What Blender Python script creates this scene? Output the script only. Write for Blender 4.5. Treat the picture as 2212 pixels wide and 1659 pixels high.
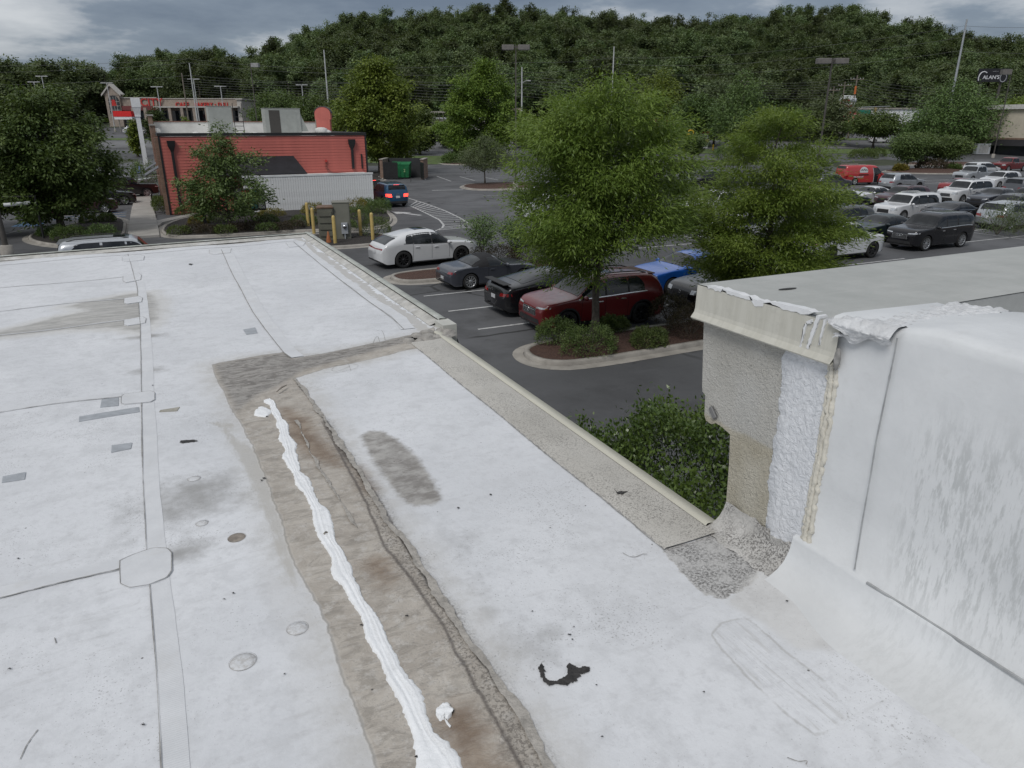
import bpy, bmesh, math, random
import numpy as np
from mathutils import Vector, Matrix, Euler
for o in list(bpy.data.objects): bpy.data.objects.remove(o)
SC = bpy.context.scene
COL = SC.collection
R = math.radians
# ---------------- camera ----------------
CAM_H = 6.1; F = 1534.0; CX = 1106.0; CY = 829.5; PITCH = R(20.0); AZ = R(26.0)
cd = bpy.data.cameras.new('camera'); cam = bpy.data.objects.new('camera', cd); COL.objects.link(cam)
cam.location = (0, 0, CAM_H); cam.rotation_euler = (R(70.0), 0, -AZ)
cd.sensor_fit = 'HORIZONTAL'; cd.angle = 2*math.atan(1106.0/F); cd.clip_start = 0.05; cd.clip_end = 4000
SC.camera = cam
# ---------------- sky ----------------
SKY_ROT = -0.48
SUN_EL, SUN_AZ = R(52), R(232)       # azimuth clockwise from +Y
w = bpy.data.worlds.new('World'); SC.world = w; w.use_nodes = True
nt = w.node_tree; nt.nodes.clear()
def _wn(t, **k):
    n = nt.nodes.new(t)
    for a, b in k.items(): setattr(n, a, b)
    return n
L_ = nt.links.new
out = _wn('ShaderNodeOutputWorld'); bg = _wn('ShaderNodeBackground'); bg.inputs[1].default_value = 0.1
sky = _wn('ShaderNodeTexSky', sky_type='NISHITA', sun_disc=False, sun_elevation=SUN_EL, sun_rotation=SUN_AZ)
tc = _wn('ShaderNodeTexCoord'); sep = _wn('ShaderNodeSeparateXYZ'); L_(tc.outputs['Generated'], sep.inputs[0])
def wm(op, a, b=0.0, c=0.0):
    n = _wn('ShaderNodeMath', operation=op)
    for i, v in enumerate((a, b, c)):
        if hasattr(v, 'links'): L_(v, n.inputs[i])
        else: n.inputs[i].default_value = v
    return n.outputs[0]
zz = wm('MAXIMUM', sep.outputs[2], 0.0); dz = wm('ADD', zz, 0.17)
cmb = _wn('ShaderNodeCombineXYZ'); L_(wm('DIVIDE', sep.outputs[0], dz), cmb.inputs[0]); L_(wm('DIVIDE', sep.outputs[1], dz), cmb.inputs[1])
cmb.inputs[2].default_value = 3.7
def wnoise(scale, detail, rough, off=0.0):
    mp = _wn('ShaderNodeMapping'); L_(cmb.outputs[0], mp.inputs[0]); mp.inputs['Location'].default_value = (off, off*1.7, 0); mp.inputs['Rotation'].default_value = (0, 0, SKY_ROT)
    n = _wn('ShaderNodeTexNoise'); n.inputs['Scale'].default_value = scale; n.inputs['Detail'].default_value = detail
    n.inputs['Roughness'].default_value = rough; L_(mp.outputs[0], n.inputs[0]); return n.outputs[0]
big = wnoise(0.42, 6, 0.55, 1.3); fine = wnoise(1.5, 9, 0.62, 5.0)
v = wm('ADD', wm('MULTIPLY', big, 0.72), wm('MULTIPLY', fine, 0.28))
rmp = _wn('ShaderNodeValToRGB'); L_(v, rmp.inputs[0])
er = rmp.color_ramp; er.elements[0].position = 0.37; er.elements[0].color = (1.05, 1.30, 1.75, 1)
er.elements[1].position = 0.64; er.elements[1].color = (5.9, 6.0, 6.1, 1)
e = er.elements.new(0.435); e.color = (1.6, 1.9, 2.35, 1)
e = er.elements.new(0.475); e.color = (3.3, 3.5, 3.8, 1)
e = er.elements.new(0.54); e.color = (4.6, 4.75, 4.95, 1)
mx = _wn('ShaderNodeMix', data_type='RGBA'); mx.inputs[0].default_value = 0.9
L_(sky.outputs[0], mx.inputs[6]); L_(rmp.outputs[0], mx.inputs[7]); L_(mx.outputs[2], bg.inputs[0]); L_(bg.outputs[0], out.inputs[0])
# ---------------- sun (overcast) ----------------
sl = bpy.data.lights.new('sun', 'SUN'); sl.energy = 1.5; sl.angle = R(22); sl.color = (1.0, 0.97, 0.93)
so = bpy.data.objects.new('sun', sl); COL.objects.link(so); so.location = (0, -20, 60)
sd = Vector((math.sin(SUN_AZ)*math.cos(SUN_EL), math.cos(SUN_AZ)*math.cos(SUN_EL), math.sin(SUN_EL)))
so.rotation_euler = (-sd).to_track_quat('-Z', 'Y').to_euler()
SC.view_settings.view_transform = 'Standard'; SC.view_settings.look = 'None'
SC.view_settings.exposure = 0.32; SC.view_settings.gamma = 1.0
SC.render.engine = 'CYCLES'; SC.render.resolution_x = 1024; SC.render.resolution_y = 768
# ---------------- photo pixel -> place (pixels on a 2212 wide print) ----------------
_fw = np.array([math.sin(AZ)*math.cos(PITCH), math.cos(AZ)*math.cos(PITCH), -math.sin(PITCH)])
_rt = np.array([math.cos(AZ), -math.sin(AZ), 0.0]); _up = np.cross(_rt, _fw)
def ray(x, y): return _fw*F + _rt*(x-CX) - _up*(y-CY)
def G(x, y, z=0.0):
    r = ray(x, y); p = r*((z-CAM_H)/r[2]); p[2] = z; return p
def YP(x, y, y0): r = ray(x, y); p = r*(y0/r[1]); p[2] += CAM_H; return p
def XP(x, y, x0): r = ray(x, y); p = r*(x0/r[0]); p[2] += CAM_H; return p
def DP(x, y, d): r = ray(x, y); p = r*(d/F); p[2] += CAM_H; return p
def terrain(x, y):
    """ground height: level lots, then a slow rise to the foot of the wooded hill"""
    x = np.asarray(x, float); y = np.asarray(y, float)
    d = x*math.sin(AZ) + y*math.cos(AZ); a = np.arctan2(x*math.cos(AZ)-y*math.sin(AZ), np.maximum(d, 1.0))
    z = np.clip(d-125, 0, 135)*0.047
    sk = np.interp(a, SKA, SKT)                       # tangent of the skyline's elevation
    ridge = CAM_H + sk*430 - 25.5
    t = np.clip((d-250)/180, 0, 1); t = t*t*(3-2*t)*0.55 + t*0.45
    return z*(1-t) + np.maximum(ridge, z)*t - np.clip(d-450, 0, 900)*0.04
_SK = [(-400,150),(0,134),(110,132),(200,146),(290,118),(400,94),(480,100),(560,102),(640,72),(700,54),(780,30),(900,22),(1000,16),(1090,8),(1160,18),(1250,28),(1350,30),(1450,38),(1560,32),(1640,25),(1740,18),(1820,22),(1900,40),(1980,52),(2060,66),(2140,74),(2300,80),(2600,95)]
SKA = np.array([math.atan((px-CX)/1633.0) for px, _ in _SK]); SKT = np.array([(271-py)/1633.0 for _, py in _SK])
# ---------------- helpers ----------------
def link(o): COL.objects.link(o); return o
def tag(o, label=None, cat=None, group=None, kind=None):
    if label: o['label'] = label
    if cat: o['category'] = cat
    if group: o['group'] = group
    if kind: o['kind'] = kind
    return o
def thing(name, label, cat, loc=(0, 0, 0), rz=0.0, group=None):
    o = link(bpy.data.objects.new(name, None)); o.empty_display_size = .3
    o.location = tuple(float(c) for c in loc); o.rotation_euler = (0, 0, rz); return tag(o, label, cat, group)
def struct(name, me, parent=None):
    o = obj(name, me, parent); 
    if parent is None: o['kind'] = 'structure'
    return o
def obj(name, me, parent=None, mat=None, loc=None, rot=None):
    o = link(bpy.data.objects.new(name, me)); o.parent = parent
    if loc is not None: o.location = tuple(float(c) for c in loc)
    if rot is not None: o.rotation_euler = rot
    if mat: 
        if not me.materials: me.materials.append(mat)
    return o
def npmesh(name, V, Q, mats=None, mi=None, smooth=False):
    """V (n,3) array, Q (m,k) array of equal-sized faces"""
    V = np.asarray(V, np.float32); Q = np.asarray(Q, np.int32); k = Q.shape[1]
    me = bpy.data.meshes.new(name); me.vertices.add(len(V)); me.vertices.foreach_set('co', V.ravel())
    me.loops.add(Q.size); me.loops.foreach_set('vertex_index', Q.ravel())
    me.polygons.add(len(Q)); me.polygons.foreach_set('loop_start', np.arange(0, Q.size, k, dtype=np.int32))
    if mi is not None: me.polygons.foreach_set('material_index', np.asarray(mi, np.int32))
    if smooth: me.polygons.foreach_set('use_smooth', np.ones(len(Q), bool))
    me.update(calc_edges=True)
    for m in (mats or []): me.materials.append(m)
    return me
class MB:
    """collects simple shapes into one mesh"""
    def __init__(s): s.v = []; s.f = []; s.m = []; s.sm = []; s.mi = 0
    def add(s, V, Fc, sm=False):
        b = len(s.v); s.v += [tuple(float(c) for c in p) for p in V]
        s.f += [tuple(i+b for i in f) for f in Fc]; s.m += [s.mi]*len(Fc); s.sm += [sm]*len(Fc); return s
    def box(s, x0, x1, y0, y1, z0, z1, M=None):
        V = [(x, y, z) for z in (z0, z1) for y in (y0, y1) for x in (x0, x1)]
        if M: V = [M @ Vector(p) for p in V]
        return s.add(V, [(0,2,3,1),(4,5,7,6),(0,1,5,4),(2,6,7,3),(0,4,6,2),(1,3,7,5)])
    def bevbox(s, x0, x1, y0, y1, z0, z1, b=.02, M=None):
        """box with chamfered vertical edges and top edges"""
        def ring(i, z): return [(x0+i+b,y0+i,z),(x1-i-b,y0+i,z),(x1-i,y0+i+b,z),(x1-i,y1-i-b,z),(x1-i-b,y1-i,z),(x0+i+b,y1-i,z),(x0+i,y1-i-b,z),(x0+i,y0+i+b,z)]
        V = ring(0, z0)+ring(0, z1-b)+ring(b, z1)
        if M: V = [M @ Vector(p) for p in V]
        Fc = [tuple(reversed(range(8)))]
        for a in (0, 8): Fc += [(a+i, a+(i+1) % 8, a+8+(i+1) % 8, a+8+i) for i in range(8)]
        return s.add(V, Fc+[tuple(range(16, 24))])
    def tube(s, pts, r, n=8, caps=True, sm=True):
        pts = [Vector([float(c) for c in p]) for p in pts]; rr = r if hasattr(r, '__len__') else [r]*len(pts)
        V = []; Fc = []; pu = None
        for i, p in enumerate(pts):
            t = (pts[min(i+1, len(pts)-1)]-pts[max(i-1, 0)]).normalized()
            if pu is None: pu = t.orthogonal().normalized()
            u = (pu-t*pu.dot(t)); u = u.normalized() if u.length > 1e-6 else t.orthogonal().normalized(); pu = u; v_ = t.cross(u)
            V += [p+(u*math.cos(2*math.pi*k/n)+v_*math.sin(2*math.pi*k/n))*rr[i] for k in range(n)]
        for i in range(len(pts)-1): Fc += [(i*n+k, i*n+(k+1) % n, (i+1)*n+(k+1) % n, (i+1)*n+k) for k in range(n)]
        s.add(V, Fc, sm)
        if caps: s.add(V[:n], [tuple(reversed(range(n)))]); s.add(V[-n:], [tuple(range(n))])
        return s
    def lathe(s, prof, n=24, M=None, sm=True, axis='z'):
        V = []
        for k in range(n):
            a = 2*math.pi*k/n
            for r_, h in prof:
                p = Vector((r_*math.cos(a), r_*math.sin(a), h))
                if axis == 'y': p = Vector((p.x, p.z, p.y))
                V.append(M @ p if M else p)
        m_ = len(prof); Fc = [(k*m_+i, ((k+1) % n)*m_+i, ((k+1) % n)*m_+i+1, k*m_+i+1) for k in range(n) for i in range(m_-1)]
        return s.add(V, Fc, sm)
    def prism(s, poly, z0, z1, M=None):
        """poly: list of (x,y) extruded in z"""
        n = len(poly); V = [(x, y, z0) for x, y in poly]+[(x, y, z1) for x, y in poly]
        if M: V = [M @ Vector(p) for p in V]
        return s.add(V, [tuple(reversed(range(n))), tuple(range(n, 2*n))]+[(i, (i+1) % n, n+(i+1) % n, n+i) for i in range(n)])
    def poly(s, pts): return s.add(pts, [tuple(range(len(pts)))])
    def mesh(s, name, *mats):
        me = bpy.data.meshes.new(name); me.from_pydata(s.v, [], s.f)
        for m in mats: me.materials.append(m)
        me.polygons.foreach_set('material_index', s.m); me.polygons.foreach_set('use_smooth', s.sm); me.update(); return me
def box_obj(name, x0, x1, y0, y1, z0, z1, mat, parent=None, bev=0):
    m = MB(); m.bevbox(x0, x1, y0, y1, z0, z1, bev) if bev else m.box(x0, x1, y0, y1, z0, z1); return obj(name, m.mesh(name, mat), parent)
def copy_tree(o, parent=None):
    c = link(o.copy()); c.parent = parent
    for ch in list(o.children): copy_tree(ch, c)
    return c
def text_mesh(s, size, mat, depth=.01, bold=0.0):
    cu = bpy.data.curves.new('lettering', 'FONT'); cu.body = s; cu.size = size; cu.extrude = depth; cu.align_x = 'CENTER'; cu.align_y = 'CENTER'; cu.offset = bold
    cu.resolution_u = 3
    o = bpy.data.objects.new('lettering', cu); COL.objects.link(o)
    me = bpy.data.meshes.new_from_object(o.evaluated_get(bpy.context.evaluated_depsgraph_get())); bpy.data.objects.remove(o)
    me.materials.clear(); me.materials.append(mat); return me
rng = np.random.default_rng(7); random.seed(7)
# ---------------- materials ----------------
class NT:
    def __init__(s, name):
        s.mat = bpy.data.materials.new(name); s.mat.use_nodes = True; s.t = s.mat.node_tree
        s.b = s.t.nodes['Principled BSDF']; s.out = s.t.nodes['Material Output']
    def n(s, t, **k):
        n = s.t.nodes.new(t)
        for a, b in k.items(): setattr(n, a, b)
        return n
    def set(s, sock, v):
        if hasattr(v, 'links') : s.t.links.new(v, sock)
        elif isinstance(v, (tuple, list)) and len(v) == 3 and sock.type == 'RGBA': sock.default_value = (*v, 1)
        else: sock.default_value = v
    def m(s, op, a, b=0.0, c=0.0, clamp=False):
        n = s.n('ShaderNodeMath', operation=op, use_clamp=clamp)
        for i, v in enumerate((a, b, c)): s.set(n.inputs[i], v)
        return n.outputs[0]
    def co(s, kind='Object', scale=None, loc=None, rot=None):
        v = s.n('ShaderNodeTexCoord').outputs[kind] if kind != 'Position' else s.n('ShaderNodeNewGeometry').outputs['Position']
        if scale or loc or rot:
            mp = s.n('ShaderNodeMapping'); s.set(mp.inputs[0], v)
            if scale: mp.inputs['Scale'].default_value = scale
            if loc: mp.inputs['Location'].default_value = loc
            if rot: mp.inputs['Rotation'].default_value = rot
            v = mp.outputs[0]
        return v
    def noise(s, scale, detail=4, rough=.55, vec=None, dist=0.0, col=False):
        n = s.n('ShaderNodeTexNoise'); n.inputs['Scale'].default_value = scale; n.inputs['Detail'].default_value = detail
        n.inputs['Roughness'].default_value = rough; n.inputs['Distortion'].default_value = dist
        if vec is not None: s.set(n.inputs['Vector'], vec)
        return n.outputs[1 if col else 0]
    def voro(s, scale, vec=None, feature='F1', rand=1.0, out=0):
        n = s.n('ShaderNodeTexVoronoi', feature=feature); n.inputs['Scale'].default_value = scale; n.inputs['Randomness'].default_value = rand
        if vec is not None: s.set(n.inputs['Vector'], vec)
        return n.outputs[out]
    def mr(s, v, a, b, c=0.0, d=1.0, smooth=True):
        n = s.n('ShaderNodeMapRange', interpolation_type='SMOOTHSTEP' if smooth else 'LINEAR', clamp=True)
        for i, q in enumerate((v, a, b, c, d)): s.set(n.inputs[i], q)
        return n.outputs[0]
    def mix(s, f, a, b, mode='MIX'):
        n = s.n('ShaderNodeMix', data_type='RGBA', blend_type=mode)
        s.set(n.inputs[0], f); s.set(n.inputs[6], a); s.set(n.inputs[7], b); return n.outputs[2]
    def attr(s, name): return s.n('ShaderNodeAttribute', attribute_name=name).outputs[2]
    def rnd(s): return s.n('ShaderNodeObjectInfo').outputs['Random']
    def done(s, col, rough=.6, metal=0.0, bump=None, bstr=.3, bdist=.02, spec=None, coat=None):
        s.set(s.b.inputs['Base Color'], col); s.set(s.b.inputs['Roughness'], rough); s.set(s.b.inputs['Metallic'], metal)
        if spec is not None: s.set(s.b.inputs['Specular IOR Level'], spec)
        if coat is not None: s.b.inputs['Coat Weight'].default_value = coat; s.b.inputs['Coat Roughness'].default_value = .04
        if bump is not None:
            n = s.n('ShaderNodeBump'); n.inputs['Strength'].default_value = bstr; n.inputs['Distance'].default_value = bdist
            s.set(n.inputs['Height'], bump); s.set(s.b.inputs['Normal'], n.outputs[0])
        return s.mat
MATS = {}
def mat(name, col, rough=.6, metal=0.0, var=.15, scale=3.0, bump=0.0, bscale=40.0, spec=None, coat=None, detail=5, dirt=0.0, dirtcol=(.12, .11, .10)):
    """plain procedural material: colour varied by noise, fine relief, optional grime"""
    if name in MATS: return MATS[name]
    s = NT(name); v = s.co('Object'); f = s.noise(scale, detail, .6, v)
    a = tuple(c*(1-var) for c in col); b = tuple(min(1, c*(1+var)) for c in col)
    c = s.mix(s.mr(f, .3, .7), a, b)
    if dirt: c = s.mix(s.m('MULTIPLY', s.mr(s.noise(scale*.7, 7, .7, v), .5, .75), dirt), c, dirtcol)
    bp = s.noise(bscale, 4, .6, v) if bump else None
    MATS[name] = s.done(c, rough, metal, bp, bump, .02, spec, coat); return MATS[name]
def emis(name, col, e=1.0, base=None):
    if name in MATS: return MATS[name]
    s = NT(name); s.b.inputs['Emission Color'].default_value = (*col, 1); s.b.inputs['Emission Strength'].default_value = e
    MATS[name] = s.done(base or col, .3); return MATS[name]
# =============== the roof we stand on ===============
RZ = 4.5
def rp(x, y): return G(x, y, RZ)[:2]
def rpoly(*pts): return np.array([rp(*p) for p in pts])
def seg_d(P, A, B):
    d = B-A; t = np.clip(((P-A)@d)/max(d@d, 1e-9), 0, 1); return np.linalg.norm(P-(A+t[:, None]*d), axis=1), t
def sdf_poly(P, poly):
    d = np.full(len(P), 1e9); ins = np.zeros(len(P), bool); n = len(poly)
    for i in range(n):
        A, B = poly[i], poly[(i+1) % n]; d = np.minimum(d, seg_d(P, A, B)[0])
        c = ((A[1] > P[:, 1]) != (B[1] > P[:, 1])); xx = (B[0]-A[0])*(P[:, 1]-A[1])/((B[1]-A[1]) if abs(B[1]-A[1]) > 1e-9 else 1e-9)+A[0]
        ins ^= c & (P[:, 0] < xx)
    return np.where(ins, d, -d)
def sdf_line(P, pts, r):
    d = np.full(len(P), -1e9); rr = r if hasattr(r, '__len__') else [r]*len(pts)
    for i in range(len(pts)-1):
        q, t = seg_d(P, pts[i], pts[i+1]); d = np.maximum(d, rr[i]*(1-t)+rr[i+1]*t-q)
    return d
MASTIC = rpoly((458,785),(540,770),(622,757),(634,772),(720,757),(820,738),(905,720),(938,706),(945,722),(902,752),(870,757),(800,775),(700,796),(636,815),(662,850),(715,925),(775,1020),(832,1120),(895,1210),(955,1310),(1045,1440),(1135,1560),(1190,1670),(1260,1800),(880,1800),(810,1659),(765,1540),(725,1410),(692,1315),(642,1235),(612,1150),(582,1050),(545,960),(510,898),(497,870),(472,822))
BLOCK = rpoly((458,785),(622,757),(634,772),(800,741),(905,720),(930,712),(935,722),(880,740),(760,770),(660,798),(620,822),(590,838),(560,850),(500,894),(497,870),(472,822))
RIDGE = rpoly((700,905),(760,1010),(800,1075),(850,1180),(905,1255),(960,1330),(1000,1405),(1050,1480),(1100,1560),(1160,1670),(1230,1790))
RIDGEW = [.012,.02,.03,.035,.03,.03,.025,.035,.035,.035,.035]
OVAL = rpoly((778,940),(795,929),(825,930),(858,948),(900,985),(928,1025),(948,1060),(956,1080),(944,1091),(900,1096),(872,1085),(845,1050),(812,1005))
POND = rpoly((-60,726),(30,705),(100,688),(180,672),(130,664),(180,652),(280,632),(330,630),(352,652),(345,690),(320,712),(300,722),(250,712),(130,715),(0,730),(-60,738))
LSMEAR = rpoly((455,910),(500,912),(498,930),(520,958),(560,975),(575,1000),(585,1050),(602,1100),(622,1180),(636,1240),(634,1275),(622,1262),(610,1210),(590,1150),(560,1075),(525,1000),(500,960),(480,922))
MOLD = rpoly((1435,1190),(1500,1165),(1560,1150),(1590,1185),(1640,1225),(1625,1262),(1570,1298),(1525,1285),(1490,1255),(1462,1222))
TROWEL = rpoly((1535,1372),(1560,1345),(1612,1332),(1700,1410),(1780,1470),(1830,1530),(1835,1560),(1790,1580),(1762,1590),(1700,1545),(1620,1470),(1550,1392))
DRAPE = rpoly((1560,1300),(1640,1225),(1720,1230),(1850,1240),(1862,1320),(1840,1385),(1795,1412),(1720,1400),(1650,1350))
BROWN = [(rpoly((612,880),(640,905),(655,945),(690,975),(735,1005)), [.03,.07,.08,.07,.02]), (rpoly((770,1010),(800,1060)), [.02,.035]), (rpoly((815,1225),(835,1265)), [.05,.03]), (rpoly((985,1560),(1015,1590)), [.06,.05]), (rpoly((1010,1610),(1060,1700)), [.05,.06])]
BLOT = [((420,1075),.34,.30,.85),((400,1090),.55,.5,.35),((320,797),.20,.11,.7),((505,1100),.2,.12,.5),((395,1195),.18,.13,.75),((545,1180),.25,.15,.3),((300,1130),.22,.3,.35),((300,645),.26,.2,.5),((318,727),.25,.1,.9),((880,1290),.3,.4,.25),((1110,1400),.35,.2,.45),((1180,1440),.3,.2,.3),((560,1500),.5,.4,.12),((1500,1440),.4,.3,.12),((1650,1540),.5,.3,.12),((1850,1500),.5,.25,.15),((540,820),.3,.2,.2),((1000,1180),.14,.3,.35),((1040,1290),.15,.3,.4),((700,840),.2,.1,.3)]
DISC = [((512,1165),.036),((525,1431),.042),((643,1361),.036),((420,1037),.03),((437,1133),.026)]
def roof_attrs(me, P):
    A = {}
    A['mastic'] = np.clip(sdf_poly(P, MASTIC), -.5, .5); A['block'] = np.clip(sdf_poly(P, BLOCK), -.3, .3)
    A['ridge'] = np.clip(sdf_line(P, RIDGE, RIDGEW), -.5, .5)
    A['oval'] = np.clip(sdf_poly(P, OVAL), -.5, .5); A['pond'] = np.clip(sdf_poly(P, POND), -.6, .6)
    A['smear'] = np.clip(sdf_poly(P, LSMEAR), -.3, .3); A['mold'] = np.clip(sdf_poly(P, MOLD), -.4, .4)
    A['trowel'] = np.clip(sdf_poly(P, TROWEL), -.4, .4); A['drape'] = np.clip(sdf_poly(P, DRAPE), -.4, .4)
    b = np.full(len(P), -1.0)
    for l, r_ in BROWN: b = np.maximum(b, sdf_line(P, l, r_))
    A['brown'] = np.clip(b, -.3, .3)
    t = np.zeros(len(P))
    for (c, rx, ry, s) in BLOT:
        q = P-rp(*c); t = np.maximum(t, s*np.exp(-((q[:, 0]/rx)**2+(q[:, 1]/ry)**2)*1.6))
    A['blot'] = t
    A['edge'] = np.clip(np.minimum(yedge(P[:, 0])-P[:, 1], np.where(P[:, 1] > 5.4, 2.0-P[:, 0], 1.0)), 0, 1)
    for k, v in A.items():
        a = me.attributes.new(k, 'FLOAT', 'POINT'); a.data.foreach_set('value', v.astype(np.float32))
def yedge(x): return 10.98+(x+1.9)*.103
def roof_material():
    s = NT('roof_membrane'); p = s.co('Position'); at = s.attr
    nA = s.noise(1.3, 5, .6, p); nB = s.noise(9, 4, .65, p); nC = s.noise(55, 4, .6, p); nD = s.noise(300, 2, .5, p); nE = s.noise(24, 4, .7, p)
    j = lambda n, k: s.m('MULTIPLY', s.m('SUBTRACT', n, .5), k)
    # clean membrane
    c = s.mix(s.mr(nA, .3, .7), (.59, .603, .625), (.665, .678, .70))
    c = s.mix(s.m('MULTIPLY', s.mr(nB, .42, .70), .5), c, (.50, .51, .525))
    c = s.mix(s.m('MULTIPLY', s.mr(nE, .50, .68), .35), c, (.47, .475, .49))
    # scuffs and streaks along the fall of the roof
    st = s.noise(3, 4, .7, s.co('Position', scale=(1.2, 7, 1), rot=(0, 0, .18)))
    c = s.mix(s.m('MULTIPLY', s.mr(st, .56, .75), .3), c, (.43, .43, .43))
    # coating peeled back at the roof edge
    e = at('edge'); en = s.m('ADD', e, j(s.noise(7, 4, .7, p), .35))
    c = s.mix(s.m('MULTIPLY', s.mr(en, .24, .20), .9), c, (.46, .45, .43))
    c = s.mix(s.mr(s.m('ADD', e, j(s.noise(5, 4, .75, s.co('Position', loc=(3, 1, 0))), .30)), .105, .09), c, (.70, .72, .75))
    c = s.mix(s.m('MULTIPLY', s.mr(s.m('ADD', e, j(nB, .1)), .05, .03), .8), c, (.40, .395, .37))
    # blotchy dirt
    bl = s.m('ADD', at('blot'), s.m('MULTIPLY', j(nB, .9), s.mr(at('blot'), .02, .3)))
    c = s.mix(s.mr(bl, .12, 1.0, 0, .8), c, (.25, .245, .235))
    # ponding stain
    pd = s.m('ADD', at('pond'), j(nB, .12))
    c = s.mix(s.m('MULTIPLY', s.mr(pd, -.16, .02), .45), c, (.52, .50, .455))
    c = s.mix(s.m('MULTIPLY', s.mr(pd, -.01, .09), .72), c, s.mix(s.mr(s.noise(5, 4, .7, s.co('Position', scale=(1, 5, 1))), .35, .65), (.23, .225, .21), (.42, .41, .385)))
    # smeared old coating left of the joint
    sm = s.m('ADD', at('smear'), j(s.noise(14, 4, .7, s.co('Position', scale=(3, .7, 1))), .09))
    c = s.mix(s.m('MULTIPLY', s.mr(sm, -.02, .015), .72), c, (.40, .385, .355))
    # wide grey joint compound
    ma = s.m('ADD', at('mastic'), s.m('ADD', j(s.noise(3.2, 4, .6, p), .06), j(s.noise(22, 3, .6, p), .02)))
    wav = s.noise(7, 4, .72, s.co('Position', scale=(1.0, 2.2, 1), rot=(0, 0, .5)), dist=.8)
    mc = s.mix(s.mr(nB, .3, .7), (.345, .312, .272), (.445, .412, .366)); mc = s.mix(s.m('MULTIPLY', s.mr(wav, .47, .64), .55), mc, (.21, .19, .165))
    mc = s.mix(s.m('MULTIPLY', s.mr(nE, .50, .68), .55), mc, (.50, .48, .45))
    c = s.mix(s.m('MULTIPLY', s.m('MULTIPLY', s.mr(ma, -.20, .0), s.mr(nB, .3, .65, .45, 1.0)), .62), c, (.455, .44, .41))
    medge = s.mr(ma, -.010, .012)
    c = s.mix(medge, c, mc)
    c = s.mix(s.m('MULTIPLY', s.m('MULTIPLY', s.mr(ma, -.006, 0.0), s.mr(ma, .008, 0.0)), .55), c, (.20, .19, .17))
    # darker top of the joint compound
    bk = s.m('ADD', at('block'), j(nB, .06)); wv2 = s.noise(11, 4, .75, s.co('Position', scale=(1.0, 2.6, 1), rot=(0, 0, -.12)), dist=1.0)
    bc = s.mix(s.mr(wv2, .38, .62), (.145, .135, .125), (.33, .315, .295))
    c = s.mix(s.m('MULTIPLY', s.mr(bk, -.02, .05), .9), c, bc)
    # rust-brown seepage
    bw = s.m('ADD', at('brown'), j(s.noise(10, 4, .72, s.co('Position', scale=(1, 3, 1))), .11))
    c = s.mix(s.m('MULTIPLY', s.mr(bw, -.06, .06), .85), c, s.mix(s.mr(nB, .35, .7), (.155, .105, .068), (.27, .215, .165)))
    # specks of mildew along the ridge of the joint
    rg = s.m('ADD', at('ridge'), j(nE, .05)); spk = s.mr(s.noise(95, 4, .75, p), .50, .56)
    c = s.mix(s.m('MULTIPLY', s.mr(rg, -.05, .02), s.m('ADD', s.m('MULTIPLY', spk, .6), .12)), c, (.115, .102, .088))
    crk = s.m('MULTIPLY', s.mr(s.m('ABSOLUTE', s.m('ADD', at('ridge'), j(nB, .03))), .012, .0), .7)
    c = s.mix(s.m('MULTIPLY', crk, s.mr(at('mastic'), -.06, .0)), c, (.06, .05, .045))
    # long dark oval stain
    ov = s.m('ADD', at('oval'), j(nE, .06)); on = s.noise(6, 4, .7, s.co('Position', scale=(1.3, 2.0, 1), rot=(0, 0, -.25)))
    oc = s.mix(s.mr(on, .33, .68), (.165, .148, .13), (.38, .365, .34))
    c = s.mix(s.m('MULTIPLY', s.mr(ov, -.022, .022), .88), c, oc)
    fl = s.m('MULTIPLY', s.mr(s.noise(30, 5, .8, s.co('Position', scale=(1, 2.2, 1))), .62, .65), s.mr(at('oval'), .02, .10))
    c = s.mix(s.m('MULTIPLY', fl, s.mr(s.noise(3.2, 2, .5, p), .5, .56)), c, (.035, .03, .028))
    # mildew patch and drape of coating at the foot of the wall
    md = s.m('ADD', at('mold'), j(nB, .08)); msp = s.m('MULTIPLY', s.mr(s.noise(90, 5, .8, p), .46, .58), s.mr(s.noise(13, 4, .7, p), .36, .62, .15, 1.0))
    c = s.mix(s.m('MULTIPLY', s.mr(md, -.004, .006), .95), c, s.mix(msp, (.47, .465, .455), (.13, .125, .12)))
    dr = s.m('ADD', at('drape'), j(nB, .06))
    c = s.mix(s.m('MULTIPLY', s.mr(dr, -.02, .03), .6), c, s.mix(s.mr(nB, .35, .65), (.45, .44, .42), (.60, .595, .58)))
    tr = s.m('ADD', at('trowel'), j(nE, .02)); c = s.mix(s.m('MULTIPLY', s.m('MULTIPLY', s.mr(tr, -.008, 0.), s.mr(tr, .008, .001)), s.mr(nB, .35, .6, .0, .55)), c, (.36, .355, .34))
    grv = s.noise(50, 3, .6, s.co('Position', scale=(1, .08, 1), rot=(0, 0, .62)))
    c = s.mix(s.m('MULTIPLY', s.m('MULTIPLY', s.mr(tr, 0, .02), s.mr(grv, .52, .66)), .4), c, (.42, .415, .40))
    # pepper specks everywhere, denser in dull areas
    sz = s.mr(s.noise(1.7, 4, .7, p), .38, .68, .70, .58); vo = s.noise(135, 3, .6, p)
    c = s.mix(s.m('MULTIPLY', s.mr(vo, sz, s.m('ADD', sz, .04)), .5), c, (.20, .195, .19))
    vo2 = s.voro(11, p); c = s.mix(s.m('MULTIPLY', s.mr(vo2, .055, .03), s.m('MULTIPLY', s.mr(s.noise(4, 2, .5, p), .55, .6), .85)), c, (.06, .055, .05))
    c = s.mix(s.m('MULTIPLY', s.mr(nD, .5, .8), .16), c, (.40, .40, .40))
    # relief
    h = s.m('ADD', s.m('MULTIPLY', nB, .25), s.m('MULTIPLY', nC, .12))
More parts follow.
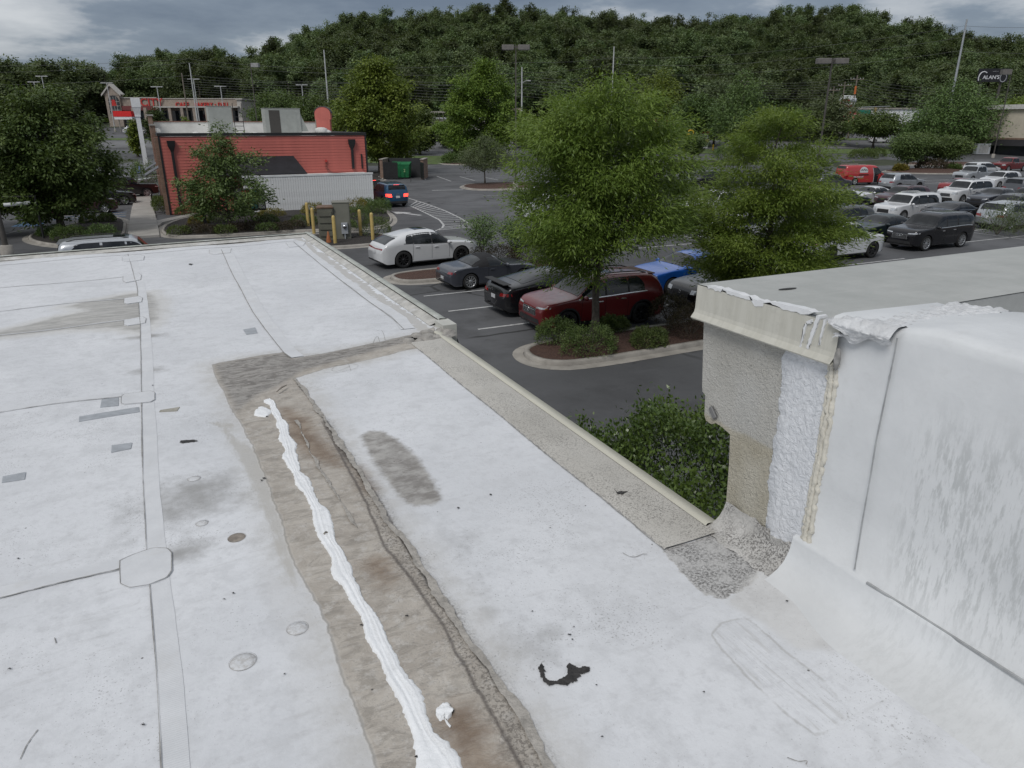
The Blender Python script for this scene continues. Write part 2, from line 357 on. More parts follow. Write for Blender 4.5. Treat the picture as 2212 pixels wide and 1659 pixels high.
    h = s.m('ADD', h, s.m('MULTIPLY', medge, s.m('ADD', .25, s.m('MULTIPLY', wav, .9))))
    h = s.m('ADD', h, s.m('MULTIPLY', s.mr(rg, -.05, .02), .5)); h = s.m('ADD', h, s.m('MULTIPLY', s.mr(bk, -.02, .05), s.m('MULTIPLY', wv2, .5)))
    h = s.m('ADD', h, s.m('MULTIPLY', s.mr(md, 0, .02), s.m('MULTIPLY', msp, .3))); h = s.m('ADD', h, s.m('MULTIPLY', s.mr(tr, 0, .02), s.m('MULTIPLY', grv, .3)))
    h = s.m('ADD', h, s.m('MULTIPLY', nA, .8))
    return s.done(c, s.mr(nB, .3, .7, .55, .75), 0, h, .55, .02, spec=.35)
M_ROOF = roof_material()
def roof_z(X, Y): return RZ+(.012*np.sin(X*1.3+.7)*np.sin(Y*.9)+.006*np.sin(X*4.1+Y*2.3))*np.clip((1.55-np.asarray(X))/.7, 0, 1)
def grid_mesh(name, xs, ys, mats, top=None):
    X, Y = np.meshgrid(xs, ys); X = X.ravel(); Y = Y.ravel()
    if top is not None: v = (Y-ys[0])/(ys[-1]-ys[0]); Y = ys[0]+v*(top(X)-ys[0])
    nx, ny = len(xs), len(ys); i = np.arange((nx-1)*(ny-1)); a = (i//(nx-1))*nx+i % (nx-1)
    me = npmesh(name, np.stack([X, Y, roof_z(X, Y)], 1), np.stack([a, a+1, a+1+nx, a+nx], 1), mats, smooth=True)
    roof_attrs(me, np.stack([X, Y], 1)); return me
store = thing('store_building', 'low commercial building with a weathered white membrane roof', 'building', (0, 0, 0))
xs_c = np.arange(-9, -3.0, .4); YS = 5.30
near = obj('roof_membrane', grid_mesh('roof_near', np.concatenate([xs_c, np.linspace(-3.0, 1.63, 155)]), np.linspace(1.95, YS, 115), [M_ROOF]), store)
foot = obj('roof_membrane', grid_mesh('roof_foot', np.concatenate([xs_c, np.linspace(-3.0, 1.97, 166)]), np.concatenate([np.arange(-3, .4, .4), np.linspace(.5, 1.95, 56)]), [M_ROOF]), store)
far = obj('roof_membrane', grid_mesh('roof_far', np.concatenate([xs_c, np.linspace(-3.0, 1.99, 150)]), np.linspace(YS, 11.0, 170), [M_ROOF], top=lambda x: yedge(x)-.08), store)
# --- gravel-surfaced edge strip and drip metal on the near part
def gran():
    s = NT('granule_strip'); p = s.co('Position'); n1 = s.noise(2.5, 5, .6, p)
    c = s.mix(s.mr(n1, .3, .7), (.42, .405, .37), (.50, .485, .45))
    c = s.mix(s.m('MULTIPLY', s.mr(s.noise(140, 3, .7, p), .50, .6), s.mr(s.noise(3, 4, .6, p), .3, .65, .25, .9)), c, (.20, .19, .175))
    c = s.mix(s.m('MULTIPLY', s.mr(s.noise(30, 5, .8, s.co('Position', scale=(1.5, .4, 1))), .6, .75), .4), c, (.23, .215, .2))
    return s.done(c, .85, 0, s.noise(160, 3, .7, p), .5, .01)
M_GRAN = gran(); M_DRIP = mat('drip_metal', (.50, .485, .41), .45, 0, .06, 2.0, .05, 30, dirt=.25, dirtcol=(.30, .28, .24))
M_GREY_EDGE = mat('edge_metal', (.37, .385, .35), .5, .0, .18, 6.0, .1, 60, dirt=.7, dirtcol=(.62, .63, .62))
M_LINE = mat('seam_dirt', (.27, .265, .255), .9, 0, .3, 30)
def strip_profile(name, prof, y0, y1, mt, parent, n=40, wob=0.0):
    V = []; ys = np.linspace(y0, y1, n); k = len(prof)
    for i, y in enumerate(ys):
        for x, z in prof: V.append((x+wob*math.sin(y*5.3+x)*.5+wob*random.uniform(-.4, .4), y, z))
    Q = [(i*k+j, i*k+j+1, (i+1)*k+j+1, (i+1)*k+j) for i in range(n-1) for j in range(k-1)]
    return obj(name, npmesh(name, V, Q, [mt]), parent)
strip_profile('granule_strip', [(1.622, RZ+.004), (1.63, RZ+.012), (1.75, RZ+.010), (1.885, RZ+.014)], 1.93, 5.12, M_GRAN, store, 120, .006)
strip_profile('drip_edge', [(1.875, RZ+.017), (1.885, RZ+.026), (1.905, RZ+.024), (1.955, RZ+.006), (1.968, RZ-.01), (1.966, RZ-.12)], 1.985, 5.30, M_DRIP, store, 8)
strip_profile('seam_line', [(1.619, RZ+.004), (1.627, RZ+.008)], 1.93, 4.95, M_LINE, store, 160, .006)
# --- raised metal edging of the far part (two runs meeting in a corner)
M_FASCIA = mat('fascia_metal', (.50, .50, .46), .5, 0, .08, 3, .04, 20, dirt=.35, dirtcol=(.32, .30, .27))
def edge_run(A, B, parent, n=30):
    """A,B: outer edge points (x,y); profile is built to the left of A->B"""
    d = (B-A)/np.linalg.norm(B-A); nrm = np.array([-d[1], d[0]])
    for nm, prof, mt in (('edge_flashing', [(.17, .004), (.10, .03), (.085, .034)], mat('edge_flashing', (.44, .43, .40), .6, 0, .2, 9, .2, 60, dirt=.6, dirtcol=(.68, .69, .71))),
                         ('edge_metal', [(.088, .046), (.08, .058), (.02, .050), (0, .030), (-.012, -.01), (-.03, -.16)], M_GREY_EDGE)):
        V = []; k = len(prof)
        for t in np.linspace(0, 1, n):
            c = A+(B-A)*t
            for o, z in prof: V.append((*(c+nrm*o), RZ+z))
        Q = [(i*k+j, i*k+j+1, (i+1)*k+j+1, (i+1)*k+j) for i in range(n-1) for j in range(k-1)]
        obj(nm, npmesh(nm, V, Q, [mt]), parent)
CF = np.array([2.085, yedge(2.085)])
edge_run(np.array([2.10, 5.55]), CF, store); edge_run(CF, np.array([-9.0, yedge(-9.0)]), store)
# beige end of the raised edge at the step in the roof
mb = MB(); mb.prism([(1.98, 5.36), (2.10, 5.36), (2.10, 5.56), (1.98, 5.56)], RZ-.16, RZ+.045); obj('edge_end_cap', mb.mesh('edge_end_cap', M_FASCIA), store)
mb = MB(); mb.poly([(2.105, 5.50, RZ+.04), (2.14, 5.40, RZ-.16), (2.13, 5.56, RZ-.16), (2.11, 5.60, RZ+.03)]); mb.poly([(2.103, 5.34, RZ-.15), (2.15, 5.33, RZ-.16), (2.14, 5.42, RZ-.16), (2.104, 5.5, RZ+.04)])
obj('loose_flap', mb.mesh('loose_flap', mat('flap_dark', (.05, .05, .05), .6)), store)
mb = MB()   # slumped compound in the corner of the step
for k in range(26):
    a = random.random(); x = 1.62+.42*a+random.uniform(-.02, .02); y = 5.12+.24*random.random()+.06*a; r_ = random.uniform(.03, .07)
    mb.lathe([(r_, 0), (r_*.8, r_*.28), (r_*.3, r_*.42), (0.001, r_*.45)], 9, Matrix.Translation((x, y, RZ-.002)))
obj('corner_compound', mb.mesh('corner_compound', mat('compound_grey', (.30, .285, .262), .8, 0, .25, 18, .5, 60)), store)
# --- lap seams, tapes, cover patches, grey repair squares
M_TAPE = NT('seam_tape'); _p = M_TAPE.co('Position')
_c = M_TAPE.mix(M_TAPE.mr(M_TAPE.noise(6, 6, .7, _p), .35, .7), (.575, .587, .605), (.645, .657, .675))
_c = M_TAPE.mix(M_TAPE.m('MULTIPLY', M_TAPE.mr(M_TAPE.noise(4, 6, .75, _p), .52, .68), .28), _c, (.50, .49, .47))
_wv = M_TAPE.n('ShaderNodeTexWave'); _wv.inputs['Scale'].default_value = 38; _wv.inputs['Distortion'].default_value = .6; M_TAPE.set(_wv.inputs['Vector'], M_TAPE.co('Position', rot=(0, 0, 1.57)))
M_TAPE = M_TAPE.done(_c, .6, 0, _wv.outputs[0], .25, .004)
M_SQ = mat('grey_repair_patch', (.33, .35, .375), .55, 0, .12, 25, .08, 90, dirt=.3, dirtcol=(.48, .49, .50))
M_TAN = mat('tan_repair_patch', (.33, .315, .27), .6, 0, .15, 25, .1, 90)
def ribbon(name, pts, w0, w1, z, mt, wob=.0, n=60, side=0):
    """flat strip lying along a photographed line on the roof; side -1/0/1 shifts it off the line"""
    P = rpoly(*pts); L = np.concatenate([[0], np.cumsum(np.linalg.norm(np.diff(P, axis=0), axis=1))])
    t = np.linspace(0, L[-1], n); X = np.interp(t, L, P[:, 0]); Y = np.interp(t, L, P[:, 1])
    T = np.stack([np.gradient(X), np.gradient(Y)], 1); T /= np.linalg.norm(T, axis=1)[:, None]; N = np.stack([T[:, 1], -T[:, 0]], 1)
    wv = np.linspace(w0, w1, n)/2; rg = np.random.default_rng(len(pts)*7+n+int(abs(X[0])*100))
    sm_ = lambda a: np.convolve(np.pad(a, 3, mode='edge'), np.ones(7)/7, 'valid')*2.0
    la = (-1+side)*wv+sm_(rg.normal(0, wob, n)); lb = (1+side)*wv+sm_(rg.normal(0, wob, n))
    A = np.stack([X, Y], 1)+N*la[:, None]; B = np.stack([X, Y], 1)+N*lb[:, None]
    V = np.concatenate([np.c_[A, roof_z(A[:, 0], A[:, 1])+z], np.c_[B, roof_z(B[:, 0], B[:, 1])+z]])
    i = np.arange(n-1); return obj(name, npmesh(name, V, np.stack([i, i+1, n+i+1, n+i], 1), [mt]), store)
def quad_patch(name, pts, z, mt, par=None):
    P = [rp(*p) for p in pts]; c = np.mean(P, 0); mb = MB(); n = len(P)
    top = [(*q, float(roof_z(q[0], q[1]))+z) for q in P]; bot = [(*(c+(q-c)*1.01), float(roof_z(q[0], q[1]))-.004) for q in P]
    mb.add(top+bot, [tuple(range(n))]+[(i, n+i, n+(i+1) % n, (i+1) % n) for i in range(n)]); return obj(name, mb.mesh(name, mt), store)
SEAM1 = [(276,548),(296,620),(303,700),(305,820),(306,900),(308,1000),(316,1180),(326,1300),(338,1450),(347,1600),(352,1700),(360,1850)]
ribbon('seam_tape', SEAM1, .085, .068, .0016, M_TAPE, .002, 120, -1); ribbon('seam_line', SEAM1, .006, .0032, .006, M_LINE, .0012, 240)
SEAM2 = [(478,540),(505,600),(545,672),(585,725),(612,760),(628,772)]
ribbon('seam_tape', SEAM2, .13, .10, .004, M_TAPE, .004, 60, -1); ribbon('seam_line', SEAM2, .007, .007, .006, M_LINE, .0012, 120)
SEAM3 = [(634,523),(700,578),(780,640),(850,690),(872,712)]
ribbon('seam_tape', SEAM3, .10, .10, .004, M_TAPE, .012, 60, -1); ribbon('seam_line', SEAM3, .007, .007, .006, M_LINE, .001, 120)
for pts, wdt in (([(-80,628),(0,621),(150,608),(292,597)], .05), ([(-80,679),(0,671),(150,656),(300,643)], .03), ([(-80,734),(0,724),(150,708),(300,690)], .03), ([(-80,908),(0,895),(130,874),(262,857)], .09), ([(-120,1325),(0,1292),(130,1258),(262,1228)], .085), ([(-60,577),(150,561),(300,548),(480,535),(640,520)], .05)):
    ribbon('seam_tape', pts, wdt, wdt, .0016, M_TAPE, .003, 50, -1); ribbon('seam_line', pts, .0045, .0045, .0055, M_LINE, .0012, 120)
for q in ([(259,1212),(285,1200),(330,1186),(362,1187),(371,1196),(371,1235),(360,1250),(320,1265),(280,1271),(260,1262)], [(262,858),(268,852),(325,843),(334,846),(334,862),(325,868),(270,875),(262,873)], [(266,598),(300,592),(306,597),(304,606),(272,611),(266,608)], [(268,645),(300,640),(308,644),(306,653),(274,658),(268,656)], [(268,694),(308,686),(316,690),(314,700),(276,706),(268,704)], [(264,556),(300,550),(312,553),(310,563),(272,567),(264,565)], [(452,541),(492,535),(500,538),(498,548),(462,552),(452,549)], [(617,526),(650,521),(660,524),(655,532),(625,535)]):
    quad_patch('cover_patch', q, .006, M_TAPE); c = np.mean(q, 0)
    ribbon('patch_outline', [tuple(p) for p in q]+[q[0]], .0032, .0032, .0075, M_LINE, .0006, 60)
for q in ([(525,710),(551,705),(556,717),(532,721)], [(220,864),(256,859),(256,877),(217,882)], [(172,903),(300,879),(301,890),(171,914)], [(242,965),(286,959),(283,972),(241,980)], [(6,1029),(56,1020),(53,1035),(4,1042)]):
    quad_patch('repair_square', q, .004, M_SQ)
quad_patch('repair_square', [(346,885),(388,877),(382,886),(344,889)], .004, M_TAN)
# --- fresh white sealant bead squeezed along the joint
M_SEAL = mat('fresh_sealant', (.78, .795, .81), .5, 0, .05, 14, .25, 60, spec=.4, dirt=.25, dirtcol=(.58, .57, .55))
BEAD = [(574,860,.03),(586,866,.055),(590,880,.03),(605,905,.055),(618,945,.06),(627,985,.065),(644,1030,.055),(668,1070,.055),(690,1110,.055),(704,1165,.058),(727,1200,.05),(745,1245,.062),(775,1300,.052),(800,1345,.048),(820,1400,.054),(845,1455,.056),(880,1510,.070),(903,1560,.066),(922,1600,.062),(948,1632,.080),(968,1662,.09),(985,1700,.10),(1010,1760,.09)]
def bead(name, pts, n=330, K=15, hmax=.011, seed=3):
    rg = np.random.default_rng(seed); P = np.array([rp(x, y) for x, y, _ in pts]); Wd = np.array([q[2] for q in pts])
    L = np.concatenate([[0], np.cumsum(np.linalg.norm(np.diff(P, axis=0), axis=1))]); t = np.linspace(0, L[-1], n)
    X = np.interp(t, L, P[:, 0]); Y = np.interp(t, L, P[:, 1]); W_ = np.interp(t, L, Wd)
    ker = np.ones(9)/9; sm = lambda a: np.convolve(np.pad(a, 4, mode='edge'), ker, 'valid'); X = sm(X); Y = sm(Y)
    T = np.stack([np.gradient(X), np.gradient(Y)], 1); T /= np.linalg.norm(T, axis=1)[:, None]; N = np.stack([T[:, 1], -T[:, 0]], 1)
    rag = lambda: sm(rg.normal(0, .28, n))*1.7+sm(sm(rg.normal(0, .5, n)))*1.3+rg.normal(0, .035, n)
    lw = W_*(.5+.5*rag()); rw = W_*(.5+.5*rag()); V = []
    ph = np.cumsum(rg.normal(0, .25, n)); c1 = sm(sm(np.clip(np.cumsum(rg.normal(0, .06, n))*.25, -.35, .35)))
    lump = 1+.45*np.sin(t*16+np.sin(t*5)*2)*np.exp(-((t*1.9) % 1)*2)
    for k in range(K):
        u = -1+2*k/(K-1); off = np.where(u < 0, u*lw, u*rw)
        h = (1-abs(u)**3)**.6*(.62+.22*np.cos((u-c1)*7.0+.4*np.sin(ph))+.10*np.cos(u*17+ph))*lump*hmax+.0035*(abs(u) < .98)
        h = h-.006*np.exp(-((u-c1)/.10)**2)
        Q = np.stack([X, Y], 1)+N*off[:, None]; V.append(np.c_[Q, roof_z(Q[:, 0], Q[:, 1])+np.where(abs(u) > .99, -.002, np.maximum(h, .002))])
    V = np.stack(V, 1).reshape(-1, 3); i = np.arange((n-1)*(K-1)); a = (i//(K-1))*K+i % (K-1)
    return obj(name, npmesh(name, V, np.stack([a, a+K, a+K+1, a+1], 1), [M_SEAL], smooth=True), store)
bead('sealant_bead', BEAD)
bead('sealant_dab', [(562,876,.02),(566,882,.075),(572,892,.085),(578,897,.02)], 40, 11, .010, 5)
bead('sealant_dab', [(941,1545,.02),(950,1545,.05),(962,1544,.062),(974,1545,.045),(980,1547,.012)], 40, 11, .013, 9)
bead('sealant_dab', [(960,1556,.004),(966,1566,.006),(975,1577,.004)], 20, 5, .004, 11)
mb = MB(); q = rp(701, 1161); mb.lathe([(.010, 0), (.010, .02), (.007, .021), (.007, .008)], 12, Matrix.Translation((*q, RZ+.008)) @ Euler((.5, .5, 0)).to_matrix().to_4x4()); obj('sealant_tip', mb.mesh('sealant_tip', mat('tip_brown', (.22, .2, .17), .6)), store)
# --- ragged lip of the compound and the raised wrinkled ridge
M_CMP = mat('joint_compound', (.345, .325, .295), .75, 0, .22, 22, .5, 70, dirt=.6, dirtcol=(.12, .11, .095))
ribbon('compound_lip', [(636,815),(662,850),(715,925),(775,1020),(832,1120),(895,1210),(955,1310),(1045,1440),(1135,1560),(1190,1670)], .022, .028, .007, M_CMP, .006, 240)
ribbon('compound_lip', [(640,905),(665,965),(700,1030),(735,1085),(770,1150)], .012, .012, .006, M_CMP, .006, 90)
# --- tar smears and litter
M_TAR = mat('black_tar', (.028, .026, .025), .6, 0, .5, 40, .6, 60)
def blob(name, outline, z, mt, par=None, seed=1, rough=.05):
    rg = np.random.default_rng(seed); P = rpoly(*outline); c = P.mean(0); pts = []
    for i in range(len(P)):
        A, B = P[i], P[(i+1) % len(P)]
        for t in np.linspace(0, 1, 7)[:-1]: pts.append(A+(B-A)*t+rg.normal(0, rough*np.linalg.norm(B-A)+.0006, 2))
    bm = bmesh.new(); vs = [bm.verts.new((*q, RZ+z+.012*0)) for q in pts]; bm.faces.new(vs); bmesh.ops.triangulate(bm, faces=bm.faces[:], ngon_method='EAR_CLIP')
    for v_ in bm.verts: v_.co.z = float(roof_z(v_.co.x, v_.co.y))+z
    me = bpy.data.meshes.new(name); bm.to_mesh(me); bm.free(); me.materials.append(mt); return obj(name, me, store)
blob('tar_smear', [(1163,1451),(1170,1443),(1176,1452),(1176,1470),(1184,1480),(1200,1481),(1216,1474),(1226,1466),(1224,1452),(1228,1441),(1238,1446),(1250,1452),(1262,1448),(1275,1450),(1272,1460),(1258,1466),(1244,1478),(1226,1491),(1205,1487),(1186,1491),(1172,1480),(1166,1466)], .004, M_TAR)
blob('tar_smear', [(387,954),(400,952),(420,951),(428,954),(410,957),(392,959)], .004, M_TAR, seed=2)
for i, (x, y, s_) in enumerate([(1230,1380,5),(1236,1390,3),(571,1037,4),(566,1042,3),(412,572,4),(330,830,2),(782,1358,4),(1288,1489,3),(1240,1362,2),(505,1285,3),(485,1297,3),(40,1205,3),(22,1448,4),(615,1460,3),(310,1570,5),(990,1100,3),(640,1000,2),(1060,1070,3),(1150,1330,3),(1520,1500,3),(1700,1300,3),(880,1340,4),(900,1640,4),(1300,1600,3)]):
    blob('debris_speck', [(x-s_, y), (x, y-s_*.5), (x+s_*.8, y-s_*.2), (x+s_*.3, y+s_*.5)], .005, M_TAR, seed=i, rough=.12)
mb = MB(); a, b = rp(598, 850), rp(620, 836); mb.tube([(*a, RZ+.012), (*((a+b)/2), RZ+.02), (*b, RZ+.014)], [.004, .007, .003], 6); obj('twig', mb.mesh('twig', mat('dry_twig', (.24, .21, .18), .8)), store)
def scribble(pts, w=.0022):
    Q = np.array(pts, float)
    for _ in range(3): Q = np.concatenate([Q[:1]]+[np.stack([a*.75+b*.25, a*.25+b*.75]) for a, b in zip(Q[:-1], Q[1:])]+[Q[-1:]])
    pts = [tuple(q) for q in Q]; ribbon('hairline_scratch', pts, w, w, .0028, M_LINE, .0004, 70)
scribble([(755,790),(735,800),(718,802),(716,795),(730,788),(755,784),(775,786),(772,794),(752,800),(720,806),(700,803)]); scribble([(752,783),(758,800)])
for q in ([(805,742),(815,722),(820,738)], [(815,715),(822,712),(828,718),(832,735)], [(45,1645),(60,1610),(83,1580)], [(118,1378),(122,1390)], [(1345,1195),(1362,1205),(1378,1203),(1388,1197),(1398,1198)], [(1700,1640),(1725,1650),(1745,1645),(1740,1655)]): scribble(q, .0026)
# --- body of the building under the roof
M_STUC = mat('building_stucco', (.46, .44, .40), .85, 0, .08, 2, .4, 90)
box_obj('exterior_wall', -9, 1.90, -3, 11.3, 0.0, RZ-.03, M_STUC, store)

# =============== taller storefront block with the wrapped parapet ===============
block = thing('storefront_block', 'taller stucco storefront block with a membrane wrapped parapet', 'building', (1.98, 2.2, 0))
BO = Vector((1.98, 2.2, 0))
def bobj(name, me): o = obj(name, me, block); o.location = -BO; return o
def eifs():
    s = NT('stucco_parapet'); p = s.co('Position'); sp = s.n('ShaderNodeSeparateXYZ'); s.set(sp.inputs[0], p); z = sp.outputs[2]; y = sp.outputs[1]
    n1 = s.noise(6, 4, .65, p); n2 = s.noise(55, 4, .75, p)
    c = s.mix(s.mr(n1, .3, .7), (.45, .44, .405), (.53, .52, .485))
    lo = s.m('ADD', z, s.m('MULTIPLY', s.m('SUBTRACT', n1, .5), .05)); c = s.mix(s.mr(lo, 4.945, 4.925), c, s.mix(s.mr(n1, .3, .7), (.43, .395, .31), (.50, .47, .39)))
    pc = s.m('MULTIPLY', s.mr(s.m('ABSOLUTE', s.m('SUBTRACT', z, 5.06)), .16, .06), s.mr(s.m('ADD', s.m('ABSOLUTE', s.m('SUBTRACT', y, 1.94)), s.m('MULTIPLY', n1, .1)), .16, .08))
    c = s.mix(s.m('MULTIPLY', pc, .7), c, (.53, .525, .50))
    pc = s.m('MULTIPLY', s.mr(s.m('ABSOLUTE', s.m('SUBTRACT', z, 4.73)), .17, .07), s.mr(s.m('ADD', s.m('ABSOLUTE', s.m('SUBTRACT', y, 1.87)), s.m('MULTIPLY', n1, .1)), .13, .06))
    c = s.mix(s.m('MULTIPLY', pc, .6), c, (.56, .535, .46))
    c = s.mix(s.m('MULTIPLY', s.mr(n2, .58, .70), .45), c, (.2, .19, .17))
    c = s.mix(s.m('MULTIPLY', s.mr(s.m('ADD', z, s.m('MULTIPLY', n1, .1)), 4.64, 4.52), .5), c, (.26, .25, .235))
    return s.done(c, .9, 0, s.m('ADD', n2, s.m('MULTIPLY', s.noise(170, 2, .6, p), .6)), .9, .02)
M_EIFS = eifs()
PROF = [(1.60, 3.4), (1.985, 3.4), (1.985, 4.50), (1.999, 4.781), (2.012, 4.905), (2.06, 4.918), (2.104, 4.922), (2.112, 4.914), (2.128, 4.906), (2.160, 4.910), (2.174, 4.93), (2.180, 5.02), (2.200, 5.03), (2.206, 5.06), (2.236, 5.36), (1.60, 5.36)]
n = len(PROF); V = []
for x in (1.98, 14.0): V += [(x, y, z) for y, z in PROF]
mb = MB(); mb.add(V, [tuple(reversed(range(n))), tuple(range(n, 2*n))]+[((i+1) % n, n+(i+1) % n, n+i, i) for i in range(n)]); bobj('stucco_parapet', mb.mesh('stucco_parapet', M_EIFS))
M_COP = NT('parapet_coping'); p_ = M_COP.co('Position'); n_ = M_COP.noise(4, 6, .65, p_); st_ = M_COP.noise(6, 6, .7, M_COP.co('Position', scale=(.5, 6, .35)))
c_ = M_COP.mix(M_COP.mr(n_, .3, .7), (.335, .345, .328), (.405, .412, .395)); c_ = M_COP.mix(M_COP.m('MULTIPLY', M_COP.mr(st_, .5, .7), .35), c_, (.46, .462, .44))
c_ = M_COP.mix(M_COP.m('MULTIPLY', M_COP.mr(M_COP.noise(60, 4, .7, p_), .55, .7), .25), c_, (.28, .28, .265)); M_COP = M_COP.done(c_, .55, 0, M_COP.noise(25, 4, .6, p_), .12, .01)
M_COPF = NT('coping_face'); p_ = M_COPF.co('Position'); st_ = M_COPF.noise(7, 6, .7, M_COPF.co('Position', scale=(1, 5, .45))); n_ = M_COPF.noise(30, 5, .7, p_)
c_ = M_COPF.mix(M_COPF.mr(st_, .35, .65), (.455, .445, .39), (.51, .50, .445)); c_ = M_COPF.mix(M_COPF.m('MULTIPLY', M_COPF.mr(n_, .5, .7), .3), c_, (.36, .35, .31)); M_COPF = M_COPF.done(c_, .5, 0, n_, .08, .01)
ZT = 5.487
mb = MB()   # coping: flat metal top, drip faces to the end and to the street
mb.add([(1.955, 2.262, ZT), (14, 2.262, ZT), (14, 1.585, ZT), (2.555, 1.585, ZT), (2.555, 1.50, ZT), (1.955, 1.50, ZT)], [(0, 5, 4, 3, 2, 1)]); bobj('coping_top', mb.mesh('coping_top', M_COP))
mb = MB(); Pf = [(1.955, ZT-.002), (1.952, ZT-.10), (1.948, 5.372), (1.932, 5.352), (1.936, 5.346), (1.975, 5.362)]
ys = np.linspace(1.552, 2.262, 14); V = [(x-.0002*math.sin(y*22), y, z-.004*(y-1.9)) for y in ys for x, z in Pf]; k = len(Pf)
mb.add(V, [(i*k+j, (i+1)*k+j, (i+1)*k+j+1, i*k+j+1) for i in range(13) for j in range(k-1)]); bobj('coping_face', mb.mesh('coping_face', M_COPF))
mb = MB(); Pf = [(2.262, ZT-.002), (2.266, 5.372), (2.282, 5.352), (2.236, 5.36)]
mb.add([(x, y, z) for x in (1.955, 14) for y, z in Pf], [(j, j+1, 4+j+1, 4+j) for j in range(3)]); bobj('coping_face', mb.mesh('coping_street_face', M_COPF))
# paint drips on the coping face
M_WPAINT = mat('white_roof_paint', (.66, .67, .68), .5, 0, .05, 8, .1, 40)
def wallpatch(name, pts, mt, x=1.93, rough=.01, seed=1, sub=5):
    rg = np.random.default_rng(seed); P = np.array([XP(a, b, x)[1:] for a, b in pts]); out_ = []
    for i in range(len(P)):
        A, B = P[i], P[(i+1) % len(P)]
        for t in np.linspace(0, 1, sub+1)[:-1]: out_.append(A+(B-A)*t+rg.normal(0, rough, 2)*(.3+np.linalg.norm(B-A)))
    bm = bmesh.new(); nn = len(out_); vs = [bm.verts.new((x, *q)) for q in out_]; vb = [bm.verts.new((1.985, *q)) for q in out_]; bm.faces.new(vs)
    for i in range(nn): bm.faces.new((vs[i], vs[(i+1) % nn], vb[(i+1) % nn], vb[i]))
    bmesh.ops.triangulate(bm, faces=bm.faces[:], ngon_method='EAR_CLIP'); bmesh.ops.recalc_face_normals(bm, faces=bm.faces[:])
    me = bpy.data.meshes.new(name); bm.to_mesh(me); bm.free(); me.materials.append(mt); return bobj(name, me)
for i, q in enumerate(([(1764,681),(1770,683),(1764,705),(1757,722),(1746,755),(1741,752),(1750,722),(1757,704)], [(1741,695),(1752,690),(1754,696),(1744,700)], [(1738,700),(1742,700),(1736,725),(1729,752),(1726,750),(1733,722)], [(1780,690),(1784,690),(1778,715),(1770,745),(1768,744),(1774,714)])): wallpatch('paint_drip', q, M_WPAINT, 1.9475, .004, i)
for i, q in enumerate(([(1524,616),(1560,624),(1556,630),(1530,622)], [(1560,624),(1620,640),(1625,648),(1600,643),(1575,636)], [(1616,640),(1650,652),(1648,662),(1630,660)], [(1655,650),(1740,668),(1765,676),(1740,680),(1690,668)])): wallpatch('peeling_paint', q, M_WPAINT, 1.9525, .006, 10+i)
# brushed white strip, old caulk and wrapped membrane on the end of the parapet
def rough_white():
    s = NT('brushed_white_coating'); p = s.co('Position'); n1 = s.noise(45, 4, .65, p, dist=.6)
    c = s.mix(s.mr(s.noise(5, 5, .6, p), .3, .7), (.60, .62, .65), (.70, .715, .74)); return s.done(c, .55, 0, n1, .9, .015)
LS = np.array([XP(a_, b_, 1.974)[1:] for a_, b_ in ((1694,748),(1688,800),(1682,850),(1677,900),(1672,950),(1666,1000),(1660,1040),(1655,1090),(1652,1130),(1654,1176))]); RS = np.array([XP(a_, b_, 1.974)[1:] for a_, b_ in ((1802,770),(1800,820),(1796,860),(1788,910),(1780,960),(1769,1020),(1757,1080),(1747,1130),(1736,1190),(1718,1230))])
rg_ = np.random.default_rng(8); t_ = np.linspace(0, 9, 120); LL = np.stack([np.interp(t_, range(10), LS[:, q]) for q in (0, 1)], 1); RR = np.stack([np.interp(t_, range(10), RS[:, q]) for q in (0, 1)], 1); LL[:, 0] += np.convolve(rg_.normal(0, .008, 126), np.ones(7)/4, 'valid'); V = []
for i_ in range(120):
    for k_, f in enumerate((0, .02, .25, .5, .75, .98, 1)): q = LL[i_]*(1-f)+RR[i_]*f; V.append((1.979 if k_ in (0, 6) else 1.974, *q))
bobj('brushed_coating_strip', npmesh('brushed_coating_strip', V, [(i_*7+j_, (i_+1)*7+j_, (i_+1)*7+j_+1, i_*7+j_+1) for i_ in range(119) for j_ in range(6)], [rough_white()], smooth=True))
M_CAULK = mat('old_caulk', (.58, .555, .485), .6, 0, .08, 14, .4, 40)
CK = [(1806,776),(1803,830),(1793,900),(1778,990),(1764,1060),(1752,1130),(1742,1190),(1733,1214)]
for dx, r_, sd in ((-6, .011, 1), (3, .009, 2), (-13, .007, 3)):
    rg_ = np.random.default_rng(sd); P = np.array([XP(a_+dx, b_, 1.976) for a_, b_ in CK]); t = np.linspace(0, 7, 90); pts = [(1.974, np.interp(q, range(8), P[:, 1])+rg_.normal(0, .0022), np.interp(q, range(8), P[:, 2])) for q in t]
    mb = MB(); mb.tube(pts, [r_*(.7+.6*rg_.random()) for _ in t], 7); bobj('caulk_bead', mb.mesh('caulk_bead', M_CAULK))
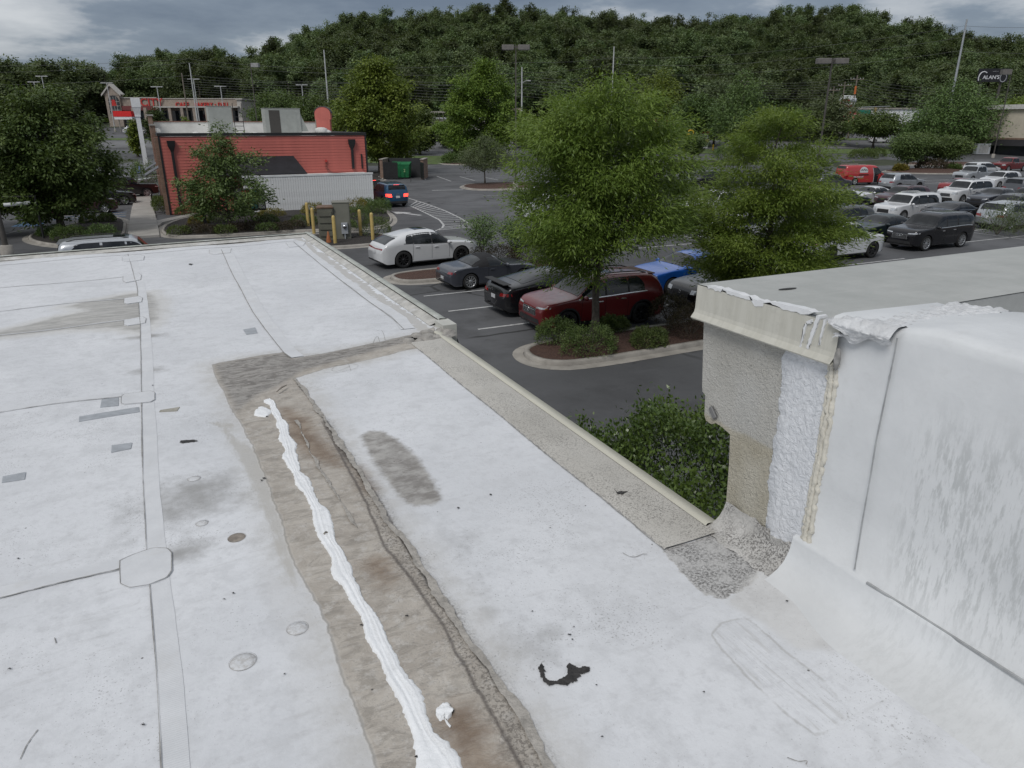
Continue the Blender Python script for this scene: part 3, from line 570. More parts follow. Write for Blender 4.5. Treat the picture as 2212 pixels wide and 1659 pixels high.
def wall_mem():
    s = NT('wall_membrane'); p = s.co('Position'); sp = s.n('ShaderNodeSeparateXYZ'); s.set(sp.inputs[0], p); z = sp.outputs[2]; y = sp.outputs[1]
    n1 = s.noise(3, 5, .6, p); n2 = s.noise(1, 4, .78, s.co('Position', scale=(24, 52, 10))); n3 = s.noise(14, 4, .7, p)
    c = s.mix(s.mr(n1, .3, .7), (.585, .60, .61), (.66, .675, .685))
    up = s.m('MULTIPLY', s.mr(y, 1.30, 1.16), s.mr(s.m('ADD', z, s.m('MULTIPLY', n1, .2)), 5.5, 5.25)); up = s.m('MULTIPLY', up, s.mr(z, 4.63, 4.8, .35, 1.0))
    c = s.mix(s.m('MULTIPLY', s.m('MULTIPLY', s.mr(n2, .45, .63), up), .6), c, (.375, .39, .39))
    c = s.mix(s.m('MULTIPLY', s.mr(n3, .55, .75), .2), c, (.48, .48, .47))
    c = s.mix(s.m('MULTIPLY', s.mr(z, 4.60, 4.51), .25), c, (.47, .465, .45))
    return s.done(c, .5, 0, s.m('ADD', s.m('MULTIPLY', n1, .9), s.m('MULTIPLY', n3, .25)), .4, .02, spec=.4)
M_WM = wall_mem()
# side parapet: membrane running from the roof up a cove, the wall, over the top
Pf = [(1.745, RZ-.004), (1.80, RZ+.006), (1.86, RZ+.026), (1.905, RZ+.052), (1.94, RZ+.095), (1.955, RZ+.14), (1.957, RZ+.155), (1.976, RZ+.16), (1.978, 4.9), (1.974, 5.2), (1.972, 5.49), (1.976, 5.518), (1.992, 5.532), (2.03, 5.538), (2.30, 5.534), (2.52, 5.525), (2.545, 5.51), (2.548, 4.8)]
ys = np.concatenate([np.linspace(-3, .2, 12), np.linspace(.3, 1.61, 62)]); V = []; k = len(Pf)
for y in ys:
    f = min(1, max(0, (y-1.22)/.3)); f = f*f*(3-2*f)
    for j, (x, z) in enumerate(Pf):
        if j >= 10: z = z-(.035*f)
        xx = x
        if j < 7: xx = x+ (1.958-x)*(.35*f)*(1 if y > 1.2 else 0)
        V.append((xx+.004*math.sin(y*9+z*7), y, z+(.003*math.sin(y*17+x*9) if j > 11 else 0)))
Q = [(i*k+j, i*k+j+1, (i+1)*k+j+1, (i+1)*k+j) for i in range(len(ys)-1) for j in range(k-1)]
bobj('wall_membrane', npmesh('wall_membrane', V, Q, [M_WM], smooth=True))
M_TERM = mat('seam_and_bar_shadow', (.33, .34, .345), .7, 0, .2, 12)  # grey of the wall seam; on the termination bar it paints in the shadow
def yz_strip(name, pts, w_, x, mt):
    P = np.array([XP(a, b, x)[1:] for a, b in pts]); V = []; rg = np.random.default_rng(3)
    L = np.concatenate([[0], np.cumsum(np.linalg.norm(np.diff(P, axis=0), axis=1))]); t = np.linspace(0, L[-1], 60); Y = np.interp(t, L, P[:, 0]); Z = np.interp(t, L, P[:, 1])
    T = np.stack([np.gradient(Y), np.gradient(Z)], 1); T /= np.linalg.norm(T, axis=1)[:, None]
    for i in range(60):
        o_ = w_*(1+.3*rg.normal()*.4)/2; V += [(x, Y[i]-T[i, 1]*o_, Z[i]+T[i, 0]*o_), (x, Y[i]+T[i, 1]*o_, Z[i]-T[i, 0]*o_)]
    return bobj(name, npmesh(name, V, [(2*i, 2*i+1, 2*i+3, 2*i+2) for i in range(59)], [mt]))
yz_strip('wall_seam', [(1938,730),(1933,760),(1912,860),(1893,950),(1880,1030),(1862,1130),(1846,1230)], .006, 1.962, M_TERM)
0 and yz_strip('caulk_seam', [(1806,772),(1802,830),(1790,900),(1770,1010)], .006, 1.962, M_LINE)
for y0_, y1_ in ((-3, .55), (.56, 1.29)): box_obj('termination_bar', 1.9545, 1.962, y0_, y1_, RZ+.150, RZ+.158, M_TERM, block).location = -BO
# slumped membrane heap where the wrapped top meets the coping
def lumps(name, mt, items, seed):
    rg = np.random.default_rng(seed); bm = bmesh.new()
    for (x, y, z, rx, ry, rz_) in items:
        m4 = Matrix.Translation((x, y, z)) @ Matrix.Diagonal((rx, ry, rz_, 1)); r_ = bmesh.ops.create_icosphere(bm, subdivisions=3, radius=1, matrix=m4)
        for v_ in r_['verts']:
            d = Vector((v_.co.x-x, v_.co.y-y, v_.co.z-z)); n_ = math.sin(v_.co.y*37+v_.co.x*23+seed)*math.sin(v_.co.z*41+v_.co.y*19)
            v_.co = Vector((x, y, z))+d*(1+.16*n_+.06*rg.normal()*.4)
    for f in bm.faces: f.smooth = True
    me = bpy.data.meshes.new(name); bm.to_mesh(me); bm.free(); me.materials.append(mt); return bobj(name, me)
M_HEAP = mat('slumped_coating', (.60, .61, .62), .5, 0, .12, 16, .5, 40, dirt=.5, dirtcol=(.36, .36, .35))
rg_ = np.random.default_rng(4); na, nb2 = 70, 44; V = []
for i_ in range(na):
    a_ = i_/(na-1)
    for j_ in range(nb2):
        b_ = j_/(nb2-1); y = 1.36+.20*b_+(.022*math.sin(a_*19)+.018*math.sin(a_*47+1)+.012*math.sin(a_*90))*(b_**3)
        wr = .0028*math.sin(y*75+a_*23)+.0026*math.sin(y*40-a_*61)+.0016*math.sin(y*131+a_*140)+rg_.normal(0, .0005); sA = a_*.80
        if sA < .60: x, z = 2.56-sA, 5.507+abs(wr)*1.5-.018*b_**2+.012*math.exp(-((sA-.58)/.05)**2)
        elif sA < .63: f = (sA-.60)/.03; x, z = 1.96-.02*f-abs(wr)*.6, 5.512+abs(wr)*.8-.02*f
        else: f = (sA-.63)/.17; x, z = 1.938+.020*f*(b_ < .9)-abs(wr)*1.3*(1-f*.5), 5.49-.055*f*(.35+.65*b_*(1 if b_ > .45 else .8))*(1+.25*math.sin(y*60))
        if b_ > .97 or i_ in (0, na-1): z -= .006 if sA < .6 else 0
        V.append((x, y, z))
i_ = np.arange((na-1)*(nb2-1)); a_ = (i_//(nb2-1))*nb2+i_ % (nb2-1); bobj('slumped_coating', npmesh('slumped_coating', V, np.stack([a_, a_+1, a_+1+nb2, a_+nb2], 1), [M_HEAP], smooth=True))
lumps('gap_stuffing', M_LINE, [(1.955, 1.545, 5.37, .01, .012, .04)], 5)
# flashing foot and mildewed coating in the corner
s_f = NT('grimy_coating'); p_ = s_f.co('Position'); c_ = s_f.mix(s_f.mr(s_f.noise(9, 4, .6, p_), .3, .7), (.40, .39, .37), (.54, .53, .51)); c_ = s_f.mix(s_f.m('MULTIPLY', s_f.mr(s_f.noise(130, 4, .75, p_), .46, .56), s_f.mr(s_f.noise(8, 4, .6, p_), .38, .62, .15, .9)), c_, (.12, .115, .11)); M_FOOT = s_f.done(c_, .8, 0, s_f.noise(40, 4, .7, p_), .6, .015)
mb = MB(); Pf = [(1.86, RZ+.002), (1.90, RZ+.008), (1.935, RZ+.022), (1.958, RZ+.045), (1.969, RZ+.075), (1.976, RZ+.11)]
ys = np.linspace(1.58, 1.99, 40); V = [(x-.006*math.sin(y*40+z*30)-.008*random.random()*(j < 2), y, z+.004*math.sin(y*60+j)) for y in ys for j, (x, z) in enumerate(Pf)]; k = len(Pf)
bobj('flashing_foot', npmesh('flashing_foot', V, [(i*k+j, i*k+j+1, (i+1)*k+j+1, (i+1)*k+j) for i in range(39) for j in range(k-1)], [M_FOOT], smooth=True))
wallpatch('grimy_band', [(1566,1112),(1600,1130),(1650,1148),(1690,1170),(1722,1192),(1716,1228),(1680,1212),(1620,1170),(1566,1135)], M_FOOT, 1.968, .008, 8, 8)
# inner face of the street parapet and lower roof behind it, body below
box_obj('roof_field', 2.5, 14, -3, 1.585, 4.4, 4.62, M_WM, block).location = -BO
box_obj('inner_wall', 2.555, 14, 1.588, 1.62, 4.6, ZT-.004, mat('inner_membrane', (.40, .405, .39), .6, 0, .12, 5, .1, 30, dirt=.35, dirtcol=(.55, .55, .53)), block).location = -BO
box_obj('exterior_wall', 1.985, 13.9, -3, 1.98, 0.0, 4.42, M_STUC, block).location = -BO
mb = MB(); mb.bevbox(-.006, .006, -.028, .028, -.012, .012, .005, Matrix.Translation((1.974, 2.115, 4.965)) @ Euler((.8, 0, 0)).to_matrix().to_4x4()); bobj('wall_clip', mb.mesh('wall_clip', mat('clip_grey', (.16, .16, .16), .5)))
for (px, py) in ((1696,624),(1697,625)): pass
q = G(1697, 624, ZT); mb = MB(); mb.add([(q[0]+a*.045*math.cos(t)-.01*math.sin(t), q[1]+.012*math.sin(t)-a*0.01, ZT+.003) for a, t in [(1, .4*i) for i in range(16)]], [tuple(range(16))]); bobj('tar_smear', mb.mesh('tar_smear', M_TAR))
q = G(1336, 1068, RZ); blob('tar_smear', [(1326,1062),(1332,1068),(1340,1066),(1350,1068),(1356,1067),(1344,1073),(1334,1072)], .014, M_TAR, seed=31)

s_p = NT('fastener_plate'); p_ = s_p.co('Position'); c_ = s_p.mix(s_p.mr(s_p.noise(60, 4, .7, p_), .42, .6), (.585, .595, .61), (.47, .465, .46)); M_PLT = s_p.done(c_, .65, 0, s_p.noise(80, 3, .6, p_), .3, .01)
for i, ((px, py), r_) in enumerate(DISC):
    q = rp(px, py); zq = float(roof_z(*q)); mb = MB(); mb.lathe([(r_, -.002), (r_*.96, .001), (r_*.4, .0012), (.0005, .0015)], 26, Matrix.Translation((*q, zq))); obj('fastener_plate', mb.mesh('fastener_plate', M_PLT if i else mat('brown_plate', (.24, .21, .18), .8, 0, .3, 30)), store)
    mb = MB(); mb.lathe([(r_+.0006, .003), (r_-.0006, .0036)], 26, Matrix.Translation((*q, zq))); obj('plate_ring', mb.mesh('plate_ring', M_LINE), store)
# =============== ground, parking lot, kerbs, markings ===============
def asphalt(name, base, dark, crack=.5):
    s = NT(name); p = s.co('Position'); n0 = s.noise(.055, 4, .6, p); n1 = s.noise(.35, 5, .65, p); n2 = s.noise(30, 3, .6, p)
    c = s.mix(s.mr(n0, .35, .65), base, tuple(q*1.9 for q in base)); c = s.mix(s.m('MULTIPLY', s.mr(n1, .45, .7), .55), c, dark)
    st = s.noise(.5, 5, .7, s.co('Position', scale=(.35, 2.4, 1))); c = s.mix(s.m('MULTIPLY', s.mr(st, .52, .72), .4), c, tuple(q*1.9 for q in base))
    if crack:
        v = s.voro(.21, s.mix(.12, p, s.noise(1.3, 4, .6, p, col=True)), 'DISTANCE_TO_EDGE'); c = s.mix(s.m('MULTIPLY', s.m('MULTIPLY', s.mr(v, .012, .004), s.mr(s.noise(.13, 2, .5, p), .5, .56)), crack), c, (.018, .018, .018))
    c = s.mix(s.m('MULTIPLY', s.mr(n2, .55, .75), .35), c, (.11, .11, .11)); c = s.mix(s.m('MULTIPLY', s.mr(s.noise(1.1, 3, .5, p), .66, .74), .5), c, (.022, .022, .023))
    return s.done(c, s.mr(n1, .3, .7, .68, .9), 0, n2, .25, .01)
M_ASPH = asphalt('lot_asphalt', (.056, .057, .060), (.038, .038, .040), .9); M_ROAD = asphalt('road_asphalt', (.085, .085, .087), (.065, .065, .067), 0)
M_CONC = mat('kerb_concrete', (.31, .29, .26), .85, 0, .18, 1.7, .3, 60, dirt=.6, dirtcol=(.12, .11, .10)); M_WALK = mat('walk_concrete', (.33, .315, .29), .85, 0, .12, .9, .2, 50, dirt=.4, dirtcol=(.19, .18, .16))
M_PAINT = mat('white_line_paint', (.46, .46, .455), .7, 0, .2, 5, .2, 60, dirt=.75, dirtcol=(.13, .13, .13)); M_BLUEP = mat('blue_line_paint', (.06, .17, .33), .7, 0, .25, 4, .2, 60, dirt=.6, dirtcol=(.08, .08, .08))
def mulch(name, a, b):
    s = NT(name); p = s.co('Position'); n1 = s.noise(14, 5, .75, p); v = s.voro(22, p, out=1)
    c = s.mix(s.mr(n1, .3, .7), a, b); c = s.mix(s.m('MULTIPLY', s.mr(s.noise(40, 3, .7, p), .5, .7), .5), c, tuple(q*.35 for q in a)); return s.done(c, .95, 0, n1, 1.0, .06)
M_MULCH = mulch('red_brown_mulch', (.05, .026, .019), (.115, .062, .045)); M_DMULCH = mulch('dark_mulch', (.017, .015, .014), (.055, .047, .042))
M_GRASS = mat('grass_verge', (.075, .115, .03), .95, 0, .35, 1.5, .8, 30, dirt=.5, dirtcol=(.13, .11, .06)); M_FLOOR = mat('woodland_floor', (.028, .034, .015), 1.0, 0, .4, .2, .3, 3)
xs = np.arange(-420, 780, 12.0); ys = np.arange(-160, 900, 12.0); X, Y = np.meshgrid(xs, ys); X = X.ravel(); Y = Y.ravel(); nx = len(xs)
i = np.arange((nx-1)*(len(ys)-1)); a = (i//(nx-1))*nx+i % (nx-1); QG = np.stack([a, a+1, a+1+nx, a+nx], 1)
struct('ground', npmesh('ground', np.c_[X, Y, terrain(X, Y)-.03], QG, [M_FLOOR], smooth=True))
def draped(name, u0, u1, d0, d1, mt, lift, step=6.0, kind='structure'):
    """sheet over the terrain; u across the view axis, d along it"""
    us = np.linspace(u0, u1, max(2, int((u1-u0)/step))); ds = np.linspace(d0, d1, max(2, int((d1-d0)/step))); U, D = np.meshgrid(us, ds); U = U.ravel(); D = D.ravel()
    X = U*math.cos(AZ)+D*math.sin(AZ); Y = -U*math.sin(AZ)+D*math.cos(AZ); n = len(us); i = np.arange((n-1)*(len(ds)-1)); a = (i//(n-1))*n+i % (n-1)
    o = obj(name, npmesh(name, np.c_[X, Y, terrain(X, Y)+lift], np.stack([a, a+1, a+1+n, a+n], 1), [mt], smooth=True)); o['kind'] = kind; return o
draped('parking_lot', -190, 230, -60, 252, M_ASPH, .0)
draped('road', -200, 240, 158, 181, M_ROAD, .03)
draped('grass_verge', 26, 240, 145, 156, M_GRASS, .05); draped('grass_verge', -200, 240, 183, 190, M_GRASS, .05); draped('grass_verge', -30, -3, 124, 140, M_GRASS, .05)
for u in (-200, 240): pass
for k, u in enumerate(range(-180, 236, 12)):
    p0 = [(u, 169.4), (u+4, 169.4), (u+4, 169.6), (u, 169.6)]; V = []
    for uu, dd in p0: x = uu*math.cos(AZ)+dd*math.sin(AZ); y = -uu*math.sin(AZ)+dd*math.cos(AZ); V.append((x, y, float(terrain(x, y))+.05))
    if abs(u) < 100: mb = MB(); mb.poly(V); o = obj('lane_dash', mb.mesh('lane_dash', M_PAINT)); o['kind'] = 'structure'
def smooth_closed(P, n=10, it=2):
    P = np.array(P, float)
    for _ in range(it): Q = np.roll(P, -1, 0); P = np.stack([P*.75+Q*.25, P*.25+Q*.75], 1).reshape(-1, 2)
    return P
def offset(P, d):
    T = np.roll(P, -1, 0)-np.roll(P, 1, 0); T /= np.linalg.norm(T, axis=1)[:, None]; return P+np.stack([-T[:, 1], T[:, 0]], 1)*d
def island(name, outline, mt, z=0.0, gutter=.32, kerb=.16, h=.14, dome=.10, seed=0):
    """raised planting bed: gutter pan, kerb ring and bumpy mulch; outline counter-clockwise = outer kerb face"""
    P = smooth_closed(outline); 
    if np.sum(P[:, 0]*np.roll(P[:, 1], -1)-P[:, 1]*np.roll(P[:, 0], -1)) < 0: P = P[::-1]
    n = len(P); c = P.mean(0); root = link(bpy.data.objects.new(name, None)); root.location = (*c, z); root['kind'] = 'structure'
    def ring(rs): 
        V = []
        for d, zz in rs: V += [(*q, zz) for q in offset(P, d)-c]
        k = len(rs); return V, [(j*n+i, j*n+(i+1) % n, (j+1)*n+(i+1) % n, (j+1)*n+i) for j in range(k-1) for i in range(n)]
    V, Fc = ring([(-gutter, .006), (-gutter*.5, .012), (-.01, .016)]); obj('gutter', npmesh('gutter', V, Fc, [M_CONC]), root)
    V, Fc = ring([(0, .0), (.015, h*.7), (.04, h), (kerb, h), (kerb+.01, h-.08)]); obj('kerb', npmesh('kerb', V, Fc, [M_CONC], smooth=True), root)
    rg = np.random.default_rng(seed); I = offset(P, kerb)-c; V = []; Fc = []; K = 9
    for j in range(K):
        f = 1-j/(K-.99)
        for q in I*f: V.append((*q, h-.03+dome*(1-f**2)+rg.normal(0, .012)*(j > 0)))
    Fc = [(j*n+i, j*n+(i+1) % n, (j+1)*n+(i+1) % n, (j+1)*n+i) for j in range(K-1) for i in range(n)]
    obj('mulch', npmesh('mulch', V, Fc, [mt], smooth=True), root); return root
def rr(x0, x1, y0, y1, r=1.0): return [(x0+r, y0), (x1-r, y0), (x1, y0+r), (x1, y1-r), (x1-r, y1), (x0+r, y1), (x0, y1-r), (x0, y0+r)]
island('planting_island', [(9.6, 15.5), (13, 15.55), (17, 15.6), (19.3, 15.7), (19.3, 17.75), (15, 17.75), (11, 17.75), (9.6, 17.75), (8.8, 17.4), (8.55, 16.6), (8.8, 15.9)], M_MULCH, seed=1)
island('planting_island', [(9.4, 27.5), (13, 27.6), (17.5, 27.6), (17.8, 28.5), (17.5, 29.9), (13, 29.9), (9.8, 29.9), (8.6, 29.5), (8.35, 28.8), (8.5, 27.9)], M_MULCH, seed=2)
island('planting_bed', [(-.1, 45.8), (3, 45.0), (7, 45.2), (11, 44.3), (12.8, 44.6), (14.2, 47.3), (15.1, 51), (15.6, 55), (15.6, 57.7), (9, 57.7), (2.6, 57.7), (2.75, 56.9), (.2, 52.5)], M_DMULCH, seed=3, dome=.2)
island('planting_bed', [(7.0, 38.2), (8.5, 37.8), (10.4, 37.9), (11.6, 38.8), (11.9, 40.5), (11.4, 42.6), (9, 43.3), (7.4, 42.8), (6.7, 40.5)], M_DMULCH, seed=4, dome=.05)
island('planting_bed', [(-6.9, 48.2), (-5.6, 45.4), (-3.2, 43.2), (-2.2, 43.4), (-1.9, 48), (-2.0, 57), (-3.5, 58), (-5.5, 54), (-6.9, 51)], M_DMULCH, seed=5)
island('planting_island', [(29.5, 66.9), (34, 66.3), (44, 68), (44, 71.5), (36, 75.2), (31, 74.8), (28.9, 71.5), (28.6, 68.6)], M_MULCH, seed=6)
island('planting_island', [(44.5, 113), (50, 112), (66, 118), (64, 126), (52, 134), (46, 128), (43.5, 119)], M_MULCH, seed=7)
island('planting_island', [(90.5, 67.6), (93, 64), (97, 62.3), (106, 66), (106, 70), (100, 73), (93, 71.5)], M_MULCH, seed=8, dome=.35)
island('planting_island', [(112, 92), (118, 90), (128, 93), (128, 99), (118, 101), (112, 97)], M_MULCH, seed=9)
island('planting_island', [(110, 76), (122, 72), (134, 74), (136, 84), (126, 90), (114, 86)], M_MULCH, seed=10)
island('planting_island', [(88, 101), (100, 100), (112, 104), (112, 112), (98, 116), (88, 110)], M_MULCH, seed=13)
island('planting_bed', [(20, 84), (25, 84), (25, 91), (33, 95), (33, 101), (22, 101), (19, 95)], M_DMULCH, seed=11)
island('planting_island', [(43.5, 17.4), (50, 17.6), (64, 18), (64, 21.5), (50, 21.2), (43.5, 20.6)], M_MULCH, seed=12)
# sidewalk beside the red restaurant: slabs with joints
def slab(pts, z=.13):
    n = len(pts); V = [(*p, z) for p in pts]+[(*p, 0) for p in pts]; return V, [tuple(range(n))]+[(n+i, n+(i+1) % n, (i+1) % n, i) for i in range(n)]
walk = link(bpy.data.objects.new('sidewalk', None)); walk['kind'] = 'structure'
y = 46.5; k = 0
while y < 96:
    x0 = -1.78+.012*max(0, y-60); x1 = -.12-.012*(y-50)*(y > 50); mb = MB(); mb.add(*slab([(x0, y), (x1, y), (x1, y+2.95), (x0, y+2.95)])); obj('slab', mb.mesh('slab', M_WALK), walk); y += 3.0
for q in ([(-.10, 51), (.15, 52.7), (2.6, 56.9), (2.3, 57.6), (-.15, 54.0)],): mb = MB(); mb.add(*slab(q, .132)); obj('slab', mb.mesh('slab', M_WALK), walk)
# painted markings
def paint(pts, mt=None, z=.006, name='parking_line'):
    mb = MB(); mb.poly([(float(p[0]), float(p[1]), float(terrain(p[0], p[1]))+z) for p in pts]); o = obj(name, mb.mesh(name, mt or M_PAINT)); o['kind'] = 'structure'; return o
def pline(A, B, w_=.11, **k):
    A = np.array(A[:2], float); B = np.array(B[:2], float); d = (B-A)/np.linalg.norm(B-A); n = np.array([-d[1], d[0]])*w_/2; return paint([A-n, B-n, B+n, A+n], **k)
for y in (17.55, 20.1, 22.7, 25.3): pline((8.6 if y > 18 else 13.8, y), (13.3, y)); pline((13.9, y), (18.6, y))
for x0, yy0, yy1 in ((27.5, 20, 44), (44.2, 22, 44), (62.5, 26, 56), (81, 40, 66)):
    y = yy0
    while y < yy1: pline((x0-4.9, y), (x0+4.9, y)); y += 2.75
    pline((x0, yy0), (x0, yy1))
for a, b in (((640,378),(745,415)), ((808,380),(920,410)), ((990,385),(1090,405)), ((530,380),(560,405))):
    f = lambda q: ((1400+q[0]*.5425)*.54004, (500+q[1]*.5425)*.54004); pline(G(*f(a)), G(*f(b)), .13)
def c3(x, y): return ((1400+x*.5425)*.54004, (500+y*.5425)*.54004)
pline(G(*c3(605, 482)), G(*c3(835, 478)), .35); pline(G(*c3(980, 521)), G(*c3(1150, 517)), .12); pline(G(*c3(1080, 548)), G(*c3(1150, 546)), .12)
# hatched zone beside the drive-through lane
hb = [G(*c3(*q))[:2] for q in ((432, 540), (560, 580), (700, 632), (805, 682), (900, 740))]; ha = [G(*c3(*q))[:2] for q in ((432, 590), (560, 650), (660, 700), (692, 738), (680, 760), (596, 795))]
for P in (hb, ha):
    for i in range(len(P)-1): pline(P[i], P[i+1], .14)
HB = np.array(hb); HA = np.array(ha[:4])
for k in range(16):
    t = (k+.7)/16; 
    def at(P, t): L = np.concatenate([[0], np.cumsum(np.linalg.norm(np.diff(P, axis=0), axis=1))]); L /= L[-1]; return np.array([np.interp(t, L, P[:, 0]), np.interp(t, L, P[:, 1])])
    pline(at(HA, t), at(HB, min(1, t*.93+.10)), .13)
for k in range(3): A = G(*c3(690-k*28, 752+k*12))[:2]; pline(A, A+np.array([3.2-.2*k, .4]), .13)
def arrow(c, ang, s_=1.0):
    c = np.array(c[:2]); R2 = np.array([[math.cos(ang), -math.sin(ang)], [math.sin(ang), math.cos(ang)]])
    paint([c+R2@np.array(q)*s_ for q in ((-.14, -1.4), (.14, -1.4), (.14, .1), (.55, .1), (0, 1.4), (-.55, .1), (-.14, .1))], name='lane_arrow')
arrow(G(*c3(410, 652)), .35, 1.25); arrow(G(*c3(550, 281)), .9, 1.6)
# accessible bay by the left tree
for k in range(6): pline((-7.4+.0*k, 58.5+k*.75), (-2.1, 58.1+k*.75+.5), .13, mt=M_PAINT if k % 2 else M_BLUEP)
paint([(-8.6, 55.5), (-7.0, 55.2), (-6.8, 57.6), (-8.4, 57.9)], M_BLUEP); pline((-9.5, 48.6), (-6.9, 56.5), .12); pline((-12, 47.5), (-8.6, 47), .12)
# =============== red restaurant ===============
RB = thing('red_restaurant', 'red clapboard restaurant with black trim and rooftop units', 'building', (8.15, 58, 0)); RBO = Vector((8.15, 58, 0))
def part(parent, off, name, me): o = obj(name, me, parent); o.location = -off; return o
M_RED = mat('red_clapboard', (.50, .135, .108), .55, 0, .07, 1.2, .12, 60, dirt=.22, dirtcol=(.22, .05, .045)); M_BLK = mat('black_metal', (.018, .018, .019), .45, 0, .2, 4)
M_WROOF = mat('white_flat_roof', (.62, .615, .59), .7, 0, .1, .8, .1, 20, dirt=.4, dirtcol=(.40, .38, .34))
def brick(name, a, b, sc):
    s = NT(name); v = s.co('Object', rot=(math.pi/2, 0, 0)); n = s.n('ShaderNodeTexBrick'); s.set(n.inputs['Vector'], v); n.inputs['Scale'].default_value = sc; n.inputs['Mortar Size'].default_value = .015
    s.set(n.inputs['Color1'], a); s.set(n.inputs['Color2'], b); s.set(n.inputs['Mortar'], (.24, .22, .2)); return s.done(s.mix(s.m('MULTIPLY', s.mr(s.noise(1.5, 5, .6, s.co('Object')), .4, .7), .4), n.outputs[0], tuple(q*.5 for q in a)), .85, 0, n.outputs[1], -.4, .01)
M_BRICK = brick('brown_brick', (.19, .12, .085), (.26, .165, .115), 4.0); M_BRICK2 = brick('tan_brick', (.30, .245, .20), (.36, .30, .25), 2.0)
xl, xr, yf, yb, zt = .80, 15.5, 58.0, 76.0, 5.55
part(RB, RBO, 'wall', (lambda m: (m.box(xl+.03, xr-.03, yf+.03, yb, 0, zt-.45), m)[1])(MB()).mesh('wall', M_RED))
bd = MB(); bd.add([(-7.35, -.028, 0), (7.35, -.028, 0), (7.35, -.004, .205), (-7.35, -.004, .205), (-7.35, .03, 0), (7.35, .03, 0), (7.35, .03, .205), (-7.35, .03, .205)], [(0, 1, 2, 3), (4, 0, 3, 7), (1, 5, 6, 2), (3, 2, 6, 7), (4, 5, 1, 0)]); bdm = bd.mesh('clapboard', M_RED)
for k in range(26): obj('clapboard', bdm, RB, loc=(0, 0, .1+k*.203))
sd_ = MB(); sd_.add([(-.025, 0, 0), (-.025, 9, 0), (-.003, 9, .205), (-.003, 0, .205)], [(1, 0, 3, 2)]); sdm = sd_.mesh('clapboard_side', M_RED)
for k in range(26): o = obj('clapboard', sdm, RB, loc=(xl-RBO.x+.02, .2, .1+k*.203))
mb = MB(); mb.box(xl-.06, xr+.06, yf-.09, yf+.35, zt-.16, zt+.05); mb.box(xl-.06, xl+.3, yf+.35, yb, zt-.16, zt+.05); mb.box(xr-.3, xr+.06, yf+.35, yb, zt-.16, zt+.05); part(RB, RBO, 'cornice', mb.mesh('cornice', M_BLK))
mb = MB(); mb.box(xl+.3, xr-.3, yf+.35, yb-.3, zt-.45, zt-.28); part(RB, RBO, 'flat_roof', mb.mesh('flat_roof', M_WROOF))
mb = MB(); mb.box(xl+.06, xr-.06, yb-.3, yb, zt-.5, zt+.85); mb.box(xl+.06, xl+.32, yf+6, yb-.3, zt-.4, zt+.30); part(RB, RBO, 'parapet', mb.mesh('parapet', M_WROOF))
mb = MB(); mb.box(xl, xr, yb-.36, yb+.05, zt+.85, zt+.93); part(RB, RBO, 'parapet_cap', mb.mesh('parapet_cap', mat('rust_cap', (.2, .1, .075), .6)))
for x in (xl-.045, xr-.09): mb = MB(); mb.box(x, x+.135, yf-.06, yf+.10, 0, zt-.16); part(RB, RBO, 'corner_trim', mb.mesh('corner_trim', M_BLK))
for x in (1.55, 14.35):
    mb = MB(); mb.add([(x-.27, yf-.30, 5.10), (x+.27, yf-.30, 5.10), (x+.27, yf-.03, 5.10), (x-.27, yf-.03, 5.10), (x-.24, yf-.26, 4.75), (x+.24, yf-.26, 4.75), (x+.24, yf-.03, 4.75), (x-.24, yf-.03, 4.75), (x-.09, yf-.18, 4.35), (x+.09, yf-.18, 4.35), (x+.09, yf-.03, 4.35), (x-.09, yf-.03, 4.35)], [(0,1,2,3),(4,5,1,0),(5,6,2,1),(7,4,0,3),(8,9,5,4),(9,10,6,5),(11,8,4,7)]); mb.box(x-.09, x+.09, yf-.18, yf-.03, .25 if x < 5 else 2.9, 4.36); part(RB, RBO, 'downspout', mb.mesh('downspout', M_BLK))
mb = MB(); mb.box(15.02, 15.12, yf-.12, yf-.03, 2.9, 4.0); part(RB, RBO, 'conduit', mb.mesh('conduit', M_BLK))
# screened yard of white upright boards, with its low roof and black awning
FE = thing('board_fence', 'white upright board screen in front of the red clapboard wall', 'fence', (10.6, 55.6, 0)); FEO = Vector((10.6, 55.6, 0))
M_WB = mat('white_board', (.70, .71, .71), .6, 0, .09, 2.2, .12, 50, dirt=.3, dirtcol=(.36, .36, .35)); fx0, fx1, fy = 5.75, 15.2, 55.6; nb = 54; bw_ = (fx1-fx0)/nb
bm_ = []
for j in range(3):
    m_ = MB(); m_.bevbox(-bw_/2+.006, bw_/2-.006, -.02, .02, .15, 2.62, .006); bm_.append(m_.mesh('board', M_WB))
for k in range(nb): o = obj('board', bm_[k % 3], FE, loc=(fx0+(k+.5)*bw_-FEO.x, random.uniform(-.006, .006), random.uniform(-.01, .01)))
mb = MB(); mb.box(fx0-.04, fx1+.05, fy-.05, fy+.1, 2.60, 2.73); part(FE, FEO, 'cap_rail', mb.mesh('cap_rail', M_WB)); mb = MB(); mb.box(fx0, fx1, fy+.021, fy+.06, .2, 2.6); part(FE, FEO, 'backing', mb.mesh('backing', mat('fence_gap', (.12, .12, .115), .9)))
mb = MB(); mb.box(fx1-.05, fx1+.03, fy+.1, 57.93, .1, 2.6); part(FE, FEO, 'side_panel', mb.mesh('side_panel', M_WB)); mb = MB(); mb.box(10.4, fx1-.06, fy+.12, 57.93, 2.52, 2.64); part(FE, FEO, 'low_roof', mb.mesh('low_roof', M_WROOF))
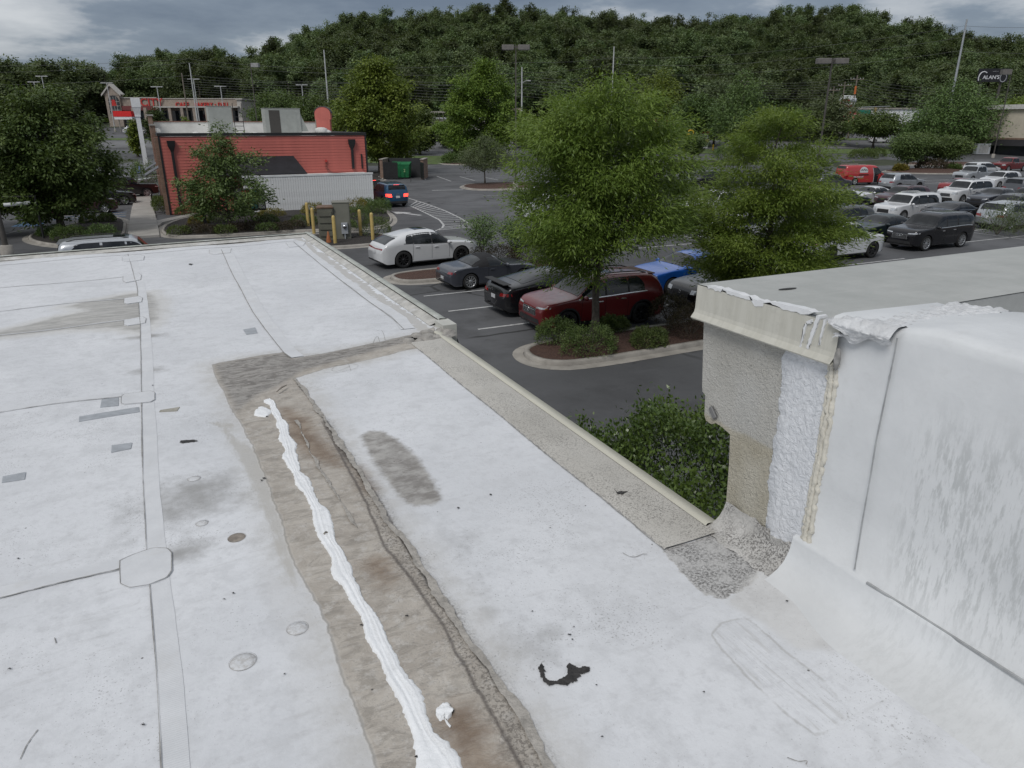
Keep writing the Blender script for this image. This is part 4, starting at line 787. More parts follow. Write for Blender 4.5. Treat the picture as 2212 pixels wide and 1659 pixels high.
mb = MB(); mb.add([(3.9, 57.9, 3.95), (9.85, 57.9, 3.95), (10.35, 55.75, 2.80), (3.75, 55.75, 2.80), (3.9, 57.9, 3.90), (9.85, 57.9, 3.90), (10.35, 55.75, 2.74), (3.75, 55.75, 2.74), (9.85, 57.9, 2.78), (3.9, 57.9, 2.78)], [(0, 3, 2, 1), (3, 7, 6, 2), (1, 2, 6, 8), (0, 9, 7, 3), (7, 9, 8, 6)]); part(RB, RBO, 'awning', mb.mesh('awning', mat('black_awning', (.010, .010, .013), .8, 0, .3, 2)))
mb = MB(); mb.box(12.2, 12.34, 57.86, 57.94, 3.45, 3.62); part(RB, RBO, 'alarm_box', mb.mesh('alarm_box', mat('alarm_red', (.5, .05, .04), .5)))
for k in range(3): mb = MB(); mb.tube([(12.22+k*.05, 57.88, 3.45), (12.2+k*.06, 57.85, 3.0), (12.3+.12*k, 57.4, 2.68), (12.9+.3*k, 56.9, 2.66)], .012, 5); part(RB, RBO, 'cable', mb.mesh('cable', M_BLK))
# brick front pieces, chimney-like curved parapet and side awnings on the street side
for q in ((.45, .80, 64.5, 66.2, 0, 6.1), (.45, .80, 74.0, 76.4, 0, 6.9), (.52, .80, 58.3, 59.2, 0, 5.3)): mb = MB(); mb.box(*q); part(RB, RBO, 'brick_pier', mb.mesh('brick_pier', M_BRICK))
mb = MB(); mb.box(.38, .9, 64.4, 66.3, 6.1, 6.22); mb.box(.38, .9, 73.9, 76.5, 6.9, 7.02); part(RB, RBO, 'pier_cap', mb.mesh('pier_cap', mat('stone_cap', (.30, .29, .27), .8)))
for y0 in (60.2, 67.5):
    mb = MB(); mb.add([(.78, y0, 3.35), (.78, y0+3.2, 3.35), (-.45, y0+3.2, 2.65), (-.45, y0, 2.65), (.78, y0, 3.30), (.78, y0+3.2, 3.30), (-.45, y0+3.2, 2.60), (-.45, y0, 2.60)], [(0, 3, 2, 1), (4, 5, 6, 7), (0, 4, 7, 3), (3, 7, 6, 2), (1, 2, 6, 5)]); part(RB, RBO, 'side_awning', mb.mesh('side_awning', mat('grey_awning', (.075, .08, .09), .5)))
    mb = MB(); [mb.tube([(.78, y0+d, 2.62), (-.43, y0+d, 2.62)], .022, 6) for d in (.05, 3.15)]; mb.tube([(-.43, y0, 2.62), (-.43, y0+3.2, 2.62)], .022, 6); part(RB, RBO, 'awning_frame', mb.mesh('awning_frame', M_CONC))
    mb = MB(); mb.box(.76, .79, y0+.2, y0+3, .9, 2.7); part(RB, RBO, 'window', mb.mesh('window', mat('dark_glass', (.02, .025, .03), .08, 0, .1, 1)))
mb = MB(); pr_ = [(0, 6.0)]+[(.86-.86*math.cos(math.pi*k/14), 7.35+.62*math.sin(math.pi*k/14)) for k in range(15)]+[(1.72, 6.0)]
pr_ = [(0.12, 5.3), (0.12, 6.6), (0.0, 6.62), (0.0, 7.2)]+[(.86-.86*math.cos(math.pi*k/12), 7.2+.62*math.sin(math.pi*k/12)) for k in range(13)]+[(1.72, 7.2), (1.72, 6.62), (1.6, 6.6), (1.6, 5.3)]
M3 = Matrix.Translation((14.55, 72.0, .55)) @ Matrix.Diagonal((.85, .85, .92, 1)) @ Matrix(((0.92, 0, .39, 0), (-.39, 0, .92, 0), (0, 1, 0, 0), (0, 0, 0, 1)))
mb.prism([(a, b) for a, b in pr_], 0, .9, M3); part(RB, RBO, 'curved_gable', mb.mesh('curved_gable', M_RED))
mb = MB(); arc = [(.86-.93*math.cos(math.pi*k/12), 7.2+.70*math.sin(math.pi*k/12)) for k in range(13)]
for k in range(12): (a0, b0), (a1, b1) = arc[k], arc[k+1]; mb.add([M3 @ Vector(q) for q in ((a0, b0, -.04), (a1, b1, -.04), (a1, b1, .95), (a0, b0, .95), (a0, b0-.08, -.04), (a1, b1-.08, -.04))], [(0, 1, 2, 3), (4, 5, 1, 0)])
part(RB, RBO, 'gable_cap', mb.mesh('gable_cap', mat('slate_cap', (.07, .065, .065), .7, 0, .3, 8)))
mb = MB(); mb.box(15.0, 15.46, 72.6, 74.2, 5.2, 6.9); part(RB, RBO, 'brick_pier', mb.mesh('brick_pier', M_BRICK))
M_HVAC = mat('hvac_grey', (.33, .345, .325), .5, .0, .08, 2, .05, 20, dirt=.3, dirtcol=(.2, .2, .19))
def hvac(name, label, c, w_, d_, h_, panel):
    o = thing(name, label, 'air conditioner', c); m = MB(); m.bevbox(-w_/2, w_/2, -d_/2, d_/2, .25, h_, .03); obj('cabinet', m.mesh('cabinet', M_HVAC), o)
    m = MB(); m.box(-w_/2+.1, w_/2-.1, -d_/2+.1, d_/2-.1, .0, .25); obj('kerb_base', m.mesh('kerb_base', M_WROOF), o)
    if panel:
        m = MB(); m.box(-w_*.38, -w_*.08, -d_/2-.012, -d_/2, .42, h_-.12); obj('coil_grille', m.mesh('coil_grille', mat('coil', (.06, .055, .05), .7, 0, .3, 60)), o)
        m = MB(); m.box(w_*.12, w_*.38, -d_/2-.012, -d_/2, .45, h_-.3); obj('access_panel', m.mesh('access_panel', M_HVAC), o)
        m = MB(); m.add([(w_/2, -d_/2+.1, h_-.35), (w_/2+.55, -d_/2+.1, .55), (w_/2, -d_/2+.1, .55), (w_/2, d_/2-.2, h_-.35), (w_/2+.55, d_/2-.2, .55), (w_/2, d_/2-.2, .55)], [(0, 2, 1), (3, 4, 5), (0, 1, 4, 3), (1, 2, 5, 4)]); obj('air_hood', m.mesh('air_hood', M_HVAC), o)
    else:
        m = MB()
        for x in (w_/2+.1, w_/2+.75): m.tube([(x, -d_/2, 0), (x, -d_/2, h_+.25)], .025, 6)
        for k in range(5): m.tube([(w_/2+.1, -d_/2, .3+k*.33), (w_/2+.75, -d_/2, .3+k*.33)], .02, 6)
        obj('ladder_rail', m.mesh('ladder_rail', M_BLK), o)
    m = MB(); m.box(-w_/2-.02, w_/2+.02, -d_/2-.02, d_/2+.02, h_+.002, h_+.04); obj('lid', m.mesh('lid', M_HVAC), o); return o
hvac('rooftop_unit', 'tall plain grey rooftop unit beside a ladder on the red restaurant', (5.35, 62.2, 5.10), 1.7, 1.6, 2.35, False)
hvac('rooftop_unit', 'wide grey rooftop unit with dark coil panel and slanted hood', (10.0, 62.6, 5.10), 2.75, 1.6, 2.25, True)
for i, (x, y, r_, h_, lab) in enumerate([(7.6, 61.2, .42, .42, 'round white roof fan just right of the tall rooftop unit'), (13.2, 63.2, .5, .75, 'white drum roof fan beside the curved gable'), (13.9, 64.4, .38, .55, 'small white roof fan close to the curved gable'), (3.4, 60.4, .3, .45, 'low grey roof vent left of the tall rooftop unit')]):
    o = thing('roof_fan', lab, 'vent', (x, y, 5.1)); m = MB(); m.lathe([(.001, h_+.12), (r_*.5, h_+.10), (r_, h_), (r_, h_*.55), (r_*.8, h_*.5), (r_*.75, .2)], 20); obj('hood', m.mesh('hood', M_WROOF), o); m = MB(); m.box(-r_*.8, r_*.8, -r_*.8, r_*.8, 0, .22); obj('base', m.mesh('base', M_HVAC), o)
# white flue standing at the restaurant's street side
o = thing('exhaust_flue', 'tall white square exhaust flue with flared cap behind the brick pier', 'flue', (-.35, 82, 0)); m = MB(); m.box(-.2, .2, -.2, .2, 2.2, 6.9); m.box(-.26, .26, -.26, .26, 6.9, 7.1); obj('shaft', m.mesh('shaft', mat('white_metal', (.70, .72, .73), .4, 0, .05)), o); m = MB(); m.box(-.24, .24, -.24, .24, 0, 2.2); obj('lower_shaft', m.mesh('lower_shaft', mat('grey_metal', (.25, .27, .29), .5)), o)
m = MB(); m.add([(-.26, -.26, 7.1), (.26, -.26, 7.1), (.26, .26, 7.1), (-.26, .26, 7.1), (-.38, -.38, 7.75), (.38, -.38, 7.75), (.38, .38, 7.75), (-.38, .38, 7.75)], [(0, 1, 5, 4), (1, 2, 6, 5), (2, 3, 7, 6), (3, 0, 4, 7), (4, 5, 6, 7)]); m.box(-.40, .40, -.40, .40, 7.752, 8.6); obj('cap', m.mesh('cap', MATS['white_metal']), o)
# =============== dumpster enclosure ===============
EN = thing('dumpster_enclosure', 'brick dumpster enclosure with black gates standing open', 'enclosure', (27.2, 86, 0), -.47); [obj('brick_wall', (lambda m: (m.box(*q), m)[1])(MB()).mesh('brick_wall', M_BRICK), EN) for q in ((-2.6, -2.25, -.3, 3.6, 0, 2.25), (2.3, 2.65, -.3, 3.6, 0, 2.25))]
m = MB(); m.box(-2.2, 2.25, 3.4, 3.6, 0, 2.3); obj('back_wall', m.mesh('back_wall', mat('dark_block', (.03, .032, .034), .8)), EN); m = MB(); m.box(-2.66, -2.19, -.36, 3.66, 2.25, 2.34); m.box(2.24, 2.71, -.36, 3.66, 2.25, 2.34); obj('wall_cap', m.mesh('wall_cap', M_CONC), EN)
gm = MB(); gm.box(-.07, .07, -.02, .02, .15, 2.0); gm = gm.mesh('slat', M_BLK)
for side, px, ang in ((-1, -2.2, .35), (1, 2.3, -1.25)):
    g = link(bpy.data.objects.new('gate', None)); g.parent = EN; g.location = (px, -.35, 0); g.rotation_euler = (0, 0, -ang if side < 0 else ang)
    for k in range(12): obj('slat', gm, g, loc=((k+.5)*.165*(1 if side < 0 else 1), 0, 0))
    m = MB(); m.box(0, 2.0, .02, .06, .35, .45); m.box(0, 2.0, .02, .06, 1.75, 1.85); obj('gate_rail', m.mesh('gate_rail', M_BLK), g)
DU = thing('dumpster', 'green steel dumpster inside the brick enclosure', 'dumpster', (27.6, 87.6, 0), -.47); M_DG = mat('dumpster_green', (.015, .15, .055), .5, 0, .2, 3, .1, 30, dirt=.4, dirtcol=(.02, .04, .025))
m = MB(); m.add([(-1.05, -.8, .15), (1.05, -.8, .15), (1.05, .8, .15), (-1.05, .8, .15), (-1.15, -.95, 1.6), (1.15, -.95, 1.6), (1.15, .9, 1.85), (-1.15, .9, 1.85)], [(0, 1, 5, 4), (1, 2, 6, 5), (2, 3, 7, 6), (3, 0, 4, 7), (3, 2, 1, 0)]); obj('bin', m.mesh('bin', M_DG), DU)
m = MB(); m.box(-1.17, -.02, -.98, .92, 0, .06, Matrix.Translation((0, 0, 1.74)) @ Euler((.13, 0, 0)).to_matrix().to_4x4()); m.box(.02, 1.17, -.98, .92, 0, .06, Matrix.Translation((0, 0, 1.74)) @ Euler((.13, 0, 0)).to_matrix().to_4x4()); obj('lid', m.mesh('lid', M_DG), DU)
for x in (-1.0, -.5, 0, .5, 1.0): m = MB(); m.box(x-.035, x+.035, -.95, -.86, .2, 1.55); obj('rib', m.mesh('rib', M_DG), DU)
obj('recycling_mark', text_mesh('2', .5, mat('pale_green', (.45, .6, .3), .6), .005), DU, loc=(.55, -.97, .95), rot=(R(90), 0, 0))
# =============== far buildings ===============
def ud(px, d, dy=0): p = DP(px, 271, d); return p[0], p[1]
def facing(px, d): """matrix of a frame at pixel column px, depth d: x right, y away, z up from the ground there"""; x, y = ud(px, d); return x, y, float(terrain(x, y))
M_CREAM = mat('cream_stucco', (.50, .455, .37), .85, 0, .06, 1); M_DGLASS = MATS['dark_glass']; M_LETTER = mat('red_letter', (.45, .03, .025), .4)
def far_building(name, label, px, d, z_off=0.0, extra=0.0):
    x, y, z = facing(px, d); return thing(name, label, 'building', (x, y, z+z_off), -AZ+extra)
K = 1/1633.0
S = far_building('strip_mall', 'long tan brick shopping centre with gabled entrance and red lettering', 380, 232); d = 232*1.0
def mx(px): return (px-380)*d/1534.0
def hz(py): return CAM_H+(271-py)*d/1633.0-S.location.z
zB = -1.0
m = MB(); m.box(mx(240), mx(266), 0, 3, zB, hz(208)); obj('wall', m.mesh('wall', M_BRICK2), S); m = MB(); m.box(mx(266), mx(345), .6, 30, zB, hz(212)); m.box(mx(345), mx(520), 1.0, 30, zB, hz(214)); obj('wall', m.mesh('wall', M_BRICK2), S)
m = MB(); gx0, gx1 = mx(236), mx(272); gc = (gx0+gx1)/2; m.add([(gx0, -.4, hz(207)), (gx1, -.4, hz(207)), (gc, -.4, hz(187)), (gx0, 2, hz(207)), (gx1, 2, hz(207)), (gc, 2, hz(187))], [(0, 1, 2), (0, 2, 5, 3), (1, 4, 5, 2)]); m.box(gx0+.4, gx1-.4, -.3, 2, zB, hz(207)); obj('gable', m.mesh('gable', M_BRICK2), S)
m = MB(); mt_ = .55
for (a0, b0), (a1, b1) in (((gx0-.4, hz(207)), (gc, hz(186)+.2)), ((gx1+.4, hz(207)), (gc, hz(186)+.2))): m.add([(a0, -.9, b0-.3), (a1, -.9, b1-.3), (a1, -.9, b1+.35), (a0, -.9, b0+.35), (a0, 2, b0+.35), (a1, 2, b1+.35)], [(0, 1, 2, 3), (3, 2, 5, 4)])
obj('gable_trim', m.mesh('gable_trim', mat('pale_trim', (.42, .40, .37), .7)), S)
wx0, wx1 = mx(245), mx(268); wc = (wx0+wx1)/2; wr = (wx1-wx0)/2; poly = [(wx0, hz(247)), (wx1, hz(247))]+[(wc+wr*math.cos(math.pi*k/10), hz(219)+wr*math.sin(math.pi*k/10)) for k in range(11)]
m = MB(); m.poly([(a, -.45, b) for a, b in poly]); w_ = obj('window', m.mesh('window', M_DGLASS), S); m = MB()
for k in range(1, 4): xx = wx0+(wx1-wx0)*k/4; m.box(xx-.05, xx+.05, -.52, -.46, hz(247), hz(219)+wr*.75)
for k in range(4): zz = hz(247-k*9); m.box(wx0, wx1, -.53, -.47, zz-.05, zz+.05)
obj('muntin', m.mesh('muntin', MATS['pale_trim']), w_)
m = MB(); m.poly([(wc-.8, -.55, hz(229)), (wc+.8, -.55, hz(229)), (wc+.4, -.55, hz(216)), (wc-.6, -.55, hz(216))]); obj('red_emblem', m.mesh('red_emblem', M_LETTER), S)
m = MB(); m.box(mx(266), mx(346), .0, .7, hz(238), hz(229)); obj('red_band', m.mesh('red_band', mat('maroon_band', (.16, .035, .035), .6)), S); m = MB(); m.box(mx(345), mx(525), -2.5, 1.1, hz(233), hz(230)); m.box(mx(266), mx(346), .3, .75, hz(212.5), hz(210.5)); m.box(mx(345), mx(520), .8, 1.2, hz(214), hz(212.5)); obj('cornice', m.mesh('cornice', MATS['pale_trim']), S)
m = MB(); m.box(mx(270), mx(520), .55, .62, zB+.2, hz(239)); w_ = obj('shopfront', m.mesh('shopfront', M_DGLASS), S)
for k in range(9): m = MB(); xx = mx(300+k*26); m.box(xx-.45, xx+.45, -2.4, -1.5, zB, hz(233)); obj('column', m.mesh('column', M_BRICK2), S)
m = MB(); m.box(mx(520), mx(530), -1, 20, zB, hz(216)); m.box(mx(518), mx(533), -1.4, 20, hz(216), hz(213)); obj('end_tower', m.mesh('end_tower', MATS['pale_trim']), S)
for s_, px, py, sz in (('CITY', 314, 222, 3.4), ('CAFE', 398, 226.5, 1.9), ('BAKERY • DELI', 460, 226.5, 1.7)):
    obj('sign_letters', text_mesh(s_, sz, M_LETTER, .12, .03), S, loc=(mx(px+20 if s_ == 'CITY' else px), .45 if s_ == 'CITY' else .8, hz(py)), rot=(R(90), 0, 0))
o = far_building('sale_canopy', 'red and white canopy in front of the gabled entrance', 276, 205); o['category'] = 'canopy'; m = MB(); hh = lambda py: CAM_H+(271-py)*205/1633.0-o.location.z; m.box(-2.6, 2.6, -2, 2, hh(252), hh(240)); obj('fascia', m.mesh('fascia', mat('bright_red', (.62, .015, .015), .5)), o); m = MB(); m.box(-2.5, 2.5, -1.9, 1.9, hh(258), hh(252)-.02); obj('valance', m.mesh('valance', MATS['white_metal']), o)
for x in (-2.3, 2.3): m = MB(); m.box(x-.1, x+.1, -.1, .1, -.3, hh(258)); obj('post', m.mesh('post', M_CONC), o)
# bank with louvred canopy
o = far_building('bank_building', 'pale bank with slatted canopy and red and yellow sign', 965, 176, -.3); hh = lambda py: CAM_H+(271-py)*176/1633.0-o.location.z; bx = lambda px: (px-965)*176/1534
m = MB(); m.box(bx(928), bx(1085), 0, 16, hh(292), hh(257)); obj('wall', m.mesh('wall', mat('pale_stucco', (.44, .42, .385), .8, 0, .05, 1)), o); m = MB(); m.box(bx(927.5), bx(1086), -.05, 16.1, -1, hh(292)); obj('brick_base', m.mesh('brick_base', M_BRICK), o); m = MB(); m.box(bx(926), bx(1087), -.25, 16.3, hh(257), hh(253)); obj('cornice', m.mesh('cornice', MATS['white_metal']), o)
for k in range(9): m = MB(); yy = -4.2+k*.62; m.box(bx(918), bx(965), yy, yy+.18, hh(243.5), hh(241)); obj('slat', m.mesh('slat', M_CONC), o)
for k in range(4): m = MB(); xx = bx(932+k*9); m.tube([(xx, .1, hh(262)), (xx, -.6, hh(252)), (xx, -2.4, hh(244))], .1, 6); obj('bracket', m.mesh('bracket', M_CONC), o)
m = MB(); m.box(bx(939), bx(957), -.9, -.6, hh(279), hh(268)); sg = obj('sign', m.mesh('sign', mat('sign_red', (.36, .02, .02), .5)), o); obj('sign_letters', text_mesh('WELLS FARGO', .55, mat('sign_yellow', (.75, .5, .04), .5), .02, .01), sg, loc=(bx(948), -.93, hh(273.5)), rot=(R(90), 0, 0)); sg.children[0].scale = (.5, 1, 1)
m = MB(); m.box(bx(943), bx(945), -1, -.6, -.5, hh(279)); m.box(bx(958), bx(960), -1, -.6, -.5, hh(279)); obj('pillar', m.mesh('pillar', M_CONC), o); m = MB(); m.box(bx(1090), bx(1134), 4, 14, hh(262), hh(258)); m.add([(bx(1060), 0, hh(258)), (bx(1136), 0, hh(258)), (bx(1128), 6, hh(233)), (bx(1075), 6, hh(233))], [(0, 1, 2, 3)]); obj('tan_roof', m.mesh('tan_roof', mat('tan_shingle', (.2, .165, .125), .9)), o)
m = MB(); m.box(bx(1062), bx(1134), .3, 12, hh(285), hh(258)); obj('rear_wall', m.mesh('rear_wall', MATS['white_metal']), o)
# drive-through ordering kiosk beyond the road trees
o = far_building('order_kiosk', 'red and white automatic kiosk with yellow guard posts', 1521, 150, 0); o['category'] = 'kiosk'; hh = lambda py: CAM_H+(271-py)*150/1633.0-o.location.z
m = MB(); m.bevbox(-.9, .9, -.9, .9, -.2, hh(288), .05); obj('cabinet', m.mesh('cabinet', MATS['white_metal']), o); m = MB(); m.box(-1.0, 1.0, -1.0, 1.0, hh(288)+.003, hh(284)); h_ = obj('header', m.mesh('header', mat('kiosk_red', (.5, .02, .03), .5)), o); m = MB(); m.box(-.6, .95, -.95, -.905, hh(308), hh(300)); obj('red_panel', m.mesh('red_panel', MATS['kiosk_red']), o)
for i, (px, py0, py1, hook) in enumerate([(1464, 306, 325, 0), (1482, 302, 325, 0), (1495, 292, 325, 1), (1499, 284, 326, 1), (1545, 312, 322, 0), (1581, 308, 328, 0)]):
    x, y = ud(px, 143); z = float(terrain(x, y)); h_ = max(1.2, (py1-py0)*143/1633.0); o = thing('guard_post', 'yellow steel guard post near the kiosk' if not hook else 'tall yellow clearance post bent over at the top', 'bollard', (x, y, z), -AZ, 'yellow posts at the kiosk'); m = MB()
    m.tube([(0, 0, 0), (0, 0, h_-.3), (0, 0, h_)]+([(-.25, 0, h_+.22), (-.8, 0, h_+.25), (-1.0, 0, h_)] if hook else []), .13, 8); obj('pipe', m.mesh('pipe', mat('safety_yellow', (.6, .36, .01), .5)), o)
# red-roofed buildings across the road
for i, (px0, px1, py0, py1, pb, lab) in enumerate([(1405, 1490, 259, 275, 292, 'low shop with red sign band seen between trees'), (1818, 1880, 246, 268, 300, 'small shop with red hipped roof beyond the road')]):
    dd = 196; pc = (px0+px1)/2; o = far_building('red_roof_shop', lab, pc, dd); hh = lambda py: CAM_H+(271-py)*dd/1633.0-o.location.z; w2 = (px1-px0)/2*dd/1534
    m = MB(); m.box(-w2, w2, 1, 14, -1, hh(py1)); obj('wall', m.mesh('wall', M_CREAM), o); m = MB(); m.add([(-w2*1.1, 0, hh(py1)), (w2*1.1, 0, hh(py1)), (w2*.75, 5, hh(py0)), (-w2*.75, 5, hh(py0)), (-w2*1.1, 15, hh(py1)), (w2*1.1, 15, hh(py1))], [(0, 1, 2, 3), (0, 3, 4), (1, 5, 2), (3, 2, 5, 4)]); obj('roof', m.mesh('roof', mat('red_shingle', (.42, .07, .065), .6, 0, .1, 2)), o)
    m = MB(); m.box(-w2, w2*.1, .6, .9, hh(py0), hh(py0-6)); obj('sign_band', m.mesh('sign_band', MATS['bright_red']), o); m = MB(); m.box(-w2*.8, w2*.8, .9, 1.0, 0, hh(py1)-.8); obj('window', m.mesh('window', M_DGLASS), o)
o = far_building('pale_shop', 'white flat shop behind the small red hipped roof', 1900, 216); hh = lambda py: CAM_H+(271-py)*216/1633.0-o.location.z; m = MB(); m.box(-10, 14, 0, 10, -1, hh(236)); obj('wall', m.mesh('wall', MATS['white_metal']), o); m = MB(); m.box(-10.3, 14.3, -.4, 10, hh(236), hh(233)); obj('parapet', m.mesh('parapet', M_CONC), o)
# cream and brick shop at the right
o = thing('corner_shop', 'cream and brown brick shop with black awning beside the red pickup', 'building', (147.5, 78.5, 0), 0); m = MB(); m.box(0, 26, 0, 22, 3.9, 9.0); obj('wall', m.mesh('wall', M_CREAM), o); m = MB(); m.box(-.12, 26, -.12, 22, 0, 3.9); obj('brick_base', m.mesh('brick_base', M_BRICK), o); m = MB(); m.box(-.5, 26.5, -.5, 22.5, 9.0, 9.8); obj('cornice', m.mesh('cornice', mat('cornice_white', (.55, .54, .52), .6)), o)
m = MB(); m.add([(-.15, 4, 3.6), (-.15, 12, 3.6), (-1.6, 12, 2.5), (-1.6, 4, 2.5), (-.15, 4, 2.6), (-.15, 12, 2.6)], [(0, 3, 2, 1), (0, 4, 3), (1, 2, 5)]); m.add([(2, -.15, 3.6), (12, -.15, 3.6), (12, -1.5, 2.5), (2, -1.5, 2.5)], [(0, 3, 2, 1)]); obj('awning', m.mesh('awning', MATS['black_awning']), o)
for nm, q, mt_ in (('window', (-.2, -.13, 4.5, 11.5, .5, 2.9), M_DGLASS), ('window', (3, 11, -.2, -.13, .5, 2.9), M_DGLASS), ('pilaster', (-.18, -.125, 3.2, 4.2, 0, 3.4), M_CREAM), ('pilaster', (-.18, -.125, 11.8, 12.8, 0, 3.4), M_CREAM)): m = MB(); m.box(*q); obj(nm, m.mesh(nm, mt_), o)
# =============== vegetation ===============
def leafmat(name, a, b, trans=.28, rough=.5, var=.25):
    s = NT(name); t = s.attr('tint'); rd = s.rnd(); c = s.mix(t, a, b)
    hs = s.n('ShaderNodeHueSaturation'); s.set(hs.inputs['Hue'], s.mr(rd, 0, 1, .485, .515, False)); s.set(hs.inputs['Value'], s.mr(rd, 0, 1, 1-var, 1+var, False)); s.set(hs.inputs['Saturation'], .95); s.set(hs.inputs['Color'], c); c = hs.outputs[0]
    s.done(c, rough, 0, spec=.35); tr = s.n('ShaderNodeBsdfTranslucent'); s.set(tr.inputs[0], s.mix(.4, c, (.16, .22, .015))); mx_ = s.n('ShaderNodeMixShader'); mx_.inputs[0].default_value = trans
    s.t.links.new(s.b.outputs[0], mx_.inputs[1]); s.t.links.new(tr.outputs[0], mx_.inputs[2]); s.t.links.new(mx_.outputs[0], s.out.inputs[0]); return s.mat
L_OAK = leafmat('oak_leaf', (.125, .195, .026), (.23, .31, .05), .45, .45, .05); L_OAK2 = leafmat('tiered_oak_leaf', (.11, .20, .023), (.21, .31, .046), .45, .45, .05); L_DARK = leafmat('dark_leaf', (.055, .095, .020), (.115, .165, .040), .25, .5, .05); L_MAPLE = leafmat('maple_leaf', (.095, .155, .020), (.205, .275, .036), .3, .5, .08); L_GREY = leafmat('grey_green_leaf', (.075, .105, .042), (.14, .175, .08), .25, .55, .06)
L_HOLLY = leafmat('holly_leaf', (.038, .080, .014), (.10, .165, .032), .15, .3, .05); L_SHRUB = leafmat('shrub_leaf', (.066, .112, .026), (.13, .185, .05), .2, .5, .15); L_PURP = leafmat('purple_leaf', (.040, .028, .020), (.075, .055, .035), .2, .55, .1); L_YEL = leafmat('gold_leaf', (.12, .11, .015), (.24, .19, .03), .25, .55, .1); L_WOOD = leafmat('woodland_leaf', (.066, .102, .038), (.135, .172, .066), .25, .6, .42); L_SPRUCE = leafmat('ornamental_leaf', (.035, .060, .016), (.075, .105, .03), .2, .5, .1)
M_BARK = mat('grey_bark', (.10, .085, .07), .9, 0, .3, 8, .8, 30)
def leaves(P, Dir, Nrm, ln, wd, tint, name, mt):
    """diamond leaves at P pointing along Dir, facing Nrm"""
    Dir = Dir/np.linalg.norm(Dir, axis=1)[:, None]; S = np.cross(Dir, Nrm); S /= np.maximum(np.linalg.norm(S, axis=1), 1e-6)[:, None]; n = len(P); ln = ln[:, None]; wd = wd[:, None]
    V = np.stack([P, P+Dir*ln*.45+S*wd*.5, P+Dir*ln, P+Dir*ln*.45-S*wd*.5], 1).reshape(-1, 3); Q = np.arange(4*n).reshape(n, 4); me = npmesh(name, V, Q, [mt]); a = me.attributes.new('tint', 'FLOAT', 'POINT'); a.data.foreach_set('value', np.repeat(tint, 4).astype(np.float32)); return me
def crown_pts(rg, h0, h1, Rr, prof, n, lobes=.22, bias=.42, el=(1, 1)):
    T = np.linspace(0, 1, 60); pr = np.interp(T, [p[0] for p in prof], [p[1] for p in prof]); cdf = np.cumsum(pr**1.4); cdf /= cdf[-1]; t = np.interp(rg.random(n), cdf, T); az = rg.random(n)*2*PI_
    ph = rg.random(8)*6.28; lob = 1+lobes*(np.sin(3*az+7*t+ph[0])*.5+np.sin(5*az-11*t+ph[1])*.35+np.sin(2*az+17*t+ph[2])*.35+np.sin(9*az+23*t+ph[3])*.2); r = Rr*np.interp(t, [p[0] for p in prof], [p[1] for p in prof])*lob*rg.random(n)**bias
    return np.stack([r*np.cos(az)*el[0], r*np.sin(az)*el[1], h0+(h1-h0)*t], 1)
PI_ = math.pi
def foliage(name, seed, h0, h1, Rr, prof, ncl, per, ll, lw, mt, cl=.42, flat=.55, droop=.35, lobes=.22, bias=.42, el=(1, 1), radial=.0, limb=0, ls=.5, nr=.38):
    rg = np.random.default_rng(seed); C = crown_pts(rg, h0, h1, Rr, prof, limb or ncl, lobes, bias, el)
    if limb: C = C[rg.integers(0, limb, ncl)]+rg.normal(0, 1, (ncl, 3))*ls*np.array([1, 1, .6]); C[:, 2] = np.clip(C[:, 2], h0-.2, h1+.1)
    ct = np.clip(rg.normal(.5, .27, ncl), 0, 1); n = ncl*per; ci = np.repeat(np.arange(ncl), per); sz = cl*(.6+.8*rg.random(ncl))
    ax = C.copy(); ax[:, 2] = 0; ax /= np.maximum(np.linalg.norm(ax, axis=1), .05)[:, None]; o_ = rg.normal(0, 1, (n, 3))*sz[ci][:, None]*np.array([1, 1, flat]); o_ += ax[ci]*(rg.normal(0, 1, n)*sz[ci]*radial)[:, None]; P = C[ci]+o_
    out_ = P.copy(); out_[:, 2] = 0; out_ /= np.maximum(np.linalg.norm(out_, axis=1), .05)[:, None]; Dr = out_*.8+o_/np.maximum(np.linalg.norm(o_, axis=1), 1e-3)[:, None]*.7+rg.normal(0, .55, (n, 3)); Dr[:, 2] -= droop; cc = P-np.array([0, 0, h0+(h1-h0)*.42]); cc /= np.maximum(np.linalg.norm(cc, axis=1), .05)[:, None]; Nr = rg.normal(0, nr, (n, 3))+cc*.45+o_/np.maximum(np.linalg.norm(o_, axis=1), 1e-3)[:, None]*.75+np.array([0, 0, .75])
    return leaves(P, Dr, Nr, ll*(.7+.6*rg.random(n)), lw*(.7+.6*rg.random(n)), np.clip(ct[ci]+rg.normal(0, .15, n), 0, 1), name, mt), C
